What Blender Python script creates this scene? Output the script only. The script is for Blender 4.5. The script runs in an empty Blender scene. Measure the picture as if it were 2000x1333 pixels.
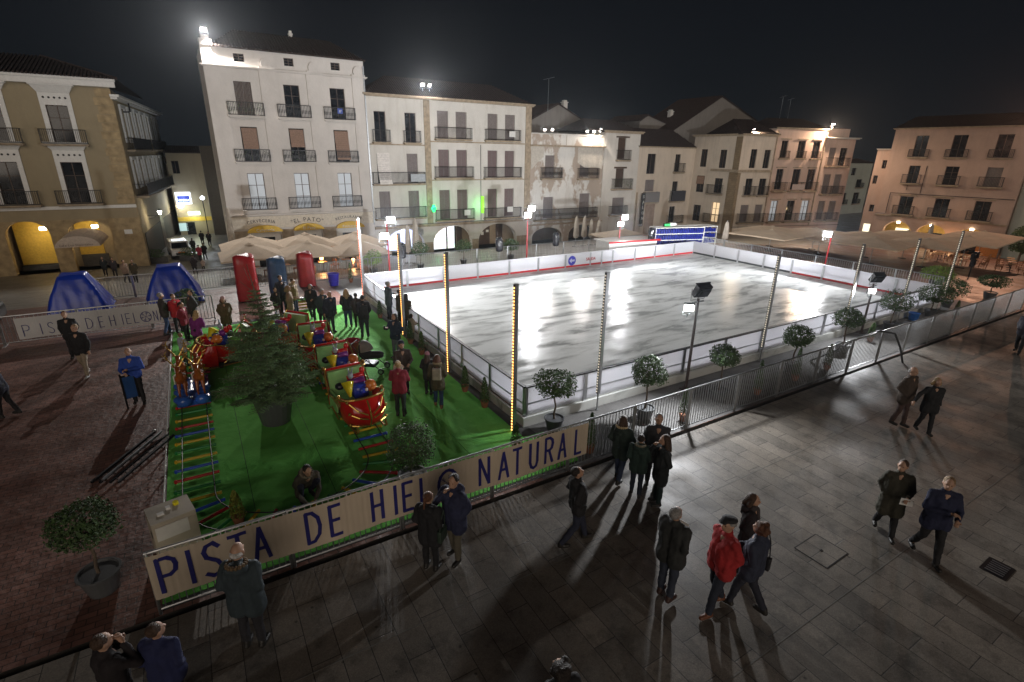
import bpy, bmesh, math, random
from mathutils import Vector, Matrix, Euler
random.seed(7)
SC = bpy.context.scene
COL = SC.collection
PI = math.pi
# ------------------------------------------------------------------ camera
CAMZ = 7.0
RX = Vector((0.85720774, 0.16250727, -0.48865762))   # rows: world axes written in camera axes
RY = Vector((-0.51474819, 0.29828387, -0.80377922))
RZ = Vector((0.01513872, 0.9405414, 0.33934157))
FPX = 1011.852
cam_d = bpy.data.cameras.new("Camera"); cam = bpy.data.objects.new("camera", cam_d); COL.objects.link(cam)
cam.matrix_world = Matrix((( *RX, 0), (*RY, 0), (*RZ, CAMZ), (0, 0, 0, 1)))
cam_d.sensor_width = 36; cam_d.lens = FPX * 36 / 2000; cam_d.clip_start = 0.1; cam_d.clip_end = 1500
SC.camera = cam
# ------------------------------------------------------------------ night sky
W = bpy.data.worlds.new("World"); SC.world = W; W.use_nodes = True
wn = W.node_tree; bg = wn.nodes['Background']
tcw = wn.nodes.new('ShaderNodeTexCoord'); sep = wn.nodes.new('ShaderNodeSeparateXYZ'); rmp = wn.nodes.new('ShaderNodeValToRGB')
wn.links.new(tcw.outputs['Generated'], sep.inputs[0]); wn.links.new(sep.outputs['Z'], rmp.inputs[0]); wn.links.new(rmp.outputs[0], bg.inputs[0])
rmp.color_ramp.elements[0].position = 0.0; rmp.color_ramp.elements[0].color = (0.0042, 0.0054, 0.0066, 1)
rmp.color_ramp.elements[1].position = 0.5; rmp.color_ramp.elements[1].color = (0.002, 0.0022, 0.0038, 1)
bg.inputs[1].default_value = 1.0
# weak, very soft fill lamp added low behind the camera for unseen town lamps
sd = bpy.data.lights.new("Sun", 'SUN'); so = bpy.data.objects.new("fill_sun", sd); COL.objects.link(so)
sd.energy = 0.44; sd.angle = math.radians(40); sd.color = (1.0, 0.86, 0.72)
so.rotation_euler = (math.radians(75), 0, math.radians(-22))
SC.view_settings.view_transform = 'Standard'; SC.view_settings.look = 'None'
SC.view_settings.exposure = 0.75; SC.view_settings.gamma = 1.0
SC.cycles.max_bounces = 5; SC.cycles.diffuse_bounces = 3; SC.cycles.glossy_bounces = 3
SC.cycles.use_denoising = True; SC.cycles.use_light_tree = True
SC.cycles.sample_clamp_indirect = 4.0; SC.cycles.caustics_reflective = False; SC.cycles.caustics_refractive = False

# ------------------------------------------------------------------ measuring helpers (pixel of the 2000 x 1333 photograph -> place on the real ground)
def ray(px, py):
    v = Vector((px - 1000.0, -(py - 666.5), -FPX))
    return Vector((RX.dot(v), RY.dot(v), RZ.dot(v)))
def ground(x, y):
    w = max(0, y - 31) / 23 + max(0, x - 36) / 43
    w = min(w, 1.0)
    return -3.5 * w
def at(px, py, z=None):
    d = ray(px, py)
    if z is not None:
        t = (z - CAMZ) / d.z
        return Vector((d.x * t, d.y * t, z))
    d = d.normalized(); t = 3.0
    while t < 200:
        p = d * t
        if CAMZ + p.z <= ground(p.x, p.y): break
        t += 0.04
    return Vector((p.x, p.y, ground(p.x, p.y)))
def onY(px, py, Y):
    d = ray(px, py); t = Y / d.y
    return Vector((d.x * t, Y, CAMZ + d.z * t))
def onX(px, py, X):
    d = ray(px, py); t = X / d.x
    return Vector((X, d.y * t, CAMZ + d.z * t))

# ------------------------------------------------------------------ materials
MATS = {}
def _new(name):
    m = bpy.data.materials.new(name); m.use_nodes = True
    return m, m.node_tree.nodes, m.node_tree.links, m.node_tree.nodes['Principled BSDF']
def mat(name, col=(.5, .5, .5), rough=.6, metal=0., var=.12, scale=6., bump=0., bscale=40., spec=.5, alpha=None):
    if name in MATS: return MATS[name]
    m, N, L, b = _new(name)
    tc = N.new('ShaderNodeTexCoord')
    nz = N.new('ShaderNodeTexNoise'); nz.inputs['Scale'].default_value = scale; nz.inputs['Detail'].default_value = 5
    L.new(tc.outputs['Object'], nz.inputs['Vector'])
    r = N.new('ShaderNodeValToRGB'); e = r.color_ramp.elements
    e[0].position = .3; e[1].position = .7
    e[0].color = (*[max(0, c * (1 - var)) for c in col], 1); e[1].color = (*[min(1, c * (1 + var)) for c in col], 1)
    L.new(nz.outputs['Fac'], r.inputs[0]); L.new(r.outputs[0], b.inputs['Base Color'])
    b.inputs['Roughness'].default_value = rough; b.inputs['Metallic'].default_value = metal
    b.inputs['Specular IOR Level'].default_value = spec
    if bump:
        n2 = N.new('ShaderNodeTexNoise'); n2.inputs['Scale'].default_value = bscale; n2.inputs['Detail'].default_value = 4
        L.new(tc.outputs['Object'], n2.inputs['Vector'])
        bp = N.new('ShaderNodeBump'); bp.inputs['Strength'].default_value = bump; bp.inputs['Distance'].default_value = .03
        L.new(n2.outputs['Fac'], bp.inputs['Height']); L.new(bp.outputs[0], b.inputs['Normal'])
    MATS[name] = m; return m
def emis(name, col, strength):
    if name in MATS: return MATS[name]
    m, N, L, b = _new(name)
    b.inputs['Base Color'].default_value = (*[c * .5 for c in col], 1)
    b.inputs['Emission Color'].default_value = (*col, 1); b.inputs['Emission Strength'].default_value = strength
    m.cycles.emission_sampling = 'NONE'
    MATS[name] = m; return m
def plaster(name, col, dirt=(.25, .22, .18), amt=.35, patch=.0, patchcol=(.33, .24, .17)):
    """lime render: broad mottling, thin vertical runs of dirt, optional fallen patches"""
    if name in MATS: return MATS[name]
    m, N, L, b = _new(name)
    tc = N.new('ShaderNodeTexCoord')
    mp = N.new('ShaderNodeMapping'); mp.inputs['Scale'].default_value = (.9, .9, .16); L.new(tc.outputs['Object'], mp.inputs[0])
    n1 = N.new('ShaderNodeTexNoise'); n1.inputs['Scale'].default_value = 1.3; n1.inputs['Detail'].default_value = 7; n1.inputs['Roughness'].default_value = .65
    L.new(mp.outputs[0], n1.inputs['Vector'])
    n2 = N.new('ShaderNodeTexNoise'); n2.inputs['Scale'].default_value = .55; n2.inputs['Detail'].default_value = 8; n2.inputs['Roughness'].default_value = .7
    L.new(tc.outputs['Object'], n2.inputs['Vector'])
    r1 = N.new('ShaderNodeMapRange'); r1.inputs[1].default_value = .5; r1.inputs[2].default_value = .75; r1.inputs[4].default_value = amt
    L.new(n1.outputs['Fac'], r1.inputs[0])
    mx = N.new('ShaderNodeMixRGB'); mx.inputs[1].default_value = (*col, 1); mx.inputs[2].default_value = (*dirt, 1); L.new(r1.outputs[0], mx.inputs[0])
    r2 = N.new('ShaderNodeMapRange'); r2.inputs[1].default_value = .3; r2.inputs[2].default_value = .7; r2.inputs[3].default_value = .88; r2.inputs[4].default_value = 1.04
    L.new(n2.outputs['Fac'], r2.inputs[0])
    mm = N.new('ShaderNodeMixRGB'); mm.blend_type = 'MULTIPLY'; mm.inputs[0].default_value = 1; L.new(mx.outputs[0], mm.inputs[1]); L.new(r2.outputs[0], mm.inputs[2])
    out = mm
    if patch > 0:
        n3 = N.new('ShaderNodeTexNoise'); n3.inputs['Scale'].default_value = .42; n3.inputs['Detail'].default_value = 9; n3.inputs['Roughness'].default_value = .62
        mp3 = N.new('ShaderNodeMapping'); mp3.inputs['Location'].default_value = (3.1, 0, 7.7); mp3.inputs['Scale'].default_value = (1, 1, .6)
        L.new(tc.outputs['Object'], mp3.inputs[0]); L.new(mp3.outputs[0], n3.inputs['Vector'])
        r3 = N.new('ShaderNodeMapRange'); r3.inputs[1].default_value = .6 - patch; r3.inputs[2].default_value = .64 - patch; r3.inputs[4].default_value = .75; L.new(n3.outputs['Fac'], r3.inputs[0])
        m3 = N.new('ShaderNodeMixRGB'); m3.inputs[2].default_value = (*patchcol, 1); L.new(mm.outputs[0], m3.inputs[1]); L.new(r3.outputs[0], m3.inputs[0]); out = m3
    L.new(out.outputs[0], b.inputs['Base Color']); b.inputs['Roughness'].default_value = .85
    bp = N.new('ShaderNodeBump'); bp.inputs['Strength'].default_value = .25; bp.inputs['Distance'].default_value = .05
    n4 = N.new('ShaderNodeTexNoise'); n4.inputs['Scale'].default_value = 5; n4.inputs['Detail'].default_value = 6; L.new(tc.outputs['Object'], n4.inputs['Vector'])
    L.new(n4.outputs['Fac'], bp.inputs['Height']); L.new(bp.outputs[0], b.inputs['Normal'])
    MATS[name] = m; return m
def brick(name, c1, c2, mortar, bw, bh, msz=.012, rough=.7, bump=.4, rot=0., spec=.5, wet=.0, big=.5, axes='XY', offset=.5, spots=False):
    if name in MATS: return MATS[name]
    m, N, L, b = _new(name)
    tc = N.new('ShaderNodeTexCoord'); mp = N.new('ShaderNodeMapping'); L.new(tc.outputs['Object'], mp.inputs[0])
    mp.inputs['Rotation'].default_value = (0, 0, rot) if axes == 'XY' else (PI / 2, 0, 0)
    if axes == 'XZ': mp.vector_type = 'TEXTURE'; 
    br = N.new('ShaderNodeTexBrick'); L.new(mp.outputs[0], br.inputs['Vector'])
    br.inputs['Color1'].default_value = (*c1, 1); br.inputs['Color2'].default_value = (*c2, 1); br.inputs['Mortar'].default_value = (*mortar, 1)
    br.inputs['Scale'].default_value = 1; br.inputs['Brick Width'].default_value = bw; br.inputs['Row Height'].default_value = bh; br.inputs['Mortar Size'].default_value = msz
    br.offset = offset
    n1 = N.new('ShaderNodeTexNoise'); n1.inputs['Scale'].default_value = big; n1.inputs['Detail'].default_value = 8; n1.inputs['Roughness'].default_value = .7
    L.new(tc.outputs['Object'], n1.inputs['Vector'])
    r = N.new('ShaderNodeMapRange'); r.inputs[1].default_value = .25; r.inputs[2].default_value = .75; r.inputs[3].default_value = .6; r.inputs[4].default_value = 1.2; L.new(n1.outputs['Fac'], r.inputs[0])
    mm = N.new('ShaderNodeMixRGB'); mm.blend_type = 'MULTIPLY'; mm.inputs[0].default_value = 1; L.new(br.outputs['Color'], mm.inputs[1]); L.new(r.outputs[0], mm.inputs[2])
    n2 = N.new('ShaderNodeTexNoise'); n2.inputs['Scale'].default_value = 55; n2.inputs['Detail'].default_value = 3; L.new(tc.outputs['Object'], n2.inputs['Vector'])
    r2 = N.new('ShaderNodeMapRange'); r2.inputs[1].default_value = .3; r2.inputs[2].default_value = .7; r2.inputs[3].default_value = .75; r2.inputs[4].default_value = 1.2; L.new(n2.outputs['Fac'], r2.inputs[0])
    m2 = N.new('ShaderNodeMixRGB'); m2.blend_type = 'MULTIPLY'; m2.inputs[0].default_value = 1; L.new(mm.outputs[0], m2.inputs[1]); L.new(r2.outputs[0], m2.inputs[2])
    last = m2
    if spots:   # trodden gum and drip stains
        vo = N.new('ShaderNodeTexVoronoi'); vo.inputs['Scale'].default_value = 2.6; L.new(tc.outputs['Object'], vo.inputs['Vector'])
        s1 = N.new('ShaderNodeMapRange'); s1.inputs[1].default_value = .05; s1.inputs[2].default_value = .075; s1.inputs[3].default_value = .4; s1.inputs[4].default_value = 1; L.new(vo.outputs['Distance'], s1.inputs[0])
        n9 = N.new('ShaderNodeTexNoise'); n9.inputs['Scale'].default_value = 2.2; n9.inputs['Detail'].default_value = 9; n9.inputs['Roughness'].default_value = .75; L.new(tc.outputs['Object'], n9.inputs['Vector'])
        s2 = N.new('ShaderNodeMapRange'); s2.inputs[1].default_value = .38; s2.inputs[2].default_value = .5; s2.inputs[3].default_value = .62; s2.inputs[4].default_value = 1; L.new(n9.outputs['Fac'], s2.inputs[0])
        mu = N.new('ShaderNodeMath'); mu.operation = 'MULTIPLY'; L.new(s1.outputs[0], mu.inputs[0]); L.new(s2.outputs[0], mu.inputs[1])
        last = N.new('ShaderNodeMixRGB'); last.blend_type = 'MULTIPLY'; last.inputs[0].default_value = 1; L.new(m2.outputs[0], last.inputs[1]); L.new(mu.outputs[0], last.inputs[2])
    L.new(last.outputs[0], b.inputs['Base Color'])
    rr = N.new('ShaderNodeMapRange'); rr.inputs[1].default_value = .35; rr.inputs[2].default_value = .65; rr.inputs[3].default_value = rough - wet; rr.inputs[4].default_value = rough
    n3 = N.new('ShaderNodeTexNoise'); n3.inputs['Scale'].default_value = .8; n3.inputs['Detail'].default_value = 6; L.new(tc.outputs['Object'], n3.inputs['Vector'])
    L.new(n3.outputs['Fac'], rr.inputs[0]); L.new(rr.outputs[0], b.inputs['Roughness'])
    b.inputs['Specular IOR Level'].default_value = spec
    ad = N.new('ShaderNodeMath'); ad.operation = 'MULTIPLY_ADD'; ad.inputs[1].default_value = .35; L.new(n2.outputs['Fac'], ad.inputs[0])
    iv = N.new('ShaderNodeMath'); iv.operation = 'SUBTRACT'; iv.inputs[0].default_value = 1; L.new(br.outputs['Fac'], iv.inputs[1]); L.new(iv.outputs[0], ad.inputs[2])
    bp = N.new('ShaderNodeBump'); bp.inputs['Strength'].default_value = bump; bp.inputs['Distance'].default_value = .015
    L.new(ad.outputs[0], bp.inputs['Height']); L.new(bp.outputs[0], b.inputs['Normal'])
    MATS[name] = m; return m

# ------------------------------------------------------------------ mesh builder
class MB:
    def __init__(s, k=1.0): s.v = []; s.f = []; s.m = []; s.k = k; s.cur = 0; s.sm = []; s.smooth = False
    def add(s, vs, fs):
        o = len(s.v); s.v += [tuple(v) for v in vs]
        for f in fs: s.f.append(tuple(i + o for i in f)); s.m.append(s.cur); s.sm.append(s.smooth)
    def box(s, x0, x1, y0, y1, z0, z1, M=None):
        vs = [Vector((x, y, z)) for z in (z0, z1) for y in (y0, y1) for x in (x0, x1)]
        if M is not None: vs = [M @ v for v in vs]
        s.add(vs, [(0, 2, 3, 1), (4, 5, 7, 6), (0, 1, 5, 4), (2, 6, 7, 3), (0, 4, 6, 2), (1, 3, 7, 5)])
    def tube(s, a, b, r0, r1=None, n=6, caps=True):
        r1 = r0 if r1 is None else r1; a = Vector(a); b = Vector(b); d = b - a
        if d.length < 1e-6: return
        q = d.to_track_quat('Z', 'Y'); vs = []
        for p, r in ((a, r0), (b, r1)):
            for i in range(n): t = 2 * PI * i / n; vs.append(p + q @ Vector((r * math.cos(t), r * math.sin(t), 0)))
        fs = [(i, (i + 1) % n, n + (i + 1) % n, n + i) for i in range(n)]
        if caps: fs += [tuple(range(n - 1, -1, -1)), tuple(range(n, 2 * n))]
        s.add(vs, fs)
    def path(s, pts, r, n=6):
        for a, b in zip(pts[:-1], pts[1:]): s.tube(a, b, r, r, n)
    def quad(s, a, b, c, d): s.add([a, b, c, d], [(0, 1, 2, 3)])
    def lathe(s, prof, n=16, c=(0, 0, 0), M=None):
        vs = []; c = Vector(c)
        for r, z in prof:
            for i in range(n): t = 2 * PI * i / n; vs.append(c + Vector((r * math.cos(t), r * math.sin(t), z)))
        if M is not None: vs = [M @ v for v in vs]
        fs = []
        for k in range(len(prof) - 1):
            for i in range(n): fs.append((k * n + i, k * n + (i + 1) % n, (k + 1) * n + (i + 1) % n, (k + 1) * n + i))
        fs.append(tuple(range(n - 1, -1, -1))); fs.append(tuple(range((len(prof) - 1) * n, len(prof) * n)))
        s.add(vs, fs)
    def ell(s, c, r, n=10, m=6, M=None):
        """ellipsoid"""
        c = Vector(c); vs = [c + Vector((0, 0, -r[2]))]
        for j in range(1, m):
            p = -PI / 2 + PI * j / m
            for i in range(n):
                t = 2 * PI * i / n; vs.append(c + Vector((r[0] * math.cos(p) * math.cos(t), r[1] * math.cos(p) * math.sin(t), r[2] * math.sin(p))))
        vs.append(c + Vector((0, 0, r[2])))
        if M is not None: vs = [M @ v for v in vs]
        fs = [(0, 1 + (i + 1) % n, 1 + i) for i in range(n)]
        for j in range(m - 2):
            for i in range(n): fs.append((1 + j * n + i, 1 + j * n + (i + 1) % n, 1 + (j + 1) * n + (i + 1) % n, 1 + (j + 1) * n + i))
        L = 1 + (m - 1) * n
        fs += [(L, L - n + i, L - n + (i + 1) % n) for i in range(n)]
        s.add(vs, fs)
    def cap(s, a, b, r0, r1=None, n=9):
        """capsule with round ends, closed"""
        r1 = r0 if r1 is None else r1; a = Vector(a); b = Vector(b); d = b - a
        if d.length < 1e-4: return s.ell(a, (r0, r0, r0))
        q = d.to_track_quat('Z', 'Y'); h = d.length; prof = []
        for j in range(1, 4): p = -PI / 2 + PI / 2 * j / 3; prof.append((r0 * math.cos(p), r0 * math.sin(p)))
        for j in range(0, 3): p = PI / 2 * j / 3; prof.append((r1 * math.cos(p), h + r1 * math.sin(p)))
        vs = [a + q @ Vector((0, 0, -r0))]
        for r, z in prof:
            for i in range(n): t = 2 * PI * i / n; vs.append(a + q @ Vector((r * math.cos(t), r * math.sin(t), z)))
        vs.append(a + q @ Vector((0, 0, h + r1)))
        fs = [(0, 1 + (i + 1) % n, 1 + i) for i in range(n)]
        for k in range(len(prof) - 1):
            for i in range(n): fs.append((1 + k * n + i, 1 + k * n + (i + 1) % n, 1 + (k + 1) * n + (i + 1) % n, 1 + (k + 1) * n + i))
        L = 1 + len(prof) * n
        fs += [(L, L - n + i, L - n + (i + 1) % n) for i in range(n)]
        s.add(vs, fs)
    def mesh(s, name, mats):
        me = bpy.data.meshes.new(name); k = s.k
        me.from_pydata([(v[0] * k, v[1] * k, v[2] * k) for v in s.v], [], s.f)
        for m in (mats if isinstance(mats, (list, tuple)) else [mats]): me.materials.append(m)
        me.polygons.foreach_set('material_index', s.m); me.polygons.foreach_set('use_smooth', s.sm); me.update()
        return me
    def build(s, name, mats, parent=None):
        o = bpy.data.objects.new(name, s.mesh(name, mats)); COL.objects.link(o)
        if parent is not None: o.parent = parent
        return o
def tag(o, label=None, cat=None, group=None, kind=None):
    if label: o['label'] = label
    if cat: o['category'] = cat
    if group: o['group'] = group
    if kind: o['kind'] = kind
    return o
def thing(name, label, cat, loc=(0, 0, 0), rz=0., group=None):
    o = bpy.data.objects.new(name, None); COL.objects.link(o); o.empty_display_size = .2
    o.location = loc; o.rotation_euler = (0, 0, rz)
    return tag(o, label, cat, group)
def struct(name, mb, m): return tag(mb.build(name, m), kind='structure')
def dup(root, loc, rz=None, label=None, group=None):
    r = root.copy(); COL.objects.link(r); r.location = loc
    if rz is not None: r.rotation_euler = (0, 0, rz)
    if label: r['label'] = label
    if group: r['group'] = group
    for ch in list(root.children):
        c = ch.copy(); COL.objects.link(c); c.parent = r
        for g in ch.children:
            d = g.copy(); COL.objects.link(d); d.parent = c
    return r
_glyph = {}
def glyph(ch):
    if ch not in _glyph:
        cu = bpy.data.curves.new("g", 'FONT'); cu.body = ch; cu.size = 1; cu.extrude = 0.01; cu.resolution_u = 3
        o = bpy.data.objects.new("g", cu); COL.objects.link(o); dg = bpy.context.evaluated_depsgraph_get(); dg.update()
        me = bpy.data.meshes.new_from_object(o.evaluated_get(dg))
        w = max([v.co.x for v in me.vertices], default=.3)
        _glyph[ch] = ([v.co.copy() for v in me.vertices], [tuple(p.vertices) for p in me.polygons], w)
        bpy.data.objects.remove(o); bpy.data.curves.remove(cu)
    return _glyph[ch]
def write(mb, text, size, M, gap=.08, bold=1.0):
    """text in the local x/z plane of M (facing -y), starting at its origin"""
    x = 0
    for ch in text:
        if ch == ' ': x += .32 * size; continue
        vs, fs, w = glyph(ch)
        mb.add([M @ Vector((x + v.x * size, -v.z - .004, v.y * size)) for v in vs], fs)
        x += w * size + gap * size
    return x
def textw(text, size, gap=.08): return sum(.32 * size if c == ' ' else glyph(c)[2] * size + gap * size for c in text)
LIGHTS = 0
def lamp(kind, loc, energy, col=(1, 1, 1), size=.12, aim=None, cone=120, blend=.6, parent=None, name='lamp_light'):
    d = bpy.data.lights.new(name, kind); d.energy = energy; d.color = col; d.shadow_soft_size = size
    o = bpy.data.objects.new(name, d); COL.objects.link(o); o.location = loc
    if kind == 'SPOT':
        d.spot_size = math.radians(cone); d.spot_blend = blend
        o.rotation_euler = (Vector(aim) - Vector(loc)).to_track_quat('-Z', 'Y').to_euler()
    return o
# ------------------------------------------------------------------ shared materials
M_black = mat('black_iron', (.012, .012, .014), .45, .3)
M_galv = mat('galvanised_steel', (.42, .43, .44), .35, .85, .15, 12)
M_alu = mat('aluminium_profile', (.55, .56, .58), .28, .9, .08, 9)
M_white = mat('white_board', (.74, .75, .77), .38, 0, .05, 2.)
def translucent(m, k=.62):
    N, L = m.node_tree.nodes, m.node_tree.links; b = N['Principled BSDF']; tr = N.new('ShaderNodeBsdfTranslucent'); tr.inputs[0].default_value = (.8, .8, .84, 1); mx = N.new('ShaderNodeMixShader'); mx.inputs[0].default_value = k
    L.new(b.outputs[0], mx.inputs[1]); L.new(tr.outputs[0], mx.inputs[2]); L.new(mx.outputs[0], N['Material Output'].inputs[0])
translucent(M_white)
M_stone = mat('dressed_stone', (.34, .27, .19), .85, 0, .25, 3, .4, 14)
M_darkglass = mat('dark_glass', (.012, .014, .018), .06, 0, .3, 2)
M_wood = mat('brown_shutter', (.075, .045, .03), .5, 0, .3, 7)
M_greyshut = mat('grey_shutter', (.19, .16, .15), .6, 0, .15, 9)
M_mauve = mat('mauve_shutter', (.17, .12, .115), .6, 0, .12, 9)
M_blind = mat('rolled_blind', (.27, .17, .12), .75, 0, .2, 12)
M_whitefr = mat('white_frame', (.7, .69, .66), .5, 0, .06)
M_tile = mat('roof_tile', (.035, .022, .018), .85, 0, .4, 4, .6, 9)
M_canvas = mat('beige_canvas', (.56, .44, .32), .8, 0, .1, 1.5, .35, 5)
M_red = mat('red_paint', (.42, .015, .02), .35, 0, .1)
M_whitewash = plaster('whitewash', (.65, .61, .57), (.4, .36, .31), .22)
M_whitewash2 = plaster('worn_whitewash', (.63, .6, .55), (.36, .3, .23), .38)
M_peel = plaster('peeling_plaster', (.66, .64, .6), (.4, .34, .28), .55, .115)
M_cream = plaster('cream_render', (.62, .53, .43), (.32, .25, .19), .45)
M_pink = plaster('pinkish_render', (.6, .44, .36), (.34, .25, .2), .45)
M_ochre = plaster('ochre_render', (.33, .27, .17), (.24, .19, .12), .4)
M_wall_right = plaster('rosy_old_render', (.48, .34, .28), (.33, .25, .2), .5)
M_interior = mat('arcade_interior', (.3, .24, .16), .8)
M_yellow = mat('yellow_inner_wall', (.6, .4, .06), .7)

# ------------------------------------------------------------------ ground
def heightfield(name, xs, ys, fn, m, hole=None):
    mb = MB(); nx = len(xs); 
    vs = [(x, y, fn(x, y)) for y in ys for x in xs]; fs = []
    for j in range(len(ys) - 1):
        for i in range(nx - 1):
            if hole and hole((xs[i] + xs[i + 1]) / 2, (ys[j] + ys[j + 1]) / 2): continue
            fs.append((j * nx + i, j * nx + i + 1, (j + 1) * nx + i + 1, (j + 1) * nx + i))
    mb.add(vs, fs); return struct(name, mb, m)
def rng(a, b, s):
    n = int(round((b - a) / s)); return [a + (b - a) * i / n for i in range(n + 1)]
# plaza: reddish worn paving left, cement by the rink, brown to the right
def ground_mat():
    m, N, L, b = _new('plaza_paving')
    tc = N.new('ShaderNodeTexCoord'); sp = N.new('ShaderNodeSeparateXYZ'); L.new(tc.outputs['Object'], sp.inputs[0])
    br = N.new('ShaderNodeTexBrick'); L.new(tc.outputs['Object'], br.inputs['Vector']); br.inputs['Scale'].default_value = 1
    br.inputs['Color1'].default_value = (.24, .115, .085, 1); br.inputs['Color2'].default_value = (.16, .08, .06, 1); br.inputs['Mortar'].default_value = (.05, .035, .03, 1)
    br.inputs['Brick Width'].default_value = .26; br.inputs['Row Height'].default_value = .13; br.inputs['Mortar Size'].default_value = .008
    b2 = N.new('ShaderNodeTexBrick'); L.new(tc.outputs['Object'], b2.inputs['Vector']); b2.inputs['Scale'].default_value = 1
    b2.inputs['Color1'].default_value = (.15, .135, .115, 1); b2.inputs['Color2'].default_value = (.12, .11, .095, 1); b2.inputs['Mortar'].default_value = (.06, .055, .05, 1)
    b2.inputs['Brick Width'].default_value = 1.3; b2.inputs['Row Height'].default_value = .7; b2.inputs['Mortar Size'].default_value = .015
    st = N.new('ShaderNodeMath'); st.operation = 'GREATER_THAN'; st.inputs[1].default_value = 31.2; L.new(sp.outputs['Y'], st.inputs[0])
    mx = N.new('ShaderNodeMixRGB'); L.new(st.outputs[0], mx.inputs[0]); L.new(br.outputs['Color'], mx.inputs[1]); L.new(b2.outputs['Color'], mx.inputs[2])
    n1 = N.new('ShaderNodeTexNoise'); n1.inputs['Scale'].default_value = .6; n1.inputs['Detail'].default_value = 9; n1.inputs['Roughness'].default_value = .7; L.new(tc.outputs['Object'], n1.inputs['Vector'])
    r = N.new('ShaderNodeMapRange'); r.inputs[1].default_value = .3; r.inputs[2].default_value = .7; r.inputs[3].default_value = .6; r.inputs[4].default_value = 1.3; L.new(n1.outputs['Fac'], r.inputs[0])
    mm = N.new('ShaderNodeMixRGB'); mm.blend_type = 'MULTIPLY'; mm.inputs[0].default_value = 1; L.new(mx.outputs[0], mm.inputs[1]); L.new(r.outputs[0], mm.inputs[2]); L.new(mm.outputs[0], b.inputs['Base Color'])
    rr = N.new('ShaderNodeMapRange'); rr.inputs[1].default_value = .35; rr.inputs[2].default_value = .65; rr.inputs[3].default_value = .32; rr.inputs[4].default_value = .6; L.new(n1.outputs['Fac'], rr.inputs[0]); L.new(rr.outputs[0], b.inputs['Roughness'])
    n2 = N.new('ShaderNodeTexNoise'); n2.inputs['Scale'].default_value = 6; n2.inputs['Detail'].default_value = 7; L.new(tc.outputs['Object'], n2.inputs['Vector'])
    bp = N.new('ShaderNodeBump'); bp.inputs['Strength'].default_value = .6; bp.inputs['Distance'].default_value = .035; L.new(n2.outputs['Fac'], bp.inputs['Height']); L.new(bp.outputs[0], b.inputs['Normal'])
    return m
M_ground = ground_mat()
heightfield('plaza_ground', [-320, -120, -60, -30, -12] + rng(-8, 34, 2) + [36, 79, 100, 160, 420], [8.2, 12, 20, 28, 31, 34, 38, 42, 46, 50, 54, 60, 80, 120, 240, 500], ground, M_ground)
M_step = mat('step_granite', (.11, .1, .09), .8, 0, .3, 3, .3, 12); M_dark = mat('dark_cement', (.06, .058, .055), .8, 0, .3, 3, .3, 12)
mb = MB(); mb.box(-320, 420, 7.7, 8.4, -.3, -.28); mb.add([(-320, 8.2, -.28), (420, 8.2, -.28), (420, 8.2, 0), (-320, 8.2, 0)], [(0, 1, 2, 3)]); struct('lower_path', mb, M_step)
M_slab = brick('granite_slabs', (.235, .205, .17), (.16, .142, .12), (.05, .045, .04), 1.2, .407, .007, .7, .5, rot=PI / 2, wet=.26, big=.9, spots=True)
mb = MB(); mb.box(-320, 420, -60, 7.95, -.05, .1); struct('terrace_pavement', mb, M_slab)
mb = MB(); mb.box(-320, 420, 7.4, 7.94, -.27, -.051); tag(mb.build('retaining_wall', M_step), 'dark retaining wall along the raised terrace edge in front of the deck', 'wall')
# drain channels running across the terrace
M_line = mat('pale_joint_line', (.17, .165, .15), .6)
mb = MB()
for y in (2.86, 5.9): mb.box(-12, 60, y - .007, y + .007, .1, .1035)
struct('pavement_joint', mb, M_line)
for i, (x, y, w, d, n, lab) in enumerate([(9.07, 3.65, .72, .6, 0, 'square iron framed manhole cover set in the granite terrace'), (11.4, 1.78, .5, .36, 6, 'small slotted drain grate in the terrace at far right')]):
    t = thing('manhole_cover', lab, 'manhole cover', (x, y, .1), .02)
    m1 = MB(); 
    for a in (-1, 1): m1.box(-w / 2, w / 2, a * d / 2 - .01, a * d / 2 + .01, .002, .006); m1.box(a * w / 2 - .01, a * w / 2 + .01, -d / 2 + .01, d / 2 - .01, .002, .006)
    m1.build('frame', M_black, t)
    m2 = MB(); m2.box(-w / 2 + .01, w / 2 - .01, -d / 2 + .01, d / 2 - .01, .001, .005)
    m2.build('lid', M_slab if not n else M_black, t)
    m3 = MB()
    for k in range(n): m3.box(-w / 2 + .06 + k * w / 7, -w / 2 + .09 + k * w / 7, -d / 2 + .05, d / 2 - .05, .006, .012)
    if not n: m3.box(-.03, .03, -.015, .015, .006, .014)
    m3.build('slot', M_galv if n else M_black, t)

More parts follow.
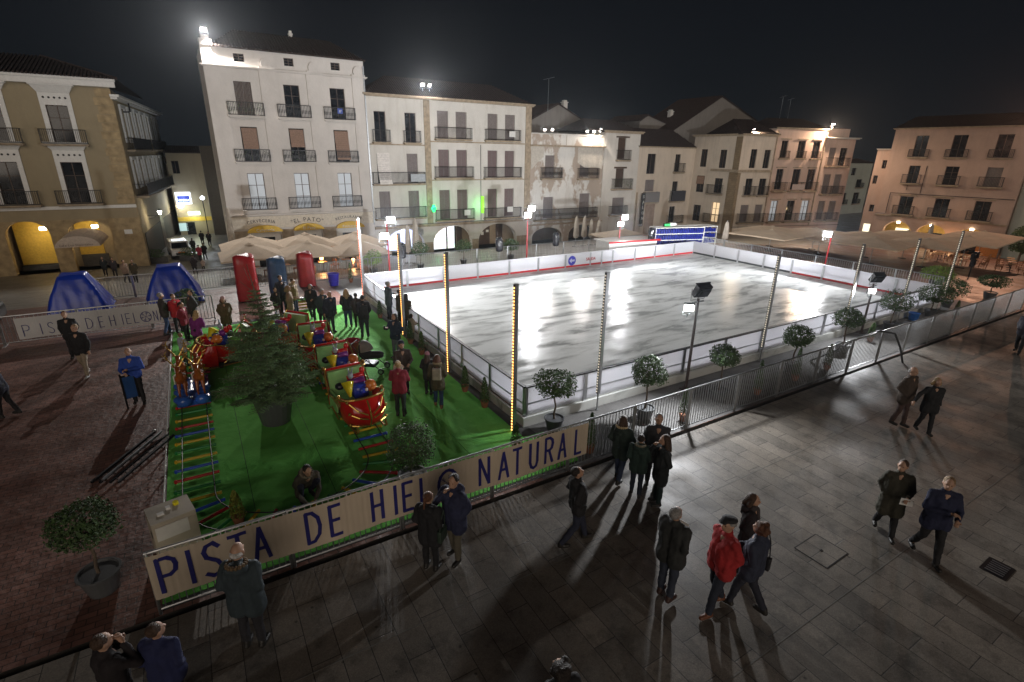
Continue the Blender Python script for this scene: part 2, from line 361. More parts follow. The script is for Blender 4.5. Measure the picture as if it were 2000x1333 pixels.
# ------------------------------------------------------------------ building kit (all building coordinates are in units of K metres, z = 0 at the pavement)
K = 1.5; BZ = -3.5
def bpt(x, y): return (x * K, y * K, BZ)
def wall(mb, u0, u1, z0, z1, holes, dep=.18, y=0., arches=()):
    """flat wall at local y with real openings; reveals go back by dep; arches: holes with a round or flat head (a, b, z0, spring, top)"""
    hs = list(holes) + [(a, b, q0, tp) for a, b, q0, sp_, tp in arches]
    us = sorted({u0, u1, *[c for h in hs for c in h[:2] if u0 < c < u1]}); zs = sorted({z0, z1, *[c for h in hs for c in h[2:4] if z0 < c < z1]})
    for i in range(len(us) - 1):
        for j in range(len(zs) - 1):
            cx, cz = (us[i] + us[i + 1]) / 2, (zs[j] + zs[j + 1]) / 2
            if any(h[0] < cx < h[1] and h[2] < cz < h[3] for h in hs): continue
            mb.quad((us[i], y, zs[j]), (us[i + 1], y, zs[j]), (us[i + 1], y, zs[j + 1]), (us[i], y, zs[j + 1]))
    for a, b, q0, q1 in holes:
        mb.quad((a, y, q0), (a, y, q1), (a, y + dep, q1), (a, y + dep, q0)); mb.quad((b, y, q0), (b, y + dep, q0), (b, y + dep, q1), (b, y, q1))
        mb.quad((a, y, q1), (b, y, q1), (b, y + dep, q1), (a, y + dep, q1)); mb.quad((a, y, q0), (a, y + dep, q0), (b, y + dep, q0), (b, y, q0))
    for a, b, q0, sp_, tp in arches:
        n = 12; c = (a + b) / 2; r = (b - a) / 2; pts = [(c - r * math.cos(PI * i / n), sp_ + (tp - sp_) * math.sin(PI * i / n)) for i in range(n + 1)]
        for (xa, za), (xb, zb) in zip(pts[:-1], pts[1:]):
            mb.quad((xa, y, za), (xb, y, zb), (xb, y, tp), (xa, y, tp)) if True else None
            mb.quad((xa, y, za), (xa, y + dep, za), (xb, y + dep, zb), (xb, y, zb))
        mb.quad((a, y, q0), (a, y, sp_), (a, y + dep, sp_), (a, y + dep, q0)); mb.quad((b, y, q0), (b, y + dep, q0), (b, y + dep, sp_), (b, y, sp_))
def window(root, a, b, z0, z1, style='dark', y=.10):
    """a window part with its pane, shutter or blind as sub-part"""
    fr = MB(K); t = .035
    fr.box(a, a + t, y, y + .05, z0, z1); fr.box(b - t, b, y, y + .05, z0, z1); fr.box(a + t, b - t, y, y + .05, z1 - t, z1); fr.box((a + b) / 2 - .018, (a + b) / 2 + .018, y - .004, y + .04, z0, z1 - t)
    if style in ('glass', 'lit', 'whiteglass'):
        for q in (.34, .67): fr.box(a + t, b - t, y - .002, y + .03, z0 + (z1 - z0) * q - .014, z0 + (z1 - z0) * q + .014)
    w = fr.build('window', M_wood if style not in ('mauve', 'grey') else M_greyshut, root)
    p = MB(K)
    if style in ('dark', 'glass', 'lit', 'blind', 'whiteglass'):
        p.quad((a, y + .03, z0), (b, y + .03, z0), (b, y + .03, z1), (a, y + .03, z1))
        p.build('pane', {'lit': emis('warm_window', (1, .72, .42), .55), 'whiteglass': emis('pale_room', (.75, .8, .85), .16)}.get(style, M_darkglass), w)
    if style in ('mauve', 'grey', 'wood'):
        n = max(4, int((b - a) / .075))
        for i in range(n): x0 = a + t + (b - a - 2 * t) * i / n; p.box(x0 + .006, x0 + (b - a - 2 * t) / n - .006, y + .004, y + .03, z0, z1 - t)
        p.build('shutter', {'mauve': M_mauve, 'grey': M_greyshut, 'wood': M_wood}[style], w)
    return w
def blind(root, a, b, z1, z0, out=.3, m=None):
    mb = MB(K); n = 14
    for i in range(n):
        f0, f1 = i / n, (i + 1) / n; y0, y1 = -.03 - out * f0 ** 2, -.03 - out * f1 ** 2 
        mb.box(a, b, 0, .02, 0, 1, Matrix.Translation((0, y0, z1 - (z1 - z0) * f1)) @ Matrix.Diagonal((1, 1, (z1 - z0) / n * .97, 1)))
    return mb.build('blind', m or M_blind, root)
def balcony(root, a, b, z, h=.62, out=.32, style='bars', plants=0, slabm=None):
    """slab + railing sub-part"""
    s = MB(K); s.box(a - .03, b + .03, -out - .03, -.001, z - .07, z); s.box(a + .02, b - .02, -out + .04, -.001, z - .12, z - .07)
    o = s.build('balcony', slabm or M_stone, root)
    r = MB(K)
    for q in (z + h, z + .05): r.box(a, b, -out, -out + .03, q - .018, q + .018); [r.box(e, e + .025, -out + .025, -.001, q - .012, q + .012) for e in (a, b - .025)]
    n = int((b - a) / .085); w = .017 if style == 'bars' else .022
    for i in range(n + 1):
        x = a + (b - a - .02) * i / n + .01
        r.box(x - w / 2, x + w / 2, -out + .004, -out + .018, z + .06, z + h - .012)
        if style == 'fancy': r.box(x - .022, x + .022, -out + .002, -out + .02, z + h * .35, z + h * .62)
    for i in range(1, 4):
        for e in (a + .008, b - .02): r.box(e, e + .012, -out + out * i / 4, -out + out * i / 4 + .012, z + .06, z + h - .012)
    r.build('railing', M_black, o)
    if plants:
        f = MB(K); random.seed(int(a * 100))
        for _ in range(plants):
            c = Vector((random.uniform(a, b), -out + random.uniform(-.05, .1), z + h * random.uniform(.15, .95))); leaf(f, c, .07)
        f.build('plant', mat('balcony_plant', (.06, .1, .03), .6, 0, .5, 3), o)
    return o
def leaf(f, c, s, d=None):
    d = Vector((random.gauss(0, 1), random.gauss(0, 1), random.gauss(0, 1))).normalized() if d is None else d
    u = d.orthogonal().normalized(); u.rotate(Matrix.Rotation(random.uniform(0, 6.28), 3, d)); v = d.cross(u); L = s * random.uniform(.7, 1.3); w = L * .45
    f.add([c - u * L * .5, c + v * w * .5 + d * .1 * L, c + u * L * .5, c - v * w * .5 + d * .1 * L], [(0, 1, 2, 3)])
def gable_roof(root, u0, u1, y0, y1, z, rise, over=.12, ridge=None, hip=0., m=None):
    """two-slope roof with ridge along x, tile rows as ribs"""
    mb = MB(K); yr = (y0 + y1) / 2 if ridge is None else ridge
    a, b = u0 - over, u1 + over; ya, yb = y0 - over, y1 + over
    A = [(a, ya, z), (b, ya, z), (b - hip, yr, z + rise), (a + hip, yr, z + rise), (b, yb, z), (a, yb, z)]
    A2 = [(x, y, q - .07) for x, y, q in A]
    mb.add(A + A2, [(0, 1, 2, 3), (3, 2, 4, 5), (0, 3, 5), (1, 4, 2), (6, 9, 8, 7), (9, 11, 10, 8), (0, 6, 7, 1), (1, 7, 10, 4), (5, 4, 10, 11), (0, 5, 11, 6)])
    n = int((b - a) / .16)
    for i in range(n + 1):
        x = a + (b - a) * i / n
        q = min(1, min(x - a, b - x) / hip) if hip > 0 else 1
        mb.tube((x, ya - .02, z + .015), (x, ya + (yr - ya) * q, z + rise * q + .015), .045, .045, 5, True)
    return mb.build('roof', m or M_tile, root)
def cornice(root, u0, u1, z, h=.12, out=.14, m=None, y=0, name='cornice'):
    mb = MB(K); mb.box(u0 - out * .6, u1 + out * .6, y - out, y + .02, z, z + h * .5); mb.box(u0 - out, u1 + out, y - out * 1.4, y + .02, z + h * .5, z + h); return mb.build(name, m or M_whitewash, root)
def chimney(root, x, y, z, h=.8, w=.28, parent=None):
    mb = MB(K); mb.box(x - w / 2, x + w / 2, y - w / 2, y + w / 2, z, z + h); mb.box(x - w * .65, x + w * .65, y - w * .65, y + w * .65, z + h, z + h + .07); mb.box(x - w * .4, x + w * .4, y - w * .4, y + w * .4, z + h + .07, z + h + .22)
    return mb.build('chimney', M_whitewash2, root)
def box_body(root, u0, u1, y0, y1, z0, z1, m, name='side_wall'):
    """side and back walls (the front is made by wall())"""
    mb = MB(K); mb.quad((u0, y0, z0), (u0, y0, z1), (u0, y1, z1), (u0, y1, z0)); mb.quad((u1, y0, z0), (u1, y1, z0), (u1, y1, z1), (u1, y0, z1)); mb.quad((u0, y1, z0), (u0, y1, z1), (u1, y1, z1), (u1, y1, z0)); mb.quad((u0, y0, z1), (u1, y0, z1), (u1, y1, z1), (u0, y1, z1))
    return mb.build(name, m, root)
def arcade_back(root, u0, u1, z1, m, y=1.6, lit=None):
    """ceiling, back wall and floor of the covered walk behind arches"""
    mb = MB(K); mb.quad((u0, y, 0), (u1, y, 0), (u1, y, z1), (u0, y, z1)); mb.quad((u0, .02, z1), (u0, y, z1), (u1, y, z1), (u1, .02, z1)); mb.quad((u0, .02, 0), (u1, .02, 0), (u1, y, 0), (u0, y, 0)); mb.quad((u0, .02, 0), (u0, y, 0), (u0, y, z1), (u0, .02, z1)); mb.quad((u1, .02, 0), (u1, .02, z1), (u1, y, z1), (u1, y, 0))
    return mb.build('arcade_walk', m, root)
def piece(root, name, boxes, m):
    out = None
    for q in boxes:
        mb = MB(K); mb.box(*q); o = mb.build(name, m, root); out = out or o
    return out
M_wfl = emis('flood_glass', (1, .97, .93), 12); M_wfl2 = emis('roof_flood_glass', (1, .9, .86), 7)
def floodlight(loc, aim, label, power, col=(1, .95, .9), group='floodlights on the roofs', stand=.6, size=.3, name='floodlight', cone=130, glass=None, post=True, lightoff=.25):
    """housing, glass, yoke on a short bracket; loc = lamp centre"""
    t = thing(name, label, 'floodlight', loc, 0, group)
    d = (Vector(aim) - Vector(loc)); q = d.to_track_quat('-Y', 'Z').to_matrix().to_4x4(); s = size
    h = MB(); h.box(-s / 2, s / 2, 0, s * .35, -s * .38, s * .38, q); h.box(-s * .35, s * .35, s * .35, s * .5, -s * .25, s * .25, q); h.box(-s * .55, s * .55, -.03, 0, s * .38, s * .42, q)
    h.build('housing', M_black, t)
    g = MB(); g.box(-s * .45, s * .45, -.012, -.002, -s * .33, s * .33, q); g.build('lamp_glass', glass or M_wfl2, t)
    y = MB(); y.tube((-s * .6, .05, 0), (-s * .6, .05, -s * .7), .015); y.tube((s * .6, .05, 0), (s * .6, .05, -s * .7), .015); y.tube((-s * .6, .05, -s * .7), (s * .6, .05, -s * .7), .015)
    y.tube((-s * .6, .05, 0), (-s * .5, .05, 0), .015); y.tube((s * .6, .05, 0), (s * .5, .05, 0), .015)
    if post: y.tube((0, .05, -s * .7), (0, .05, -stand), .03)
    y.build('bracket', M_galv, t)
    if power: lamp('SPOT', Vector(loc) + d.normalized() * lightoff, power, col, .12, aim, cone).data.specular_factor = .3 if 'rink' in name else .12
    return t
# ------------------------------------------------------------------ white tavern house (far left of the back row)
def tavern():
    t = thing('town_house', 'tall white four storey house with a tavern sign above its arches', 'building', bpt(1.8, 36))
    w, H = 8.85, 12.35
    xs = [(1.37, 2.27), (4.0, 4.88), (6.66, 7.55)]
    rows = [(3.58, 5.68), (6.35, 8.27), (8.88, 10.66)]
    holes = [(a, b, z0, z1) for a, b in xs for z0, z1 in rows] + [(a + .2, b - .15, 11.66, 12.08) for a, b in xs]
    mb = MB(K); wall(mb, 0, w, 2.35, H, holes)
    arch = [(.95, 2.85, 0, 1.9, 2.35), (3.6, 5.35, 0, 1.9, 2.35), (6.25, 8.0, 0, 1.9, 2.35)]
    wall(mb, 0, w, 0, 2.35, [], .3, 0, arch); mb.build('wall', M_whitewash, t)
    box_body(t, 0, w, 0, 5, 0, H, M_whitewash)
    piece(t, 'pilaster', [(a, b, -.1, 0, 3.3, 11.3) for a, b in ((0, .95), (2.75, 3.65), (5.33, 6.3), (8.05, 8.85))], M_whitewash)
    cornice(t, 0, w, 11.3, .1, .16); cornice(t, 0, w, 3.2, .1, .16)
    for i, z in enumerate((6.2, 8.75)): piece(t, 'string_course', [(a, b, -.06, 0, z - .1, z) for a, b in ((.95, 2.75), (3.65, 5.33), (6.3, 8.05))], M_whitewash)
    # round headed blocks standing on the cornice above each pilaster
    for c in (.5, 3.2, 5.8, 8.45):
        m = MB(K); m.box(c - .42, c + .42, -.17, -.003, 11.403, 11.5); m.lathe([(.3, -.06), (.3, .08)], 22, (0, 0, 0), Matrix.Translation((c, -.075, 11.66)) @ Matrix.Rotation(PI / 2, 4, 'X'))
        m.build('round_block', M_whitewash, t)
    for i, (a, b) in enumerate(xs):
        window(t, a, b, *rows[0], style='whiteglass'); window(t, a, b, *rows[1], style='dark'); window(t, a, b, *rows[2], style=('wood', 'glass', 'glass')[i])
        window(t, a + .2, b - .15, 11.66, 12.08, 'glass')
        for k, (z0, z1) in enumerate(rows): balcony(t, a - .5, b + .5, z0 - .03, .7, .32, 'fancy', 110 if (i, k) in ((0, 2), (1, 1), (0, 1)) else 0, M_whitewash)
    blind(t, 1.42, 2.22, 8.2, 7.05, .15); blind(t, 4.05, 4.83, 8.2, 7.2, .12); blind(t, 6.7, 7.55, 8.2, 6.5, .34)
    # street number plate on the right upper balcony
    m = MB(K); m.box(6.95, 7.25, -.36, -.34, 9.2, 9.5); pl = m.build('number_plate', mat('blue_enamel', (.02, .06, .35), .4), t)
    m = MB(K); write(m, '17', .2, Matrix.Translation((7.0, -.37, 9.27))); m.build('plate_number', M_whitefr, pl)
    # sign band with curved writing
    piece(t, 'sign_band', [(.05, w - .05, -.13, -.02, 2.42, 3.16)], mat('cream_sign', (.66, .6, .5), .7))
    m = MB(K)
    for text, cx, r, size, gap in (('CERVECERIA', 1.75, 2.6, .27, .05), ('"EL PATO"', 4.45, 2.9, .37, .09), ('RESTAURANTE', 7.1, 2.7, .25, .05)):
        wt = textw(text, size, gap); cz = (3.0 - size * .4) - r; a0 = -wt / 2 / r; s = 0
        for ch in text:
            cw = .32 * size if ch == ' ' else glyph(ch)[2] * size; th = (-wt / 2 + s + cw / 2) / r
            M = Matrix.Translation((cx + r * math.sin(th), -.135, cz + r * math.cos(th) - size * .3)) @ Matrix.Rotation(th, 4, 'Y') @ Matrix.Translation((-cw / 2, 0, 0))
            if ch != ' ': write(m, ch, size, M)
            s += cw + gap * size
    m.build('lettering', mat('dark_lettering', (.05, .04, .035), .6), t)
    # yellow awning heads over the three arches
    for i, (a, b, z0, sp, tp) in enumerate(arch):
        m = MB(K); n = 10; c = (a + b) / 2; r = (b - a) / 2 + .05
        pts = [(c - r * math.cos(PI * k / n), 2.22 + .42 * math.sin(PI * k / n)) for k in range(n + 1)]
        fr = [(x, -.42, z) for x, z in pts]; bk = [(x, -.16, z) for x, z in pts]
        m.add(fr, [tuple(range(n + 1))]); m.add(fr + bk, [(k, k + 1, n + 2 + k, n + 1 + k) for k in range(n)])
        aw = m.build('awning', mat('yellow_awning', (.7, .45, .03), .5), t)
        m = MB(K); s = ('Cafetería', 'El Pato', 'Restaurante')[i]; sz = .24 if i < 2 else .2; write(m, s, sz, Matrix.Translation((c - textw(s, sz) / 2, -.43, 2.28))); m.build('awning_lettering', M_whitefr, aw)
        piece(t, 'door_surround', [(a + .05, a + .4, .1, .14, 0, 2.2), (b - .4, b - .05, .1, .14, 0, 2.2), (a + .4, b - .4, .1, .14, 1.85, 2.2)], M_whitefr)
        piece(t, 'door', [(a + .4, b - .4, .13, .16, 0, 1.85)], M_darkglass)
    piece(t, 'stone_pier', [(2.87, 3.58, -.03, 0, 0, 2.3), (5.37, 6.23, -.03, 0, 0, 2.3), (0, .93, -.03, 0, 0, 2.3)], M_stone)
    gable_roof(t, .6, w, .0, 4.8, H, 1.25, .12, 2.4, 1.5)
    piece(t, 'corner_parapet', [(0, .62, -.05, .6, H, H + .3), (.12, .5, .05, .45, H + .3, H + .5)], M_whitewash)
    chimney(t, 5.2, 2.6, H + 1.1, .3, .2)
    piece(t, 'rain_pipe', [(w - .1, w - .03, -.2, -.13, 2.3, 12)], M_galv)
    t2 = bpt(1.8, 36)
    floodlight((t2[0] + .45, 54 - .2, BZ + 13.05 * K), (t2[0] + 5, 34, -1), 'bright rooftop floodlight on the white corner parapet of the tavern house', 6500, size=.5, stand=.45, cone=150)
tavern()

# ------------------------------------------------------------------ wide white house with grouped balconies and arcade
def wide_house():
    t = thing('town_house', 'wide three storey white house with stone pilasters and mauve shutters, lit green low down', 'building', bpt(10.66, 36.0))
    o = 10.66; w, H = 12.62, 10.38
    X = lambda a: a - o
    L = [((11.11, 11.88), (13.22, 14.0), [(7.63, 9.5), (4.95, 6.92), (2.7, 4.47)])]
    wins = []
    for (a, b), st in (((11.11, 11.88), 'dark'), ((13.2, 13.98), 'dark')):
        for z0, z1 in ((7.63, 9.5), (5.0, 6.92), (2.7, 4.47)): wins.append((X(a), X(b), z0, z1, st if z0 > 7 or (z0 > 4.9 and a < 12) else 'grey'))
    for a, b in ((15.54, 16.38), (16.95, 17.8), (19.5, 20.33), (20.98, 21.83)):
        for k, (z0, z1) in enumerate(((7.95, 9.74), (5.35, 7.23), (2.4, 4.48))): wins.append((X(a), X(b), z0, z1, ('grey', 'mauve', 'mauve')[k]))
    arches = [(.7, 3.6, 0, .7, 1.85), (4.3, 7.5, 0, .7, 1.88), (8.05, 11.5, 0, .65, 1.86)]
    mb = MB(K); wall(mb, 0, w, 1.88, H, [q[:4] for q in wins]); wall(mb, 0, w, 0, 1.88, [], .45, 0, arches); mb.build('wall', M_whitewash2, t)
    box_body(t, 0, w, 0, 5, 0, H, M_whitewash2)
    for q in wins: window(t, *q)
    for a, b, z, st in ((10.9, 12.06, 7.62, 'bars'), (13.02, 14.2, 7.62, 'bars'), (15.3, 18.1, 7.93, 'bars'), (19.25, 22.2, 7.93, 'bars'), (10.72, 14.4, 4.97, 'bars'), (15.2, 18.2, 5.33, 'bars'), (19.15, 22.35, 5.3, 'bars'), (10.72, 14.4, 2.66, 'bars'), (15.15, 18.25, 2.36, 'bars'), (19.15, 22.4, 2.33, 'bars')):
        balcony(t, X(a), X(b), z, .74, .34, st)
    piece(t, 'stone_pilaster', [(X(14.55), X(14.98), -.07, 0, 1.95, H), (X(22.78), w, -.07, 0, 1.95, H)], M_stone)
    piece(t, 'floor_band', [(0, X(14.53), -.1, 0, 7.44, 7.52), (X(15), X(22.76), -.1, 0, 7.7, 7.78), (X(15), X(22.76), -.1, 0, 5.13, 5.2), (0, w, -.14, 0, 1.95, 2.12)], M_stone)
    cornice(t, 0, w, H - .02, .18, .2, M_stone)
    gable_roof(t, 0, w, .1, 5, H + .18, 1.35, .1, 2.5, 2.2)
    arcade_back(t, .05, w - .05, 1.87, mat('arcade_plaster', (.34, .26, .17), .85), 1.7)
    # stone imposts and piers of the arcade
    piece(t, 'pier', [(3.6, 4.3, -.02, 0, 0, .8), (7.5, 8.05, -.02, 0, 0, .8), (11.5, 12.6, -.02, 0, 0, .8), (0, .7, -.02, 0, 0, .8)], M_stone)
    # lit shop front behind the first arch, dark doors behind the others
    m, N, Lk, b = _new('shop_goods'); tc = N.new('ShaderNodeTexCoord'); vo = N.new('ShaderNodeTexVoronoi'); vo.inputs['Scale'].default_value = 5; Lk.new(tc.outputs['Object'], vo.inputs['Vector'])
    hs = N.new('ShaderNodeMixRGB'); hs.inputs[0].default_value = .35; hs.inputs[1].default_value = (.8, .85, .9, 1); Lk.new(vo.outputs['Color'], hs.inputs[2]); Lk.new(hs.outputs[0], b.inputs['Emission Color']); b.inputs['Emission Strength'].default_value = .9; m.cycles.emission_sampling = 'NONE'
    sf = MB(K); sf.quad((4.4, 1.0, .05), (5.75, 1.0, .05), (5.75, 1.0, 1.75), (4.4, 1.0, 1.75)); sf.quad((5.85, 1.0, .05), (6.45, 1.0, .05), (6.45, 1.0, 1.75), (5.85, 1.0, 1.75))
    s = sf.build('shop_window', m, t)
    fr = MB(K); fr.box(5.75, 5.85, .96, 1.04, 0, 1.8); fr.box(6.45, 6.56, .96, 1.04, 0, 1.8); fr.box(4.3, 6.56, .96, 1.04, 1.75, 1.84); fr.build('window_frame', M_black, s)
    for a, b in ((6.95, 7.4), (8.4, 9.9), (10.5, 11.1)): piece(t, 'door', [(a, b, 1.62, 1.68, 0, 1.6)], M_wood)
    piece(t, 'paper_notice', [(8.6, 8.78, 1.58, 1.61, .95, 1.15), (9.1, 9.32, 1.58, 1.61, .8, 1.05), (9.55, 9.78, 1.58, 1.61, 1.0, 1.18)], M_whitefr)
    piece(t, 'back_glow_window', [(.9, 3.3, 1.6, 1.64, .1, 1.6)], emis('bluish_shop', (.6, .68, 1), .9))
    for a, z in ((17.35, 2.65), (21.05, 2.75), (21.15, 8.2)): piece(t, 'notice_board', [(X(a), X(a) + .5, -.38, -.355, z, z + .4)], M_whitefr)
    piece(t, 'folded_sheet', [(X(13.3), X(14.35), -.38, -.35, 5.1, 5.6)], mat('grey_plastic_sheet', (.4, .42, .45), .25))
    blind(t, X(11.12), X(11.98), 6.95, 4.95, .42, mat('white_curtain', (.7, .66, .62), .8))
    piece(t, 'meter_box', [(6.9 + i * .45, 7.15 + i * .45, -.1, 0, 1.98, 2.25) for i in (0, 1)] + [(3.0, 3.2, -.1, 0, 1.5, 1.9), (3.3, 3.5, -.1, 0, 1.4, 1.8)], M_galv)
    piece(t, 'cable', [(0, w, -.18, -.15, 2.16, 2.19), (X(18.9), X(18.93), -.04, -.01, 2.2, 7.6)], M_black)
    # green cross sign and lit green banner
    g = MB(K); g.box(4.1, 4.3, -.5, -.44, 3.0, 3.5); g.box(4.02, 4.38, -.5, -.44, 3.16, 3.34); g.box(4.17, 4.22, -.44, 0, 3.2, 3.26)
    g.build('green_cross', emis('green_neon', (.03, .8, .2), 1.0), t)
    g = MB(K); g.box(8.2, 8.24, -.55, -.15, 2.75, 4.0); g.build('green_banner', emis('lit_green_banner', (.35, .9, .05), .55), t)
    lamp('POINT', (bpt(14.85, 0)[0], 54 - .95, BZ + 3.3 * K), 62, (.08, 1, .3), .25); lamp('POINT', (bpt(18.75, 0)[0], 54 - .8, BZ + 3.3 * K), 34, (.15, 1, .3), .3)
    for u, zz, pw in ((5.0, 1.6, 36), (9.2, 1.7, 14), (2.2, 1.6, 40)):
        piece(t, 'ceiling_lamp', [(u - .09, u + .09, .55, .73, 1.72, 1.8)], emis('walk_lamp', (1, .85, .6), 4)); lamp('POINT', ((o + u) * K, 54 + .9, BZ + 1.6 * K), pw, (1, .85, .62) if u > 3 else (.7, .78, 1), .1)
    for k, dx in enumerate((-.33, .33)):
        x = 14.75 * K + dx * 1.1
        floodlight((x, 54 - .25, BZ + 11.25 * K), (x + (k - .5) * 20, 30, 0), ('left', 'right')[k] + ' one of the twin floodlights on the stone parapet above the wide white house', 2600, size=.42, stand=.55, cone=150)
        lamp('SPOT', (x, 54 - .6, BZ + 11.1 * K), 160, (1, .92, .85), .1, (x, 54.0, BZ + 5 * K), 130, 1)
wide_house()

# ------------------------------------------------------------------ peeling house with netting, then the narrow white house with wooden balconies
def peeling_house():
    t = thing('town_house', 'peeling grey white house with brown stains, a parapet and two arches below', 'building', bpt(23.3, 36))
    o = 23.3; w = 7.4; H = 8.5; X = lambda a: a - o
    wins = [(1.4, 2.32, 5.3, 6.95, 'grey'), (4.9, 5.9, 5.3, 6.95, 'grey'), (1.35, 2.35, 2.05, 3.75, 'grey'), (5.05, 6.15, 2.05, 3.95, 'grey')]
    arches = [(.35, 3.35, 0, .55, 1.3), (4.1, 6.9, 0, .55, 1.35)]
    mb = MB(K); wall(mb, 0, w, 1.35, H, [q[:4] for q in wins]); wall(mb, 0, w, 0, 1.35, [], .45, 0, arches); mb.build('wall', M_peel, t); box_body(t, 0, w, 0, 4, 0, H, M_peel)
    for q in wins: window(t, *q)
    balcony(t, .95, 2.95, 5.2, .82, .36, 'fancy'); balcony(t, 4.65, 6.75, 5.15, .82, .36, 'fancy'); balcony(t, .4, 6.8, 1.95, .85, .4, 'fancy')
    cornice(t, 0, w, 7.6, .12, .14, M_stone); cornice(t, 0, w, 1.5, .12, .16, M_stone)
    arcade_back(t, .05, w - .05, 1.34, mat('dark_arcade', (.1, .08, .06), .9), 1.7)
    piece(t, 'door', [(1.1, 2.6, 1.6, 1.66, 0, 1.15), (4.7, 6.0, 1.6, 1.66, 0, 1.15)], M_wood)
    # protective netting hung from the cornice, slack at its lower edge
    n = 16
    for k, (x0, x1, lo) in enumerate(((0.02, 1.2, 5.9), (4.6, 7.2, 5.9))):
        m = MB(K)
        for i in range(n):
            a = x0 + (x1 - x0) * i / n; b = x0 + (x1 - x0) * (i + 1) / n
            f = lambda x: lo + (0.9 + .5 * math.sin(x * 2)) * ((x - x0) / (x1 - x0) if k == 0 else 1 - (x - x0) / (x1 - x0)) * (1.2 if k == 0 else -.9) * (1 if k == 0 else -1) * .6
            m.quad((a, -.08 - .03 * math.sin(a * 9), f(a)), (b, -.08 - .03 * math.sin(b * 9), f(b)), (b, -.05, 7.6), (a, -.05, 7.6))
        m.build('netting', mat('pale_netting', (.5, .46, .4), .9), t)
    piece(t, 'parapet_coping', [(0, w, -.08, .2, H, H + .08)], M_whitewash2)
    piece(t, 'parapet_seam', [(3.4, 3.43, -.02, 0, 7.75, H)], M_stone)
    for i, u in enumerate((27, 1)): pass
    names = ('leftmost', 'second from left', 'third from left', 'fourth')
    for i, px in enumerate((1064, 1079, 1147, 1160)):
        p = onY(px, 254 if i < 2 else 257, 53.8)
        floodlight(p, (p.x - 4, 30, 0), names[i] + ' round floodlight along the parapet of the peeling house', 700, size=.34, stand=.4, cone=140)
    p = onY(1174, 252, 53.3); floodlight(p, (p.x - 1, 53.9, p.z - 3), 'purplish white floodlight on a bracket where the peeling house meets the tall narrow house', 900, (1, .86, .72), size=.4, stand=.5, cone=160)
peeling_house()
def narrow_house():
    t = thing('town_house', 'narrow white house with two small wooden balconies, one full of plants', 'building', bpt(30.75, 36))
    w = 4.0; H = 8.85
    wins = [(1.45, 2.35, 6.75, 8.45, 'wood'), (1.45, 2.4, 4.35, 5.95, 'wood'), (1.3, 2.7, 2.05, 3.5, 'grey')]
    mb = MB(K); wall(mb, 0, w, 0, H, [q[:4] for q in wins]); mb.build('wall', M_whitewash2, t); box_body(t, 0, w, 0, 4, 0, H, M_whitewash2)
    for q in wins: window(t, *q)
    balcony(t, 1.3, 2.75, 6.65, .8, .38, 'bars'); balcony(t, 1.0, 3.2, 4.25, .85, .4, 'bars', 260); balcony(t, .9, 2.9, 2.0, .8, .35, 'bars')
    piece(t, 'wooden_lintel', [(1.2, 2.65, -.1, 0, 8.46, 8.58), (1.2, 2.6, -.1, 0, 5.96, 6.1)], M_wood)
    cornice(t, 0, w, H - .05, .2, .2, M_stone)
    gable_roof(t, -1.8, w, .1, 4.6, H + .15, .95, .12, 2.4, 1.2)
narrow_house()
def flat_front():
    t = thing('town_house', 'long plain cream house with scattered small windows and a vertical black bar sign', 'building', bpt(34.75, 36.02))
    w = 7.25; H = 7.8; o = 34.75
    wins = [(1.1, 2.15, 5.5, 7.22, 'dark'), (1.1, 2.25, 3.95, 4.98, 'grey'), (4.65, 5.35, 5.7, 7.22, 'dark'), (4.65, 5.4, 3.05, 4.8, 'dark'), (4.6, 5.4, 1.0, 2.5, 'dark')]
    mb = MB(K); wall(mb, 0, w, 0, H, [q[:4] for q in wins]); mb.build('wall', M_cream, t); box_body(t, 0, w, 0, 4, 0, H, M_cream)
    for q in wins: window(t, *q)
    balcony(t, .9, 2.65, 3.0, .9, .4, 'bars'); piece(t, 'balcony_panel', [(.88, 2.67, -.44, -.42, 3.02, 3.9)], mat('grey_cloth', (.2, .19, .19), .9))
    balcony(t, 4.5, 5.75, 5.62, .8, .35); balcony(t, 4.35, 6.1, 3.0, .95, .4); piece(t, 'balcony_cloth', [(4.33, 6.12, -.44, -.42, 3.02, 3.95)], mat('dark_cloth', (.04, .04, .05), .9))
    balcony(t, 4.3, 6.3, .95, .7, .4)
    piece(t, 'brown_stain_panel', [(1.4, 2.6, -.03, 0, 0, 2.8)], mat('bare_brown_wall', (.3, .22, .17), .9, 0, .2, 2))
    piece(t, 'downpipe', [(.1, .2, -.15, 0, 0, 3.9)], M_stone)
    # vertical sign
    m = MB(K); m.box(.42, .76, -.5, -.42, .9, 3.85); s = m.build('vertical_sign', M_black, t)
    m = MB(K)
    for i, ch in enumerate('SALON'): write(m, ch, .36, Matrix.Translation((.5, -.51, 3.42 - i * .48)))
    write(m, 'BAR', .26, Matrix.Translation((.16, -.52, .95))); m.build('sign_lettering', M_whitefr, s)
    cornice(t, 0, w, H - .06, .1, .1, M_stone)
    gable_roof(t, 0, w, .1, 5.2, H + .04, 1.6, .14, 2.8, .6)
flat_front()
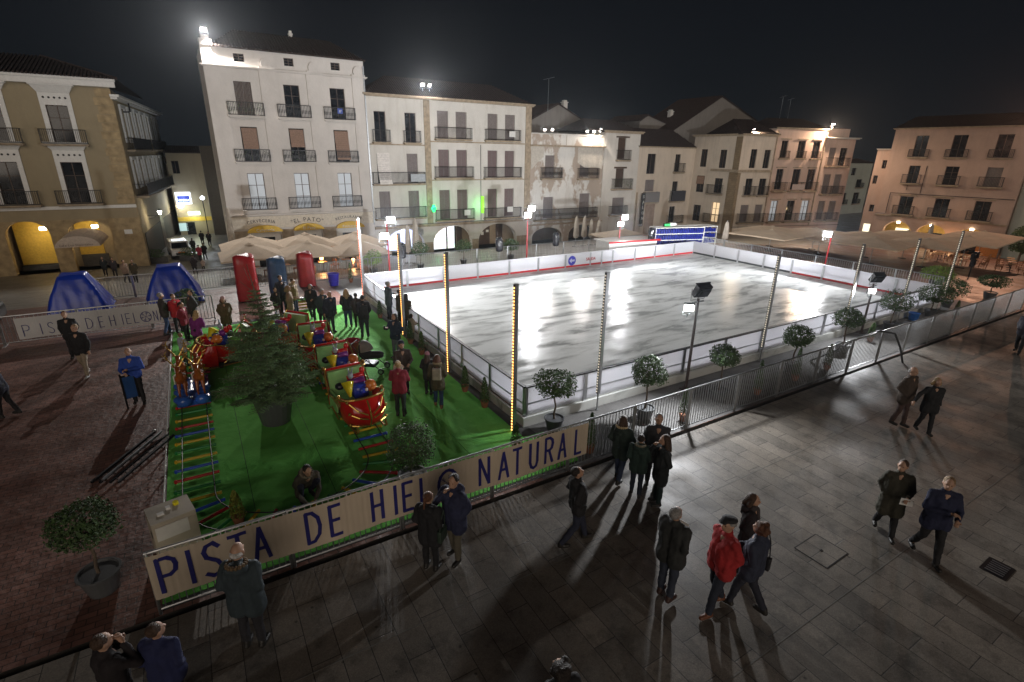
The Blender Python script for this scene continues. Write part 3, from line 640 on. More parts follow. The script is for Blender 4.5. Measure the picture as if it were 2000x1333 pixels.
# ------------------------------------------------------------------ gables and roofs rising behind the row
def back_gable(label, x0, x1, y, eave, apex_x, apex, depth, right_eave=None, chim=None, m=None):
    """gabled house standing behind the row; coordinates in photo-plane units at distance y"""
    s = y / 36; P = lambda x, z: (x * K - 0, (z - 0))
    t = thing('gabled_house', label, 'building', (x0 * K, y * K, BZ)); re = right_eave or eave
    M = m or plaster('dark_gable_plaster', (.22, .2, .18), (.12, .1, .09), .4); u = x1 - x0; a = apex_x - x0
    mb = MB(K); mb.add([(0, 0, 0), (u, 0, 0), (u, 0, re), (a, 0, apex), (0, 0, eave)], [(0, 1, 2, 3, 4)]); mb.quad((0, 0, 0), (0, 0, eave), (0, depth, eave), (0, depth, 0)); mb.quad((u, 0, 0), (u, depth, 0), (u, depth, re), (u, 0, re)); mb.build('wall', M, t)
    r = MB(K); e = .15
    r.add([(-e, -e, eave - .05), (a, -e, apex + .08), (a, depth, apex + .08), (-e, depth, eave - .05), (u + e, -e, re - .05), (u + e, depth, re - .05), (-e, -e, eave - .15), (a, -e, apex - .02), (u + e, -e, re - .15)], [(0, 1, 2, 3), (1, 4, 5, 2), (0, 6, 7, 1), (1, 7, 8, 4)])
    n = int(depth / .2)
    for i in range(n):
        y0 = i * .2; r.tube((-e, y0, eave - .02), (a, y0, apex + .1), .05, .05, 4); r.tube((u + e, y0, re - .02), (a, y0, apex + .1), .05, .05, 4)
    r.build('roof', M_tile, t)
    if chim: chimney(t, chim[0] - x0, 1.2, chim[1], chim[2], .42)
    return t
back_gable('dark gabled house with a white chimney rising behind the peeling house', 26.6, 36.5, 42, 9.7, 30.0, 11.3, 5, 8.6, (31.6, 10.3, 1.3))
back_gable('low gabled house with a slim chimney behind the plain cream house', 40.2, 48.0, 42, 10.4, 41.2, 10.9, 5, 9.2, (45.7, 10.3, 1.2))
back_gable('large dark gabled house behind the cream corner house', 42.8, 57.0, 40, 9.5, 49.6, 13.0, 6, 10.6)
# ------------------------------------------------------------------ cream corner house: side wall on x = 42, front wall turned a little
M_quoin = brick('brown_quoin', (.3, .22, .13), (.25, .18, .11), (.18, .13, .08), .5, .28, .01, .85, .4, axes='XZ')
def corner_house():
    t = thing('corner_house', 'cream corner house with a brown stone corner pier and a heavy ledge between floors', 'building', bpt(42, 36.25), -PI / 2)
    w = 5.2; H = 8.85
    wins = [(.9, 1.65, 6.15, 7.7, 'dark'), (.8, 1.7, 3.85, 5.35, 'blind'), (.8, 1.7, 1.15, 2.65, 'dark'), (3.03, 3.78, 6.1, 7.66, 'dark'), (2.85, 3.75, 3.9, 5.2, 'dark'), (2.95, 3.8, 1.3, 3.07, 'lit')]
    mb = MB(K); wall(mb, 0, w, 0, H, [q[:4] for q in wins]); mb.build('wall', M_cream, t)
    for q in wins: window(t, *q)
    blind(t, .82, 1.68, 5.3, 4.6, .05); balcony(t, 2.3, 3.95, 3.8, .8, .35); balcony(t, 2.3, 4.05, 1.2, .8, .35)
    piece(t, 'stone_corner', [(4.6, w + .03, -.04, 0, 6.0, 8.75), (4.35, w + .03, -.05, 0, 0, 5.78)], M_quoin)
    piece(t, 'stone_ledge', [(2.4, w + .2, -.2, 0, 5.8, 6.0)], M_stone)
    cornice(t, 0, w, H - .05, .18, .18, M_stone)
    t2 = thing('corner_house', 'lit cream front of the corner house with narrow dark windows beside the terraced pink house', 'building', bpt(42, 31.05), -.27)
    w = 3.5; wins = [(1.06, 1.72, 6.15, 7.73, 'dark'), (2.49, 3.15, 6.15, 7.7, 'dark'), (1.0, 1.75, 3.85, 5.26, 'dark'), (2.45, 3.2, 3.85, 5.26, 'dark'), (.9, 1.75, 1.45, 2.96, 'grey'), (2.45, 3.25, 1.45, 2.98, 'grey')]
    mb = MB(K); wall(mb, 0, w, 0, H, [q[:4] for q in wins]); mb.build('wall', M_cream, t2); box_body(t2, .01, w, .01, 5, 0, H, M_cream)
    for q in wins: window(t2, *q)
    balcony(t2, .8, 2.0, 3.8, .8, .35); balcony(t2, 2.3, 3.4, 3.8, .8, .35); balcony(t2, .6, 3.45, 1.4, .8, .4)
    piece(t2, 'stone_corner', [(0, .3, -.05, 0, 0, 5.75)], M_quoin); piece(t2, 'stone_ledge', [(-.05, 3.45, -.2, 0, 5.8, 6.0)], M_stone)
    cornice(t2, 0, w, H - .05, .18, .18, M_stone); gable_roof(t2, -.2, w, -.05, 5, H + .13, 1.3, .14, 2.6, 1.0)
    p = onY(1468, 250, 31.05 * K); p = Vector((42.9 * K, 30.75 * K, BZ + 9.35 * K)); floodlight(p, (p.x + .6, p.y - 1.2, p.z - 3), 'curved floodlight on the roof edge of the cream corner house', 2600, (1, .8, .55), size=.45, stand=.5, cone=165)
    M_ = Matrix.Rotation(-.27, 3, 'Z')
    off = Vector((42, 31.05, 0))
    def fr(u, y, z): v = M_ @ Vector((u, y, 0)) + off; return Vector((v.x * K, v.y * K, BZ + z * K))
    # taller pink front
    t3 = thing('town_house', 'tall pinkish house with three columns of narrow balconied windows', 'building', fr(3.42, -.02, 0), -.27)
    w = 5.55; H = 9.5; wins = []
    for i, (a, b, st) in enumerate(((.7, 1.4, 'dark'), (2.5, 3.3, 'dark'), (4.15, 4.95, 'dark'))):
        wins += [(a, b, 7.05, 8.5, 'dark'), (a, b + .05, 4.3, 6.1, 'dark'), (a, b + .05, 1.5, 3.32, 'whiteglass' if i != 1 else 'glass')]
    mb = MB(K); wall(mb, 0, w, 0, H, [q[:4] for q in wins]); mb.build('wall', M_pink, t3); box_body(t3, 0, w, 0, 5, 0, H, M_pink)
    for i, q in enumerate(wins): window(t3, *q)
    for a in (.7, 2.5, 4.15):
        piece(t3, 'sill', [(a - .15, a + .95, -.25, 0, 6.9, 7.02)], M_stone); piece(t3, 'window_head', [(a - .15, a + .95, -.08, 0, 8.6, 8.68), (a - .15, a + .95, -.08, 0, 6.2, 6.28), (a - .15, a + .95, -.08, 0, 3.4, 3.48)], M_stone)
        balcony(t3, a - .3, a + 1.1, 4.2, .75, .4); balcony(t3, a - .3, a + 1.1, 1.42, .75, .4, 'bars', 60); balcony(t3, a - .1, a + .9, 7.03, .6, .22)
    piece(t3, 'striped_cloth', [(2.3, 3.7, -.44, -.42, 4.3, 4.8)], mat('striped_cloth', (.5, .4, .36), .8, 0, .4, 30))
    piece(t3, 'rain_pipe', [(.05, .12, -.1, 0, 1, 9.3), (w - .2, w - .12, -.1, 0, 1, 9.3)], M_stone)
    cornice(t3, 0, w, H - .05, .12, .12, M_stone); gable_roof(t3, 0, w, .1, 5, H + .07, .9, .1, 2.5, .8)
    piece(t3, 'cable', [(-3.5, w + 3.2, -.3, -.27, 1.02, 1.06)], M_black)
    p = fr(8.85, -.5, 9.95); floodlight(p, p + Vector((-1.3, -.8, -3)), 'curved floodlight between the pinkish house and the last house of the row', 2600, (1, .72, .5), size=.45, stand=.6, cone=165)
    t4 = thing('town_house', 'last house of the row, pink with paired balconies and a flat cornice', 'building', fr(8.98, .03, 0), -.27)
    w = 3.4; H = 8.75; wins = []
    for a, b in ((.6, 1.35), (1.85, 2.65)): wins += [(a, b, 6.45, 8.0, 'dark' if a > 1 else 'grey'), (a, b, 3.95, 5.67, 'grey'), (a, b, 1.5, 3.25, 'grey')]
    mb = MB(K); wall(mb, 0, w, 0, H, [q[:4] for q in wins]); mb.build('wall', M_pink, t4); box_body(t4, 0, w, 0, 5, 0, H, M_pink)
    for q in wins: window(t4, *q)
    for z in (6.38, 3.88, 1.42):
        for a in (.35, 1.65): balcony(t4, a, a + 1.2, z, .75, .4)
    cornice(t4, 0, w, H, .14, .25, M_whitewash2); piece(t4, 'attic', [(.1, w - .5, .4, 3, H, H + .9)], M_pink)
corner_house()
# small far houses past the end of the row
def far_house(px0, px1, pytop, D, label, m, wins):
    a = onY(px0, pytop, D); b = onY(px1, pytop, D)
    t = thing('far_house', label, 'building', (a.x, D, BZ)); w = (b.x - a.x) / K; H = (a.z - BZ) / K
    ws = [(w * q[0], w * q[1], H * q[2], H * q[3], 'dark') for q in wins]
    mb = MB(K); wall(mb, 0, w, 0, H, [q[:4] for q in ws]); mb.build('wall', m, t); box_body(t, 0, w, 0, 4, 0, H, m)
    for q in ws: window(t, *q)
    for q in ws[:3]: balcony(t, q[0] - .15, q[1] + .15, q[2], .6, .3)
    gable_roof(t, 0, w, 0, 4, H, .5, .08, 2, .3)
    return t
M_green = plaster('greenish_render', (.42, .44, .38), (.25, .26, .22), .4)
far_house(1650, 1706, 318, 58, 'far pale green house at the street end past the pink row', M_green, [(.12, .3, .2, .42), (.55, .75, .2, .42), (.55, .75, .52, .68), (.3, .45, .76, .9)])
far_house(1318, 1350, 233, 84, 'small pale block with a chimney far behind the cream house', M_peel, [(.3, .6, .8, .9)])
# ------------------------------------------------------------------ right hand house (faces the rink)
def right_house():
    th = math.radians(92.3); P = Vector((52.9, 14.9, 0)); d = Vector((math.cos(th), math.sin(th), 0)); L = 9.1
    t = thing('town_house', 'rosy three storey house at right above a lit cafe arcade', 'building', bpt(*(P + d * L).xy), th - PI)
    f = lambda u: L - u
    H = 9.45; wins = []
    for a, b in ((6.55, 7.45), (3.95, 4.9), (1.2, 2.15)): wins.append((f(b), f(a), 7.3, 8.95, 'dark'))
    for a, b, st in ((6.6, 7.4, 'dark'), (3.95, 4.85, 'glass'), (1.25, 2.2, 'grey')): wins.append((f(b), f(a), 5.2, 6.6, st))
    for a, b in ((6.5, 7.5), (3.95, 4.95), (1.3, 2.3)): wins.append((f(b), f(a), 2.65, 4.1, 'dark'))
    arches = [(.9, 3.0, 0, 1.2, 2.0), (3.4, 5.5, 0, 1.2, 2.0), (6.1, 8.2, 0, 1.2, 1.95)]
    mb = MB(K); wall(mb, 0, L, 2.0, H, [q[:4] for q in wins]); wall(mb, 0, L, 0, 2.0, [], .4, 0, arches); mb.build('wall', M_wall_right, t); box_body(t, 0, L, 0, 5, 0, H, M_wall_right)
    for q in wins: window(t, *q)
    for q in wins: balcony(t, q[0] - .28, q[1] + .28, q[2] - .03, .72 if q[2] < 7 else .6, .32 if q[2] < 7 else .12, 'bars', 50 if q[2] < 3 else 0)
    for q in wins[6:]: piece(t, 'window_head', [(q[0] - .2, q[1] + .2, -.08, 0, q[3] + .08, q[3] + .16)], M_stone)
    piece(t, 'ledge', [(0, L, -.12, 0, 2.38, 2.48)], M_stone); piece(t, 'cable', [(.8, L, -.08, -.05, 4.32, 4.36), (.78, .82, -.08, -.05, 2.6, 4.36), (0, .8, -.08, -.05, 2.55, 2.58), (2.95, 2.98, -.04, -.01, 4.4, 6.6), (1.9, 1.92, -.03, -.01, 4.6, 6.6)], M_black)
    cornice(t, 0, L, H, .1, .15, M_stone); gable_roof(t, 0, L, .1, 5, H + .1, 1.0, .15, 2.5, .5)
    arcade_back(t, .05, L - .05, 1.99, mat('ochre_arcade', (.5, .36, .12), .8), 1.6)
    piece(t, 'shop_window', [(1.3, 2.3, 1.5, 1.55, .1, 1.3)], emis('cafe_window', (.9, .85, .6), .9)); piece(t, 'dark_doorway', [(3.8, 4.8, 1.5, 1.55, 0, 1.2), (6.2, 7.6, 1.5, 1.55, 0, 1.4)], M_darkglass)
    piece(t, 'orange_wall', [(7.7, L - .02, -.02, 0, 0, 1.5)], mat('orange_paint', (.45, .16, .03), .7))
    Minv = t.matrix_basis
    for i, u in enumerate((1.95, 4.4, 7.1)):
        piece(t, 'arcade_lamp', [(u - .1, u + .1, -.08, .1, 1.86, 1.98)], emis('arcade_bulb', (1, .88, .62), 14))
        g = thing  # lamp light just below each arcade lamp
        loc = Matrix.Translation(t.location) @ Matrix.Rotation(th - PI, 4, 'Z') @ Vector((u * K, .3, 1.7 * K)); lamp('POINT', loc, 34, (1, .72, .38), .1)
    for u, z in ((5.3, .95), (6.3, 1.0)):
        piece(t, 'lantern', [(u - .1, u + .1, -.35, -.2, z, z + .22)], emis('orange_lantern', (1, .5, .2), 7)); loc = Matrix.Translation(t.location) @ Matrix.Rotation(th - PI, 4, 'Z') @ Vector((u * K, -1.1, (z - .1) * K)); lamp('POINT', loc, 26, (1, .55, .25), .1)
    piece(t, 'wall_box', [(8.1, 8.22, -.15, 0, 1.55, 1.85)], M_black)
    # narrower house seen end-on beyond it, and the dark one at the frame edge
    t2 = thing('town_house', 'narrow grey pink house squeezed behind the left end of the right hand house', 'building', bpt(*(P + d * (L + 1.15) + Vector((.25, 0, 0))).xy), th - PI)
    ws = [(.15, .5, 5.0, 5.7, 'dark'), (.6, .95, 6.3, 7.0, 'dark'), (.4, .8, 2.6, 3.2, 'dark')]
    mb = MB(K); wall(mb, 0, 1.15, 0, 7.9, [q[:4] for q in ws]); mb.build('wall', M_wall_right, t2); box_body(t2, 0, 1.15, 0, 4, 0, 7.9, M_wall_right)
    for q in ws: window(t2, *q)
    piece(t2, 'shop_window', [(.3, .85, -.02, 0, .8, 1.5)], emis('cafe_window', (.9, .85, .6), .8)); cornice(t2, 0, 1.15, 7.85, .08, .08)
    t3 = thing('town_house', 'greenish grey house at the right frame edge beside the rosy house', 'building', bpt(*(P - d * .05 + Vector((.3, 0, 0))).xy), th - PI)
    ws = [(.9, 1.5, 3, 4.4, 'dark'), (.8, 1.5, .7, 1.3, 'dark'), (4, 5, 3, 4.4, 'dark')]
    mb = MB(K); wall(mb, 0, 8, 0, 8.9, [q[:4] for q in ws]); mb.build('wall', M_green, t3); box_body(t3, 0, 8, 0, 4, 0, 8.9, M_green)
    for q in ws: window(t3, *q)
    gable_roof(t3, 0, 8, 0, 4, 8.9, .7, .1, 2, .3)
    p = onX(2035, 262, 78.2)
    floodlight(p, (60, 12, -3), 'sodium street floodlight high on the rosy house just outside the right edge', 0, (1, .5, .25), size=.5, stand=.5, post=False)
    lamp('SPOT', p + Vector((-.6, 0, -.3)), 2600, (1, .5, .3), .15, (48, 4, 0), 150)
right_house()
# ------------------------------------------------------------------ ochre arcaded building at left
def ochre_building():
    t = thing('arcaded_building', 'ochre corner building with white window surrounds and an arcade at far left', 'building', bpt(-2.9, 39.7))
    W_ = 9.5; o = 2.9; H = 10.2; f = lambda X: X + o
    wins = [(f(-5.93), f(-4.99), 7.2, 9.15, 'glass'), (f(-5.95), f(-4.97), 3.95, 6.19, 'glass'), (f(-8.85), f(-7.8), 7.2, 9.15, 'glass'), (f(-8.8), f(-7.8), 3.95, 6.19, 'glass'), (f(-11.6), f(-10.6), 7.2, 9.15, 'glass'), (f(-11.6), f(-10.6), 3.95, 6.19, 'glass')]
    arches = [(f(-6.45), f(-4.4), 0, 2.2, 2.9), (f(-9.2), f(-7.25), 0, 2.2, 3.0), (f(-12.2), f(-10.2), 0, 2.2, 3.0)]
    M_och_stone = mat('ochre_stone', (.36, .27, .15), .9, 0, .3, 2, .3, 12)
    mb = MB(K); wall(mb, -W_, 0, 3.0, H, [q[:4] for q in wins]); mb.build('wall', M_ochre, t)
    mb = MB(K); wall(mb, -W_, 0, 0, 3.0, [], .5, 0, [(a, b, z, s_, tp if tp < 3 else 2.999) for a, b, z, s_, tp in arches]); mb.build('arcade_wall', M_och_stone, t)
    box_body(t, -W_, -.02, .01, 14, 0, H, M_ochre)
    for q in wins: window(t, *q)
    for a, b, z0, z1, _ in wins:
        s = MB(K)
        s.box(a - .22, a, -.06, 0, z0, z1); s.box(b, b + .22, -.06, 0, z0, z1); s.box(a - .22, b + .22, -.06, 0, z1, z1 + .62)
        s.add([(a - .22, -.07, z1 + .62), (b + .22, -.07, z1 + .62), (b + .45, -.25, z1 + .98), (a - .45, -.25, z1 + .98), (a - .22, 0, z1 + .62), (b + .22, 0, z1 + .62), (b + .45, 0, z1 + .98), (a - .45, 0, z1 + .98)], [(0, 1, 2, 3), (3, 2, 6, 7), (0, 3, 7, 4), (1, 5, 6, 2)])
        s.box(a - .5, b + .5, -.3, 0, z1 + .98, z1 + 1.06)
        su = s.build('window_surround', M_whitefr, t)
        h = MB(K)
        for k in range(5): h.lathe([(.055, 0), (.055, .02)], 10, (0, 0, 0), Matrix.Translation(((a - .12) + (b - a + .24) * (k + .5) / 5, -.06, z1 + .38)) @ Matrix.Rotation(PI / 2, 4, 'X'))
        h.build('vent_hole', M_black, su); balcony(t, a - .55, b + .55, z0 - .05, .75, .4)
    piece(t, 'quoin', [(-.85 + (.12 if k % 2 else 0), 0.02, -.04, 0, 3.85 + k * .45, 4.27 + k * .45) for k in range(14)], M_och_stone)
    piece(t, 'string_course', [(-W_, .04, -.1, 0, 3.6, 3.78)], M_whitefr)
    piece(t, 'eave_cornice', [(-W_, .3, -.3, 0, H, H + .3), (-W_, .35, -.4, 0, H + .3, H + .42)], M_whitefr)
    arcade_back(t, -W_, -.5, 2.98, M_interior, 1.5)
    piece(t, 'inner_wall', [(f(-6.3), f(-5.1), 1.35, 1.42, .75, 2.9), (f(-9.1), f(-7.4), 1.35, 1.42, .35, 2.9)], M_yellow); piece(t, 'low_dark_wall', [(f(-6.3), f(-4.95), 1.3, 1.4, 0, .72), (f(-9.2), f(-6.7), 1.3, 1.4, 0, .3)], M_dark)
    # barrel awning over the middle arch
    m = MB(K); n = 12; c = f(-6.0); r = 1.05
    for k in range(n):
        a0, a1 = PI * k / n, PI * (k + 1) / n
        p0 = (c - r * math.cos(a0), 1.55 + .62 * math.sin(a0)); p1 = (c - r * math.cos(a1), 1.55 + .62 * math.sin(a1))
        m.quad((p0[0], -1.0, p0[1]), (p1[0], -1.0, p1[1]), (p1[0] + .35, .0, p1[1] + .32), (p0[0] + .35, .0, p0[1] + .32)); m.add([(p0[0], -1.0, p0[1]), (p1[0], -1.0, p1[1]), (c, -1.0, 1.55)], [(0, 1, 2)])
    aw = m.build('awning', mat('pale_awning', (.55, .47, .4), .8), t)
    m = MB(K); write(m, 'Cafe Los Soportales', .17, Matrix.Translation((c - .85, -1.01, 1.62))); m.build('awning_lettering', mat('grey_ink', (.2, .17, .15), .7), aw)
    piece(t, 'street_plate', [(-.85, -.45, -.05, -.03, 2.03, 2.3)], M_whitefr)
    for u in (f(-7.55), f(-5.15)):
        piece(t, 'arcade_lamp', [(u - .17, u + .12, .25, .45, 2.45, 2.62)], emis('arcade_bulb', (1, .88, .62), 14)); lamp('POINT', ((u - o) * K, 39.7 * K + .35 * K, BZ + 2.35 * K), 20, (1, .72, .35), .1)
    # roof, hipped at the corner, ribbed tiles
    m = MB(K); e = .45; z = H + .42
    m.add([(-W_, -e, z), (e, -e, z), (-3.2, 3.6, z + 1.3), (-W_, 3.6, z + 1.3), (e + .6, 14, z), (-3.2, 14, z + 1.3)], [(0, 1, 2, 3), (1, 4, 5, 2)])
    for i in range(58):
        x = -W_ + (W_ + e) * i / 57; q = min(1, (e - x) / 3.65); m.tube((x, -e - .03, z + .03), (x, -e + 4.05 * q, z + 1.3 * q + .03), .06, .06, 5)
    for i in range(11): q0, q1 = i / 11, (i + 1) / 11; m.tube((e + (-3.2 - e) * q0, -e + 4.05 * q0, z + .05 + 1.3 * q0), (e + (-3.2 - e) * q1, -e + 4.05 * q1, z + .05 + 1.3 * q1), .09, .075, 6)
    m.build('roof', M_tile, t)
    # side wing running up the lane
    th = 1.4767; t2 = thing('arcaded_building', 'ochre side wing running up the lane with tall white framed bays', 'building', bpt(-2.9, 39.7), th)
    W2 = 17; H2 = 9.6; bays = [(1.6 + i * 2.2, 2.7 + i * 2.2) for i in range(7)]
    ws = [(a, b, 7.5, 9.1, 'grey') for a, b in bays] + [(a, b, 4.7, 6.2, 'grey') for a, b in bays]
    mb = MB(K); wall(mb, 0, W2, 0, H2, [q[:4] for q in ws]); mb.build('wall', M_ochre, t2)
    for q in ws: window(t2, *q); 
    for a, b in bays: piece(t2, 'white_frame', [(a - .2, a, -.1, 0, 7.3, 9.25), (b, b + .2, -.1, 0, 7.3, 9.25), (a - .2, b + .2, -.12, 0, 9.25, 9.45), (a - .2, a, -.1, 0, 4.6, 6.3), (b, b + .2, -.1, 0, 4.6, 6.3), (a - .2, b + .2, -.12, 0, 6.3, 6.5)], M_whitefr)
    for a, b in ((1.3, 8.2), (8.9, 16.4)): balcony(t2, a, b, 6.9, .65, .4)
    balcony(t2, .8, 16.8, 4.2, .7, .7); cornice(t2, 0, W2, H2, .25, .3, M_whitefr); piece(t2, 'gutter_pipe', [(2.6, 2.68, -.4, -.32, 9.1, 9.6), (2.6, 2.68, -.32, 0, 9.05, 9.13)], M_black)
    piece(t2, 'stone_corner', [(0, .5, -.05, 0, 0, 9.5)], M_och_stone); piece(t2, 'dark_dado', [(.9, W2, -.03, 0, 0, 1.9)], mat('dark_dado', (.05, .035, .03), .7)); piece(t2, 'door_panel', [(7.5, 9, -.05, -.03, 0, 2.4)], mat('maroon_door', (.09, .025, .025), .5))
    M2 = Matrix.Translation(Vector(bpt(-2.9, 39.7))) @ Matrix.Rotation(th, 4, 'Z')
    for i, (u, z) in enumerate(((3.0, 3.05), (13.6, 2.5))):
        p = M2 @ Vector((u * K, -.75 * K, z * K)); l = thing('wall_lantern', ('glowing wall lantern on a curled iron bracket at the near end of the lane', 'smaller glowing wall lantern farther up the lane by the blue sign')[i], 'lantern', p, th, 'wall lanterns in the lane')
        m = MB(); m.lathe([(.1, -.3), (.2, 0), (.2, .02)], 6); m.build('glass', emis('lantern_glass', (1, .95, .8), 16), l)
        m = MB(); m.lathe([(.22, .02), (.05, .18), (.02, .28)], 6); m.path([(0, 0, -.32), (0, .5, -.45), (0, 1.1, -.4)], .02); m.path([(0, .35, -.44), (0, .6, -.62), (0, 1.1, -.75)], .015); m.build('bracket', M_black, l)
        lamp('POINT', p + Vector((.1, -.1, -.15)), 110 if i == 0 else 60, (1, .82, .5), .12)
ochre_building()
# houses up the lane between the ochre building and the tavern
def lane():
    t = thing('shop_house', 'small shop house in the lane with a lit blue white sign and a glass door', 'building', (onY(322, 300, 80).x, 80, BZ))
    a = onY(322, 300, 80); b = onY(392, 300, 80); w = (b.x - a.x) / K; H = (a.z - BZ) / K + .1; g = lambda px, py: ((onY(px, py, 80).x - a.x) / K, (onY(px, py, 80).z - BZ) / K)
    ws = [(w * .12, w * .32, H * .75, H * .9, 'dark')]
    mb = MB(K); wall(mb, 0, w, 0, H, [q[:4] for q in ws]); mb.build('wall', plaster('lane_render', (.36, .3, .2), (.2, .17, .12), .4), t); box_body(t, 0, w, 0, 4, 0, H, M_ochre); [window(t, *q) for q in ws]
    x0, z1 = g(341, 376); x1, z0 = g(375, 398)
    s = piece(t, 'lit_sign', [(x0, x1, -.3, -.15, z0, z1)], emis('white_sign', (.75, .85, 1), 2.2))
    m = MB(K); m.box(x0 + .1, x1 - .1, -.32, -.305, z0 + .15, z0 + .15 + (z1 - z0) * .55); m.build('sign_panel', mat('deep_blue', (.01, .03, .3), .4), s)
    m = MB(K); ss = (x1 - x0 - .3) / textw('OPTICA', 1); write(m, 'OPTICA', ss, Matrix.Translation((x0 + .16, -.33, z0 + .25))); m.build('sign_lettering', emis('white_letters', (.8, .9, 1), 2), s)
    x0, z0 = g(368, 420); x1, z1 = g(390, 413); piece(t, 'lit_bar', [(x0, x1, -.2, -.1, z0, z1)], emis('greenish_bar', (.8, 1, .75), 3))
    x0, z0 = g(352, 452); x1, z1 = g(366, 436); piece(t, 'shop_window', [(x0, x1, -.03, .0, z0, z1)], emis('shop_blue', (.5, .7, .7), .5)); x0, z0 = g(368, 461); x1, z1 = g(380, 434); piece(t, 'door', [(x0, x1, -.03, 0, 0, z1)], M_darkglass)
    piece(t, 'yellow_band', [(0, w, -.06, -.03, g(352, 433)[1], g(352, 425)[1])], M_yellow)
    gable_roof(t, 0, w, 0, 4, H, .5, .1, 2, .2)
    p = onY(358, 396, 78.5); lamp('POINT', p, 90, (.75, .85, 1), .3); p = onY(380, 425, 78.8); lamp('POINT', p, 60, (.9, 1, .7), .3)
    # right side of the lane: dark flank, closed parasol bundle
    t2 = thing('lane_house', 'dark house flanking the far side of the lane behind the tavern', 'building', (onY(392, 300, 78).x, 78, BZ), .0)
    a = onY(392, 250, 78); mb = MB(K); Hh = (onY(395, 285, 78).z - BZ) / K; wall(mb, 0, .9, 0, Hh, []); mb.build('wall', mat('dark_wall', (.1, .085, .065), .9), t2); box_body(t2, 0, .9, 0, 12, 0, Hh, mat('dark_wall'))  # flank walls in one dark brown colour
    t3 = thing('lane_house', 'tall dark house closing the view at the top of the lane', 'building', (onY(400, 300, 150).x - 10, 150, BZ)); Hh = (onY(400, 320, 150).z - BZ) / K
    ws = [(2 + i * 1.6, 2.8 + i * 1.6, Hh * .3 + j * 3, Hh * .3 + j * 3 + 1.5, 'dark') for i in range(6) for j in range(2)]
    mb = MB(K); wall(mb, 0, 16, 0, Hh, [q[:4] for q in ws]); mb.build('wall', mat('dark_wall'), t3); [window(t3, *q) for q in ws]; gable_roof(t3, 0, 16, 0, 5, Hh, 1, .2, 2)
    # string of street lamps receding up the lane
    for i, (px, py, D, r) in enumerate(((395, 387, 75, .22), (404, 376, 88, .22), (412, 359, 100, .24), (416, 339, 112, .24), (403, 393, 95, .18), (413, 398, 105, .18))):
        p = onY(px, py, D); l = thing('street_lamp', ('lowest left', 'second', 'third', 'topmost', 'small lower left', 'small lower right')[i] + ' white globe lamp glowing in the row up the lane', 'street lamp', p, 0, 'globe lamps up the lane')
        m = MB(); m.ell((0, 0, 0), (r, r, r)); m.build('globe', emis('globe_glass', (.9, .95, 1), 9), l); m = MB(); m.tube((0, 0, -r), (0, 0, BZ - p.z), .05); m.build('post', M_black, l)
        if i < 4: lamp('POINT', p + Vector((0, -.4, 0)), 90, (.85, .92, 1), .2)
lane()
# ------------------------------------------------------------------ ice rink
X0, X1, Y0, Y1, IZ = 6.88, 31.35, 10.58, 25.95, .27
def ice_mat():
    m, N, L, b = _new('wet_ice'); tc = N.new('ShaderNodeTexCoord')
    mp = N.new('ShaderNodeMapping'); mp.inputs['Scale'].default_value = (.5, 1.7, 1); mp.inputs['Rotation'].default_value = (0, 0, .06); L.new(tc.outputs['Object'], mp.inputs[0])
    n1 = N.new('ShaderNodeTexNoise'); n1.inputs['Scale'].default_value = 1.0; n1.inputs['Detail'].default_value = 9; n1.inputs['Roughness'].default_value = .62; n1.inputs['Distortion'].default_value = .4; L.new(mp.outputs[0], n1.inputs['Vector'])
    r = N.new('ShaderNodeValToRGB'); e = r.color_ramp.elements; e[0].position = .38; e[0].color = (.38, .39, .375, 1); e[1].position = .56; e[1].color = (.69, .7, .68, 1); k = e.new(.47); k.color = (.6, .61, .59, 1); L.new(n1.outputs['Fac'], r.inputs[0]); L.new(r.outputs[0], b.inputs['Base Color'])
    mp2 = N.new('ShaderNodeMapping'); mp2.inputs['Scale'].default_value = (.8, 14, 1); mp2.inputs['Rotation'].default_value = (0, 0, .1); L.new(tc.outputs['Object'], mp2.inputs[0])
    n2 = N.new('ShaderNodeTexNoise'); n2.inputs['Scale'].default_value = 1.3; n2.inputs['Detail'].default_value = 5; L.new(mp2.outputs[0], n2.inputs['Vector'])
    rr = N.new('ShaderNodeMapRange'); rr.inputs[1].default_value = .4; rr.inputs[2].default_value = .56; rr.inputs[3].default_value = .1; rr.inputs[4].default_value = .24; L.new(n1.outputs['Fac'], rr.inputs[0]); L.new(rr.outputs[0], b.inputs['Roughness'])
    b.inputs['Specular IOR Level'].default_value = .09
    bp = N.new('ShaderNodeBump'); bp.inputs['Strength'].default_value = .35; bp.inputs['Distance'].default_value = .012; L.new(n2.outputs['Fac'], bp.inputs['Height']); L.new(bp.outputs[0], b.inputs['Normal'])
    return m
mb = MB(); mb.box(X0 - .1, X1 + .1, Y0 - .1, Y1 + .1, .002, IZ); struct('ice_floor', mb, ice_mat())
M_cement = brick('cement_flags', (.15, .145, .14), (.13, .125, .12), (.07, .07, .065), 1.2, .8, .012, .6, .4, big=1.2)
mb = MB(); mb.box(5.9, 34.4, 8.22, 30.3, -.004, .004); struct('rink_path', mb, M_cement)
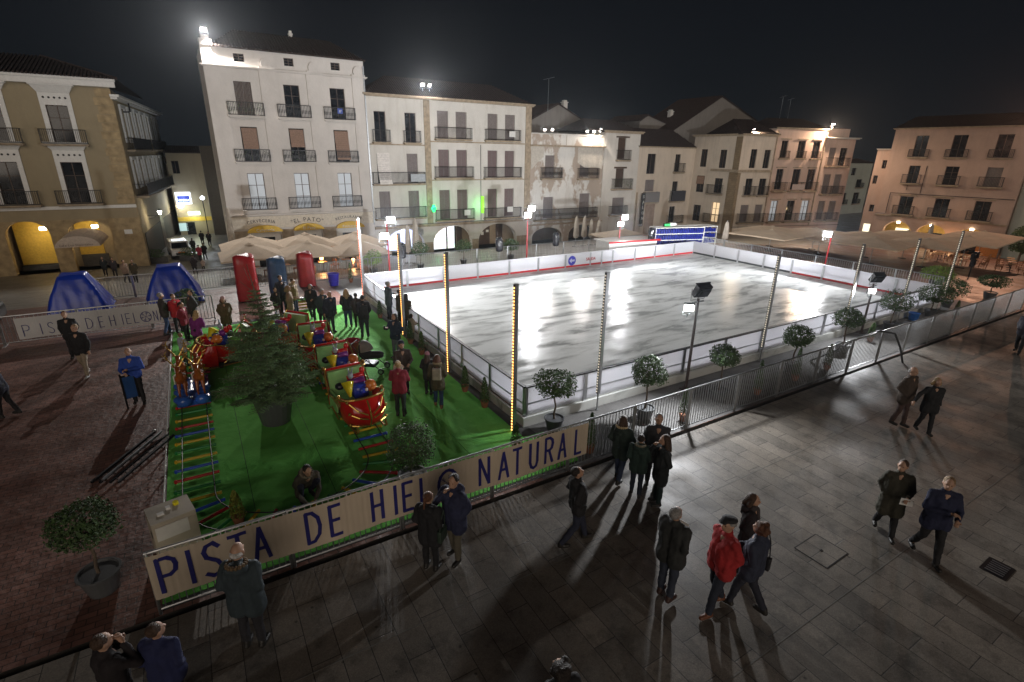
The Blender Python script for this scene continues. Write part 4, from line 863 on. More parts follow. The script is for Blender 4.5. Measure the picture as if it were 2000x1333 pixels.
# boards, each panel a thing
def perf_mat():
    m, N, L, b = _new('perforated_skirt'); tc = N.new('ShaderNodeTexCoord'); w = N.new('ShaderNodeTexVoronoi'); w.inputs['Scale'].default_value = 17; w.inputs['Randomness'].default_value = 0; L.new(tc.outputs['Object'], w.inputs['Vector'])
    r = N.new('ShaderNodeMath'); r.operation = 'LESS_THAN'; r.inputs[1].default_value = .33; L.new(w.outputs['Distance'], r.inputs[0]); mx = N.new('ShaderNodeMixRGB'); mx.inputs[1].default_value = (.42, .43, .4, 1); mx.inputs[2].default_value = (.03, .03, .03, 1); L.new(r.outputs[0], mx.inputs[0]); L.new(mx.outputs[0], b.inputs['Base Color']); b.inputs['Roughness'].default_value = .5; return m
M_perf = perf_mat(); M_rubber = mat('black_rubber_strip', (.03, .032, .035), .6); M_skirtwood = mat('brown_plinth', (.1, .065, .05), .7, 0, .2, 4)
def board(x, y, rz, L, label, group, kick, skirt, rail=M_black):
    """local x along the board, -y towards the ice"""
    t = thing('rink_board', label, 'rink board', (x, y, 0), rz, group)
    m = MB(); m.box(.03, L - .03, -.02, .02, IZ + .03, 1.12); m.build('panel', M_white, t)
    for a in (0, L - .06): m = MB(); m.box(a, a + .06, -.035, .045, .02, 1.12); m.build('post', M_alu, t)
    m = MB(); m.box(.06, L - .06, .022, .04, .62, .66); m.build('cross_bar', M_alu, t)
    m = MB(); m.box(0, L, -.045, .055, 1.122, 1.16); m.build('top_rail', rail, t)
    m = MB(); m.box(.03, L - .03, -.034, -.021, IZ + .03, IZ + .14); m.build('kick_strip', kick, t)
    m = MB(); m.box(.06, L - .06, .0, .03, .01, IZ + .025); m.build('skirt', skirt, t)
    return t
def lab(prefix, i, n, a, b):
    if i == 0: return '%s, nearest %s' % (prefix, a)
    if i == n - 1: return '%s, nearest %s' % (prefix, b)
    o = ('', 'second', 'third', 'fourth', 'fifth', 'sixth', 'seventh', 'eighth', 'ninth', 'tenth', 'eleventh', 'twelfth', 'thirteenth', 'fourteenth', 'fifteenth', 'sixteenth', 'seventeenth', 'eighteenth')
    return '%s, %s from %s' % (prefix, o[i], a)
N_ = ('', 'second', 'third', 'fourth', 'fifth', 'sixth', 'seventh', 'eighth', 'ninth', 'tenth', 'eleventh', 'twelfth')
bx = [X0, 9.2, 11.3, 13.4, 15.5, 17.55, 19.6, 21.6, 22.55, 23.5, 25.5, 27.4, 29.3, X1]
for i in range(13): board(bx[i + 1], Y1, PI, bx[i + 1] - bx[i], lab('white back board with red kick strip', i, 13, 'the left rink corner', 'the far rink corner'), 'back boards of the rink', M_red, M_perf, M_white)
def bn(x): return [k for k in range(13) if bx[k] <= x < bx[k + 1]][0]
# arrow sign and SALIDA stencil on the back boards
p = onY(1117, 506, Y1 - .03); t = thing('arrow_sign', 'round blue sign with a white left arrow on the back boards', 'sign', (p.x, Y1 - .045, .72))
m = MB(); m.lathe([(.3, 0), (.3, .012)], 28, (0, 0, 0), Matrix.Rotation(PI / 2, 4, 'X')); m.build('disc', mat('blue_sign', (.03, .03, .3), .4), t)
m = MB(); m.add([(-.22, -.016, 0), (-.02, -.016, .17), (-.02, -.016, .06), (.2, -.016, .06), (.2, -.016, -.06), (-.02, -.016, -.06), (-.02, -.016, -.17)], [(0, 6, 5, 4, 3, 2, 1)]); m.build('arrow', M_white, t)
p = onY(1155, 501, Y1 - .03); t = thing('exit_lettering', 'red stencilled word SALIDA on a white back board', 'lettering', (p.x - .42, Y1 - .035, .62))
m = MB(); write(m, 'SALIDA', .22, Matrix.Diagonal((1, 1, 1.25, 1))); m.build('lettering', M_red, t)
n = 8; Ly = (Y1 - Y0) / n
for i in range(n): board(X1, Y0 + i * Ly, PI / 2, Ly, lab('white board on the right rink side', i, n, 'the near corner', 'the far corner'), 'right side boards of the rink', M_rubber if i > 3 else M_red, M_perf, M_white)
for i in range(n): board(X0, Y0 + (i + 1) * Ly, -PI / 2, Ly, lab('white board beside the green carpet', i, n, 'the near corner', 'the far corner'), 'left side boards of the rink', M_red, M_skirtwood)
n = 12; Lx = (X1 - X0) / n
for i in range(n): board(X0 + i * Lx, Y0, 0 + PI * 0, Lx, lab('white front board with perforated skirt', i, n, 'the LED mast corner', 'the clipped trees at right'), 'front boards of the rink', M_rubber, M_perf).rotation_euler = (0, 0, 0)
# (front boards face the camera with their skirts; turn them so the skirt is outside)
for o in COL.objects:
    if o.get('group') == 'front boards of the rink': o.location.x += Lx; o.rotation_euler = (0, 0, PI)
    elif o.get('group') == 'back boards of the rink': o.location.x -= 0
# the back boards look at the ice with local -y: rotate those the other way
for i, o in enumerate([o for o in COL.objects if o.get('group') == 'back boards of the rink']): o.rotation_euler = (0, 0, 0); o.location.x = bx[i]
for o in [o for o in COL.objects if o.get('group') == 'right side boards of the rink']: o.rotation_euler = (0, 0, -PI / 2); o.location.y += Ly
for o in [o for o in COL.objects if o.get('group') == 'left side boards of the rink']: o.rotation_euler = (0, 0, PI / 2); o.location.y -= Ly

# ------------------------------------------------------------------ barrier panels
def barrier(x, y, z, rz, L, h, label, group, dark=False, legs=.0, n=None):
    t = thing('barrier_panel', label, 'barrier', (x, y, z), rz, group)
    m = MB(); m.tube((0, 0, h), (L, 0, h), .024, .024, 8); m.build('rail', M_galv, t); m = MB(); m.tube((0, 0, .1), (L, 0, .1), .018); m.build('rail', M_galv, t)
    m = MB(); n = n or int(L / .115)
    for i in range(1, n): x_ = L * i / n; m.tube((x_, 0, .1), (x_, 0, h), .0095, .0095, 5, False)
    m.build('bars', M_galv, t)
    for a in (.012, L - .012):
        m = MB(); m.tube((a, 0, -legs), (a, 0, h), .026, .026, 8)
        if legs == 0: m.box(a - .02, a + .02, -.22, .22, 0, .025)
        m.build('post', M_galv, t)
    return t
FY_ = 8.24
for i in range(18):
    x = -1.48 + i * 2.02
    t = barrier(x, FY_, 0, 0, 1.99, 1.2, lab('steel barrier panel on the near deck edge', i, 18, 'the white cabinet', 'the far right end'), 'barrier panels along the near edge', legs=.55, n=20)
    m = MB(); m.box(0, 1.99, -.02, .02, -.12, -.02); m.build('lower_beam', M_galv, t)
    if i % 3 == 2: m = MB(); m.box(1.4, 1.65, -.026, -.021, -.1, -.05); m.build('red_sticker', M_red, t)
ys = onX(1490, 475, 34.3); 
for i in range(8): barrier(34.3, 11.5 + i * 2.35, 0, PI / 2, 2.32, 1.1, lab('steel barrier panel beyond the right rink side', i, 8, 'the bright bushes', 'the skate racks'), 'barrier panels on the right side', n=18)
for i in range(10): barrier(8.6 + i * 2.35, 30.35, 0, 0, 2.32, 1.1, lab('steel barrier panel behind the back boards', i, 10, 'the left LED mast', 'the skate racks'), 'barrier panels at the back', n=18)
for i in range(6): barrier(-5.4 + i * 2.3, 30.2 if i > 2 else 31.4, 0 if i > 2 else ground(0, 31.4), 0, 2.27, 1.1, lab('steel barrier panel behind the covered machines', i, 6, 'the left tarpaulin', 'the blue bin'), 'barrier panels behind the fair rides', n=18)
for i in range(5): barrier(-11.3 + i * 2.3 - .05, 25.15 - .0 * i, 0, .0, 2.27, 1.1, lab('steel barrier panel carrying the second banner', i, 5, 'the left frame edge', 'the reindeer'), 'barrier panels under the second banner', n=18)

# ------------------------------------------------------------------ banners with hand cut letters
ST = {'P': [[(0, 0), (0, 1), (.35, 1), (.55, .9), (.6, .75), (.55, .58), (.35, .48), (0, .48)]], 'I': [[(0, 0), (0, 1)]], 'S': [[(.6, .86), (.42, 1), (.15, .96), (.03, .8), (.1, .62), (.48, .42), (.6, .25), (.5, .06), (.25, 0), (0, .12)]],
      'T': [[(0, 1), (.65, 1)], [(.32, 0), (.32, 1)]], 'A': [[(0, 0), (.32, 1), (.64, 0)], [(.12, .34), (.52, .34)]], 'D': [[(0, 0), (0, 1), (.3, .98), (.55, .78), (.62, .5), (.55, .22), (.3, .02), (0, 0)]], 'E': [[(.5, 0), (0, 0), (0, 1), (.5, 1)], [(0, .52), (.42, .52)]],
      'H': [[(0, 0), (0, 1)], [(.55, 0), (.55, 1)], [(0, .5), (.55, .5)]], 'L': [[(0, 1), (0, 0), (.5, 0)]], 'O': [[(.45 + .45 * math.cos(a * PI / 9), .5 + .5 * math.sin(a * PI / 9)) for a in range(19)]], 'N': [[(0, 0), (0, 1), (.55, 0), (.55, 1)]],
      'U': [[(0, 1), (0, .25), (.1, .06), (.3, 0), (.5, .06), (.6, .25), (.6, 1)]], 'R': [[(0, 0), (0, 1), (.35, 1), (.55, .9), (.6, .76), (.52, .58), (.35, .5), (0, .5)], [(.3, .5), (.6, 0)]]}
def stroke(mb, pts, w, y, bend):
    """a bevel-less ribbon 4 mm proud of the cloth"""
    for (xa, za), (xb, zb) in zip(pts[:-1], pts[1:]):
        d = Vector((xb - xa, 0, zb - za)); L = d.length
        if L < 1e-5: continue
        d.normalize(); nrm = Vector((-d.z, 0, d.x)) * w / 2; e = d * w * .3
        a = Vector((xa, 0, za)) - e; b = Vector((xb, 0, zb)) + e; k = max(1, int(L / .06))
        for i in range(k):
            p = a + (b - a) * i / k; q = a + (b - a) * (i + 1) / k
            mb.quad(*[(v.x, bend(v.x) + y, v.z) for v in (p - nrm, q - nrm, q + nrm, p + nrm)])
def snow(mb, cx, cz, r, y, bend, w=.012):
    for k in range(6):
        a = k * PI / 3 + .2; f = lambda rr, da=0: (cx + rr * math.cos(a + da), cz + rr * math.sin(a + da))
        stroke(mb, [f(.05 * r), f(r)], w, y, bend)
        for q in (.5, .75):
            for s_ in (-.35, .35): stroke(mb, [f(r * q), f(r * (q + .2), s_ * .7)], w, y, bend)
def banner(label, x0, x1, y, z0, z1, letters, lw, lh, ang=0., sw=.066, group=None, snowr=.2, cloth=None, shade=0):
    t = thing('banner', label, 'banner', (x0, y, 0)); L = x1 - x0
    bend = lambda x: -.05 - .012 * abs(math.sin(x * PI / .1)) ** .5 - .014 * math.sin(x * 3.1) - .006 * math.sin(x * 11.7)
    m = MB(); n = int(L / .03); m.smooth = True
    rows = 5; vs = []
    for j in range(rows):
        q = j / (rows - 1)
        for i in range(n + 1): x = L * i / n; vs.append((x, bend(x) + .01 * (1 - q), z0 + (z1 - z0) * q + .012 * math.sin(x * 1.7) * (1 - q)))
    m.add(vs, [(j * (n + 1) + i, j * (n + 1) + i + 1, (j + 1) * (n + 1) + i + 1, (j + 1) * (n + 1) + i) for j in range(rows - 1) for i in range(n)])
    m.build('cloth', cloth, t)
    for ch, px, s in letters:
        m = MB()
        for st in ST[ch]: stroke(m, [(px - x0 + u * lw * s, z0 + (z1 - z0) * .14 + v * lh) for u, v in st], sw * lh / .62, -.006, bend)
        if ch == 'O' : snow(m, px - x0 + .45 * lw * s, z0 + (z1 - z0) * .14 + .5 * lh, snowr, -.006, bend)
        m.build('letter', mat('navy_lettering', (.02, .02, .16), .5), t)
    for i in range(int(L / 1.0) + 1):
        m = MB(); m.path([(min(i * 1.0 + .02, L - .02), -.03, z1 - .03), (min(i * 1.0 + .02, L - .02), .0, z1 + .03), (min(i * 1.0 + .02, L - .02) + .01, .06, z1 - .02)], .007); m.build('tie', M_whitefr, t)
    return t
M_cloth = mat('beige_banner_cloth', (.56, .47, .36), .7, 0, .08, 1.2)
banner('long beige banner reading PISTA DE HIELO NATURAL in navy letters on the near barrier', -1.47, 7.05, 8.2, .36, 1.2,
       [('P', -1.34, .62), ('I', -.93, 1), ('S', -.74, .6), ('T', -.36, .6), ('A', -.02, .55), ('D', .82, .56), ('E', 1.22, .55), ('H', 1.98, .55), ('I', 2.42, 1), ('E', 2.58, .55), ('L', 2.93, .55), ('O', 3.3, .72), ('N', 4.23, .6), ('A', 4.68, .55), ('T', 5.02, .5), ('U', 5.46, .5), ('R', 5.88, .5), ('A', 6.24, .5), ('L', 6.7, .5)], .62, .62, cloth=M_cloth)
banner('second pale banner with thin black letters on the barrier at far left', -6.3, -1.3, 25.08, .2, 1.02,
       [('P', -6.12, .7), ('I', -5.6, 1), ('S', -5.4, .6), ('T', -5.1, .6), ('A', -4.8, .6), ('D', -4.25, .7), ('E', -3.85, .6), ('H', -3.5, .6), ('I', -3.1, 1), ('E', -2.98, .6), ('L', -2.72, .6), ('O', -2.5, .9), ('N', -2.05, .5), ('A', -1.85, .45), ('T', -1.72, .4), ('U', -1.55, .3)], .45, .42, sw=.034, cloth=mat('pale_banner_cloth', (.55, .55, .55), .7, 0, .1, 1))

# ------------------------------------------------------------------ LED masts around the rink
M_ledo = emis('amber_led', (1, .42, .1), 4); M_ledw = emis('white_led', (1, .88, .7), .5); M_ledr = emis('red_led', (1, .22, .1), 3)
def led_mast(x, y, h, z0, label, led, side=-1, foot=0):
    t = thing('led_mast', label, 'light mast', (x, y, z0), 0, 'LED masts round the rink')
    m = MB(); m.box(-.05, .05, -.04, .04, foot, h); m.build('profile', M_alu, t)
    m = MB(); m.box(-.062, -.05, -.035, .035, foot, h - .02); m.build('back_strip', M_black, t)
    n = int((h - foot) / .085); m = MB()
    for i in range(n): z = foot + .05 + i * (h - foot - .08) / n; m.box(-.074, -.062, -.03, .012, z, z + .032)
    m.build('led_strip', led, t)
    if foot: m = MB(); m.tube((0, 0, 0), (0, 0, foot), .025); m.box(-.04, .04, -.04, .04, 0, .03); m.build('stem', M_galv, t)
    return t
for x, y, h, led, l in ((6.45, 10.45, 4.05, M_ledo, 'amber lit LED mast at the near left rink corner'), (6.6, 14.9, 4.1, M_ledo, 'amber lit LED mast halfway along the green carpet'), (6.6, 19.3, 4.1, M_ledo, 'amber lit LED mast by the family watching the ice'), (6.75, 25.5, 4.0, M_ledr, 'reddish LED mast at the back left rink corner by the parasols')): led_mast(x, y, h, 0, l, led)
for x, y, h, led, l in ((9.2, 10.3, 4.1, M_ledw, 'silver mast in front of the rink left of the floodlit shrub'), (16.9, 10.35, 3.95, M_ledw, 'silver mast in front of the rink behind the second round tree'), (22.4, 10.35, 3.9, M_ledw, 'silver mast right of the front floodlight, tallest of the right group'), (27.1, 10.35, 3.8, M_ledw, 'silver mast beside the second front floodlight'), (31.3, 10.3, 3.9, M_ledw, 'rightmost silver mast with white lamps at the near right rink corner')): led_mast(x, y, h, 0, l, led, foot=.55)

# ------------------------------------------------------------------ floodlight masts
def flood_mast(loc, z, label, heads, col, pole=M_red):
    t = thing('light_pole', label, 'light pole', (loc[0], loc[1], ground(*loc[:2])), 0, 'floodlight poles of the rink'); b = ground(*loc[:2])
    m = MB(); m.tube((0, 0, 0), (0, 0, z - b), .05, .04, 8); m.box(-.15, .15, -.15, .15, 0, .03); m.build('pole', pole, t)
    m = MB(); m.tube((-.25, 0, z - b - .1), (.25, 0, z - b - .1), .025); m.build('crossbar', M_galv, t)
    return t
def rink_flood(loc, aim, label, power, size=.5, col=(.95, .97, 1), cone=150, glass=None):
    return floodlight(loc, aim, label, power, col, 'rink floodlights', .3, size, 'rink_floodlight', cone, glass or M_wfl, True, .3)
def flood_front(fa, Yp, zt, xpole, label, l1, l2, plow, pw, plw):
    flood_mast((xpole, Yp), zt, label, 2, None, mat('brown_pole', (.06, .04, .035), .5))
    rink_flood((xpole, Yp - .02, zt + .32), (xpole + fa, 30, 15.5), l1, pw, .5, cone=100)
    rink_flood(plow, (plow[0] - 8.0, 2.5, .5), l2, plw, .3, cone=176)
MASTS = [((9.1, 28.5), 3.6, 'red pole with two glaring floodlights behind the back left rink corner', [(9.26, 3.5), (8.85, 2.65)], 'left back pole'),
         ((18.35, 28.5), 3.85, 'red pole with two glaring floodlights behind the middle of the back boards', [(18.47, 3.78), (18.2, 3.38)], 'middle back pole'),
         ((26.4, 28.6), 3.0, 'thin pole with two glaring floodlights beside the skate racks', [(26.56, 2.86), (26.2, 2.4)], 'right back pole')]
for (x, y), z, l, hs, nm in MASTS:
    flood_mast((x, y), z, l, 2, None)
    for k, (hx, hz) in enumerate(hs): rink_flood((hx, y - .25, hz), (hx * .6 if k == 0 else hx - 4.5, -8 if k == 0 else 9, 1.2 if k == 0 else .5), ('upper' if k == 0 else 'lower') + ' white floodlight on the ' + nm, 1500 if k == 0 else (3000 if x < 10 else 1000), cone=76 if k == 0 else (118 if x > 10 else 165))
flood_mast((33.6, 17.5), 2.75, 'red pole with one glaring floodlight behind the right rink side', 1, None)
rink_flood((33.3, 17.6, 2.66), (14, 9, .6), 'single white floodlight on the pole behind the right rink side', 1500, cone=172)
flood_front(3, 10.02, 3.0, 12.63, 'brown front pole left of centre carrying a dark flood housing and a glaring lamp', 'big dark backed floodlight on top of the left front pole', 'glaring lower floodlight on the left front pole', (12.0, 9.8, 2.85), 14000, 640)
flood_front(9, 10.3, 2.15, 23.85, 'brown front pole at right carrying a dark flood housing and a glaring lamp', 'big dark backed floodlight on top of the right front pole', 'glaring lower floodlight on the right front pole', (23.4, 10.1, 1.93), 17000, 340)

# ------------------------------------------------------------------ covered speakers
def speaker(px, py, Y, label, s=1.):
    p = onY(px, py, Y); t = thing('speaker', label, 'speaker', (p.x, Y, ground(p.x, Y)), random.uniform(-.3, .3), 'plastic wrapped loudspeakers'); h = p.z - ground(p.x, Y)
    m = MB(); m.tube((0, 0, .0), (0, 0, h - .4), .02)
    for a in range(3): m.tube((0, 0, .5), (.4 * math.cos(a * 2.1), .4 * math.sin(a * 2.1), 0), .015)
    m.build('stand', M_galv, t)
    m = MB(); m.smooth = True; random.seed(int(px)); vs = []; n = 14
    for j, (r, z) in enumerate(((.16, -.42), (.23, -.36), (.24, -.1), (.25, .15), (.22, .38), (.1, .45))):
        for i in range(n): a = 2 * PI * i / n; k = r * (1 + random.uniform(-.14, .1)) * s; vs.append((k * math.cos(a), k * math.sin(a) * .9, h + z * s))
    m.add(vs, [(j * n + i, j * n + (i + 1) % n, (j + 1) * n + (i + 1) % n, (j + 1) * n + i) for j in range(5) for i in range(n)] + [tuple(range(n - 1, -1, -1)), tuple(range(5 * n, 6 * n))])
    m.build('wrapped_box', mat('crinkled_black_plastic', (.02, .02, .024), .16, 0, .4, 6, 1.0, 9), t)
speaker(784, 490, 27.6, 'black loudspeaker on a stand below the left back floodlights'); speaker(975, 478, 27.6, 'plastic wrapped loudspeaker in front of the round tree by the arcade'); speaker(1086, 468, 27.6, 'plastic wrapped loudspeaker behind the arrow sign'); speaker(1272, 457, 27.4, 'plastic wrapped loudspeaker against the blue skate racks')

# ------------------------------------------------------------------ skate racks and kiosk roof
def rack(x, y, z, L, D, label, rz=0):
    t = thing('skate_rack', label, 'rack', (x, y, z), rz, 'skate racks'); H = 1.35
    m = MB()
    for a in (0, L - .04): [m.box(a, a + .04, b, b + .04, -z - .0, H) for b in (0, D - .04)]
    for k in range(4): zz = k * .44 + .02; m.box(.04, L - .04, 0, .04, zz - .03, zz + .01); m.box(.04, L - .04, D - .04, D, zz - .03, zz + .01); [m.box(a, a + .04, .04, D - .04, zz - .03, zz + .01) for a in (0, L - .04)]; m.box(.04, L - .04, .04, D - .04, zz - .012, zz) if k < 4 else 0
    m.build('frame', M_whitefr, t)
    random.seed(int(x * 7)); m = MB(); n = int(L / .2)
    for k in range(3):
        for i in range(n):
            x_ = .06 + i * (L - .1) / n; h = random.uniform(.24, .34); dz = k * .44 + .025
            for yy in (.05, D - .33): m.box(x_, x_ + .13, yy, yy + .1, dz, dz + h); m.box(x_, x_ + .13, yy + .1, yy + .26, dz, dz + .12)
    o = m.build('skates', mat('blue_skate_boot', (.01, .02, .2), .35, 0, .5, 14), t); tag(o, kind='stuff'); return t
rack(28.6, 27.2, .78, 4.0, 1.0, 'white rack full of blue skates just behind the far rink corner', -.3)
rack(32.9, 28.4, .5, 3.0, 1.0, 'second rack of blue skates standing farther right and back', -.3)
t = thing('kiosk', 'low white kiosk with a red edged roof beside the skate racks', 'kiosk', (24.6, 27.6, 0), -.1)
m = MB(); m.box(0, 4.2, 0, 1.6, 0, 1.25); m.build('wall', M_whitefr, t); m = MB(); m.box(-.12, 4.32, -.17, 1.77, 1.25, 1.34); m.build('roof', M_whitefr, t); m = MB(); m.box(-.16, 4.36, -.21, -.171, 1.24, 1.36); m.box(4.321, 4.36, -.17, 1.8, 1.24, 1.36); m.build('roof_edge', M_red, t)
p = onY(1303, 440, 27.6); t = thing('green_clock', 'green lit digit display on top of the skate rack', 'display', (p.x, 27.6, p.z)); m = MB(); m.box(-.3, .3, 0, .12, -.1, .12); m.build('case', M_black, t); m = MB(); [m.box(-.24 + k * .16, -.14 + k * .16, -.012, -.002, -.06, .08) for k in range(4)]; m.build('digits', emis('green_digits', (.05, .8, .15), 1.5), t)
tt = thing('fabric_bundle', 'crumpled pale cloth lying on top of the skate rack', 'cloth', (p.x + .8, 27.75, p.z - .02)); m = MB(); m.smooth = True; random.seed(3); [m.ell((random.uniform(-.2, .2), random.uniform(-.1, .1), .02), (.2, .15, .13)) for _ in range(4)]; m.build('cloth', M_whitefr, tt)

# ------------------------------------------------------------------ carpet and small ground things
def carpet_mat():
    m, N, L, b = _new('green_carpet'); tc = N.new('ShaderNodeTexCoord'); n1 = N.new('ShaderNodeTexNoise'); n1.inputs['Scale'].default_value = 1.6; n1.inputs['Detail'].default_value = 8; L.new(tc.outputs['Object'], n1.inputs['Vector'])
    r = N.new('ShaderNodeValToRGB'); e = r.color_ramp.elements; e[0].position = .3; e[0].color = (.12, .42, .075, 1); e[1].position = .7; e[1].color = (.17, .53, .11, 1); L.new(n1.outputs['Fac'], r.inputs[0]); L.new(r.outputs[0], b.inputs['Base Color']); b.inputs['Roughness'].default_value = .95; b.inputs['Specular IOR Level'].default_value = .15
    n2 = N.new('ShaderNodeTexNoise'); n2.inputs['Scale'].default_value = 70; n3 = N.new('ShaderNodeTexNoise'); n3.inputs['Scale'].default_value = 2.2; n3.inputs['Distortion'].default_value = 1.5; [L.new(tc.outputs['Object'], q.inputs['Vector']) for q in (n2, n3)]
    ad = N.new('ShaderNodeMath'); ad.operation = 'MULTIPLY_ADD'; ad.inputs[1].default_value = 5; L.new(n3.outputs['Fac'], ad.inputs[0]); L.new(n2.outputs['Fac'], ad.inputs[2])
    bp = N.new('ShaderNodeBump'); bp.inputs['Strength'].default_value = .5; bp.inputs['Distance'].default_value = .012; L.new(ad.outputs[0], bp.inputs['Height']); L.new(bp.outputs[0], b.inputs['Normal']); return m
M_carpet = carpet_mat()
def strip(mb, x0, x1, y0, y1, z):
    mb.quad((x0, y0, z), (x1, y0, z), (x1, y1, z), (x0, y1, z))
mb = MB(); xs = [-1.46, .12, 1.7, 3.3, 4.9, 6.5]
for a, b in zip(xs[:-1], xs[1:]): mb.box(a + .006, b - .006, 8.45, 24.0 + (.9 if a > 2.9 else (-.6 if a > 1.5 else 0)), .005, .016)
mb.box(6.5, 7.1, 8.45, 10.0, .006, .03); GC = tag(mb.build('green_carpet', M_carpet), 'bright green carpet laid in strips under the toy train and fir', 'carpet')
mb = MB(); mb.box(-1.46, 6.9, 8.3, 24.4, .0, .0045); mb.build('underlay', M_dark, GC)
t = thing('floor_cable', 'thin white cable cover along the left edge of the green carpet', 'cable', (0, 0, 0)); m = MB(); m.tube((-1.5, 9.6, .02), (-1.5, 24.3, .02), .018); m.build('cover', M_whitefr, t); m = MB(); m.box(-1.53, -1.47, 24.3, 24.4, 0, .05); m.build('end_plug', M_black, t)
t = thing('duct_hose', 'black hose looping over the near barrier down to the walk', 'hose', (20.4, 8.24, 0)); m = MB(); pts = [(-1.8, 1.2, .03), (-1.2, .8, .4), (-.6, .35, .95), (0, 0, 1.25), (.5, -.3, 1.15), (.75, -.5, .6), (.8, -.7, 0), (.4, -.8, -.4), (-.6, -.9, -.55), (-2.5, -.95, -.57)]; m.path(pts, .035, 7); m.build('tube', M_rubber, t)
# ------------------------------------------------------------------ trees and shrubs
M_leafd = mat('bay_leaf', (.05, .095, .028), .6, 0, .5, 5); M_leafl = mat('floodlit_leaf', (.24, .38, .08), .45, 0, .4, 5); M_bark = mat('bark', (.12, .09, .065), .85, 0, .3, 12, .5, 30)  # paler leaf copy has floodlight brightness put into its green
M_fir = mat('fir_needles', (.12, .2, .085), .6, 0, .5, 4); M_cyp = mat('cypress_green', (.05, .1, .022), .65, 0, .5, 9)
M_terra = mat('terracotta', (.3, .12, .06), .75, 0, .2, 6); M_plastpot = mat('grey_plastic_pot', (.09, .095, .1), .45, 0, .1, 3)
def crown_mesh(seed, n, rx, rz, leaf_s, gaps=.25):
    random.seed(seed); m = MB()
    bumps = [(Vector((random.gauss(0, 1), random.gauss(0, 1), random.gauss(0, 1))).normalized(), random.uniform(-.22, .16)) for _ in range(16)]
    for _ in range(n):
        d = Vector((random.gauss(0, 1), random.gauss(0, 1), random.gauss(0, 1))).normalized()
        k = 1 + sum(a * max(0, d.dot(b) - .72) * 3 for b, a in bumps); r = random.uniform(.45, 1.0) ** .5 * k
        if random.random() < .05: r *= 1.12
        if d.z < -.75: r *= .75
        c = Vector((d.x * rx * r, d.y * rx * r, d.z * rz * r)); leaf(m, c, leaf_s, (d + Vector((random.gauss(0, .6), random.gauss(0, .6), random.gauss(0, .6) + .3))).normalized())
    for _ in range(7):   # inner twigs
        d = Vector((random.gauss(0, 1), random.gauss(0, 1), abs(random.gauss(0, 1)))).normalized(); 
    return m
def pot_mb(r, h):
    m = MB(); m.lathe([(r * .7, 0), (r, h * .92), (r * 1.06, h * .92), (r * 1.06, h), (r * .94, h), (r * .9, h * .9), (0.01, h * .9)], 20); return m
def ball_tree(x, y, z, h, rx, rz, label, seed, n=1500, potr=.28, light=False, leafs=.075, group='clipped round trees in pots', trunk=None):
    t = thing('round_tree', label, 'tree', (x, y, z), random.uniform(0, 6), group)
    pot_mb(potr, potr * 1.35).build('pot', M_plastpot, t)
    random.seed(seed); m = MB(); c = h - rz; pts = [Vector((0, 0, potr))]; k = 5
    for i in range(1, k + 1): pts.append(Vector((random.uniform(-.03, .03), random.uniform(-.03, .03), potr + (c - potr) * i / k)))
    for i in range(k): m.tube(pts[i], pts[i + 1], .03 - .002 * i, .028 - .002 * i, 7)
    for _ in range(11):
        d = Vector((random.gauss(0, 1), random.gauss(0, 1), random.uniform(-.2, 1.2))).normalized(); a = pts[-1] - Vector((0, 0, rz * random.uniform(.2, .6))); m.tube(a, a + Vector((d.x * rx * .8, d.y * rx * .8, d.z * rz * .9)), .012, .004, 4)
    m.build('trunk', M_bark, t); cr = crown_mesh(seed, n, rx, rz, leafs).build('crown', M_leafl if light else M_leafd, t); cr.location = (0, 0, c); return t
TR = [(7.45, 10.0, 1.72, .5, .36, 'round clipped tree nearest the near left rink corner, thin bare stem'), (10.05, 9.25, 1.85, .42, .38, 'bright floodlit bushy tree by the near barrier where four people chat'),
      (12.9, 9.0, 1.75, .38, .3, 'round clipped tree just right of the left front floodlight pole'), (17.0, 9.2, 1.65, .44, .36, 'dense round tree in front of the second silver mast'),
      (20.6, 9.4, 1.75, .5, .36, 'wide loose tree wrapped round the second front floodlight pole'), (25.3, 9.9, 1.72, .62, .42, 'broad dark tree in front of the clear board near the right end'),
      (29.4, 10.0, 1.5, .65, .42, 'dark round tree behind the blue bucket'), (32.2, 10.4, 1.45, .68, .42, 'silvery lit tree between two darker ones at the right end')]
for i, (x, y, h, rx, rz, l) in enumerate(TR): ball_tree(x, y, .005, h + .06, rx * 1.15, rz * 1.2, l, 40 + i, 1900, .26, False, .085)
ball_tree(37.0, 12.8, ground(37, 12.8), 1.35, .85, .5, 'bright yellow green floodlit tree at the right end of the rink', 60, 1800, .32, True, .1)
ball_tree(36.2, 9.95, 0, 1.35, .7, .38, 'dark flat tree standing alone outside the right barrier', 61, 1300, .3, False, .1)
ball_tree(3.2, 9.35, .02, 1.62, .55, .55, 'large leafy bush tree behind the O of the banner', 62, 3200, .3, False, .06)
ball_tree(-2.3, 9.3, 0, 1.75, .5, .4, 'dark spreading tree wrapped at the stem left of the white cabinet', 63, 2600, .3, False, .07)
for px, py, l, rx, s_ in ((448, 420 + 55, None, 0, 0),) [:0]: pass
for i, (px, py, Y, rx, l) in enumerate(((820, 487, 31.6, .6, 'round bush behind the back barrier left of the lit shop'), (905, 481, 31.8, .6, 'round bush in front of the lit shop arch'), (998, 478, 31.8, .62, 'round bush under the second arcade arch'), (728, 503, 31.2, .6, 'pale lit round bush at the corner of the open parasols'), (362, 580, 26.8, .5, 'small round bush behind the man with jeans by the blue tarpaulin'))):
    p = onY(px, py, Y); g = ground(p.x, Y); ball_tree(p.x, Y, g, p.z - g + rx * .8, rx, rx * .85, l, 70 + i, 900, .24, i == 3, .11)
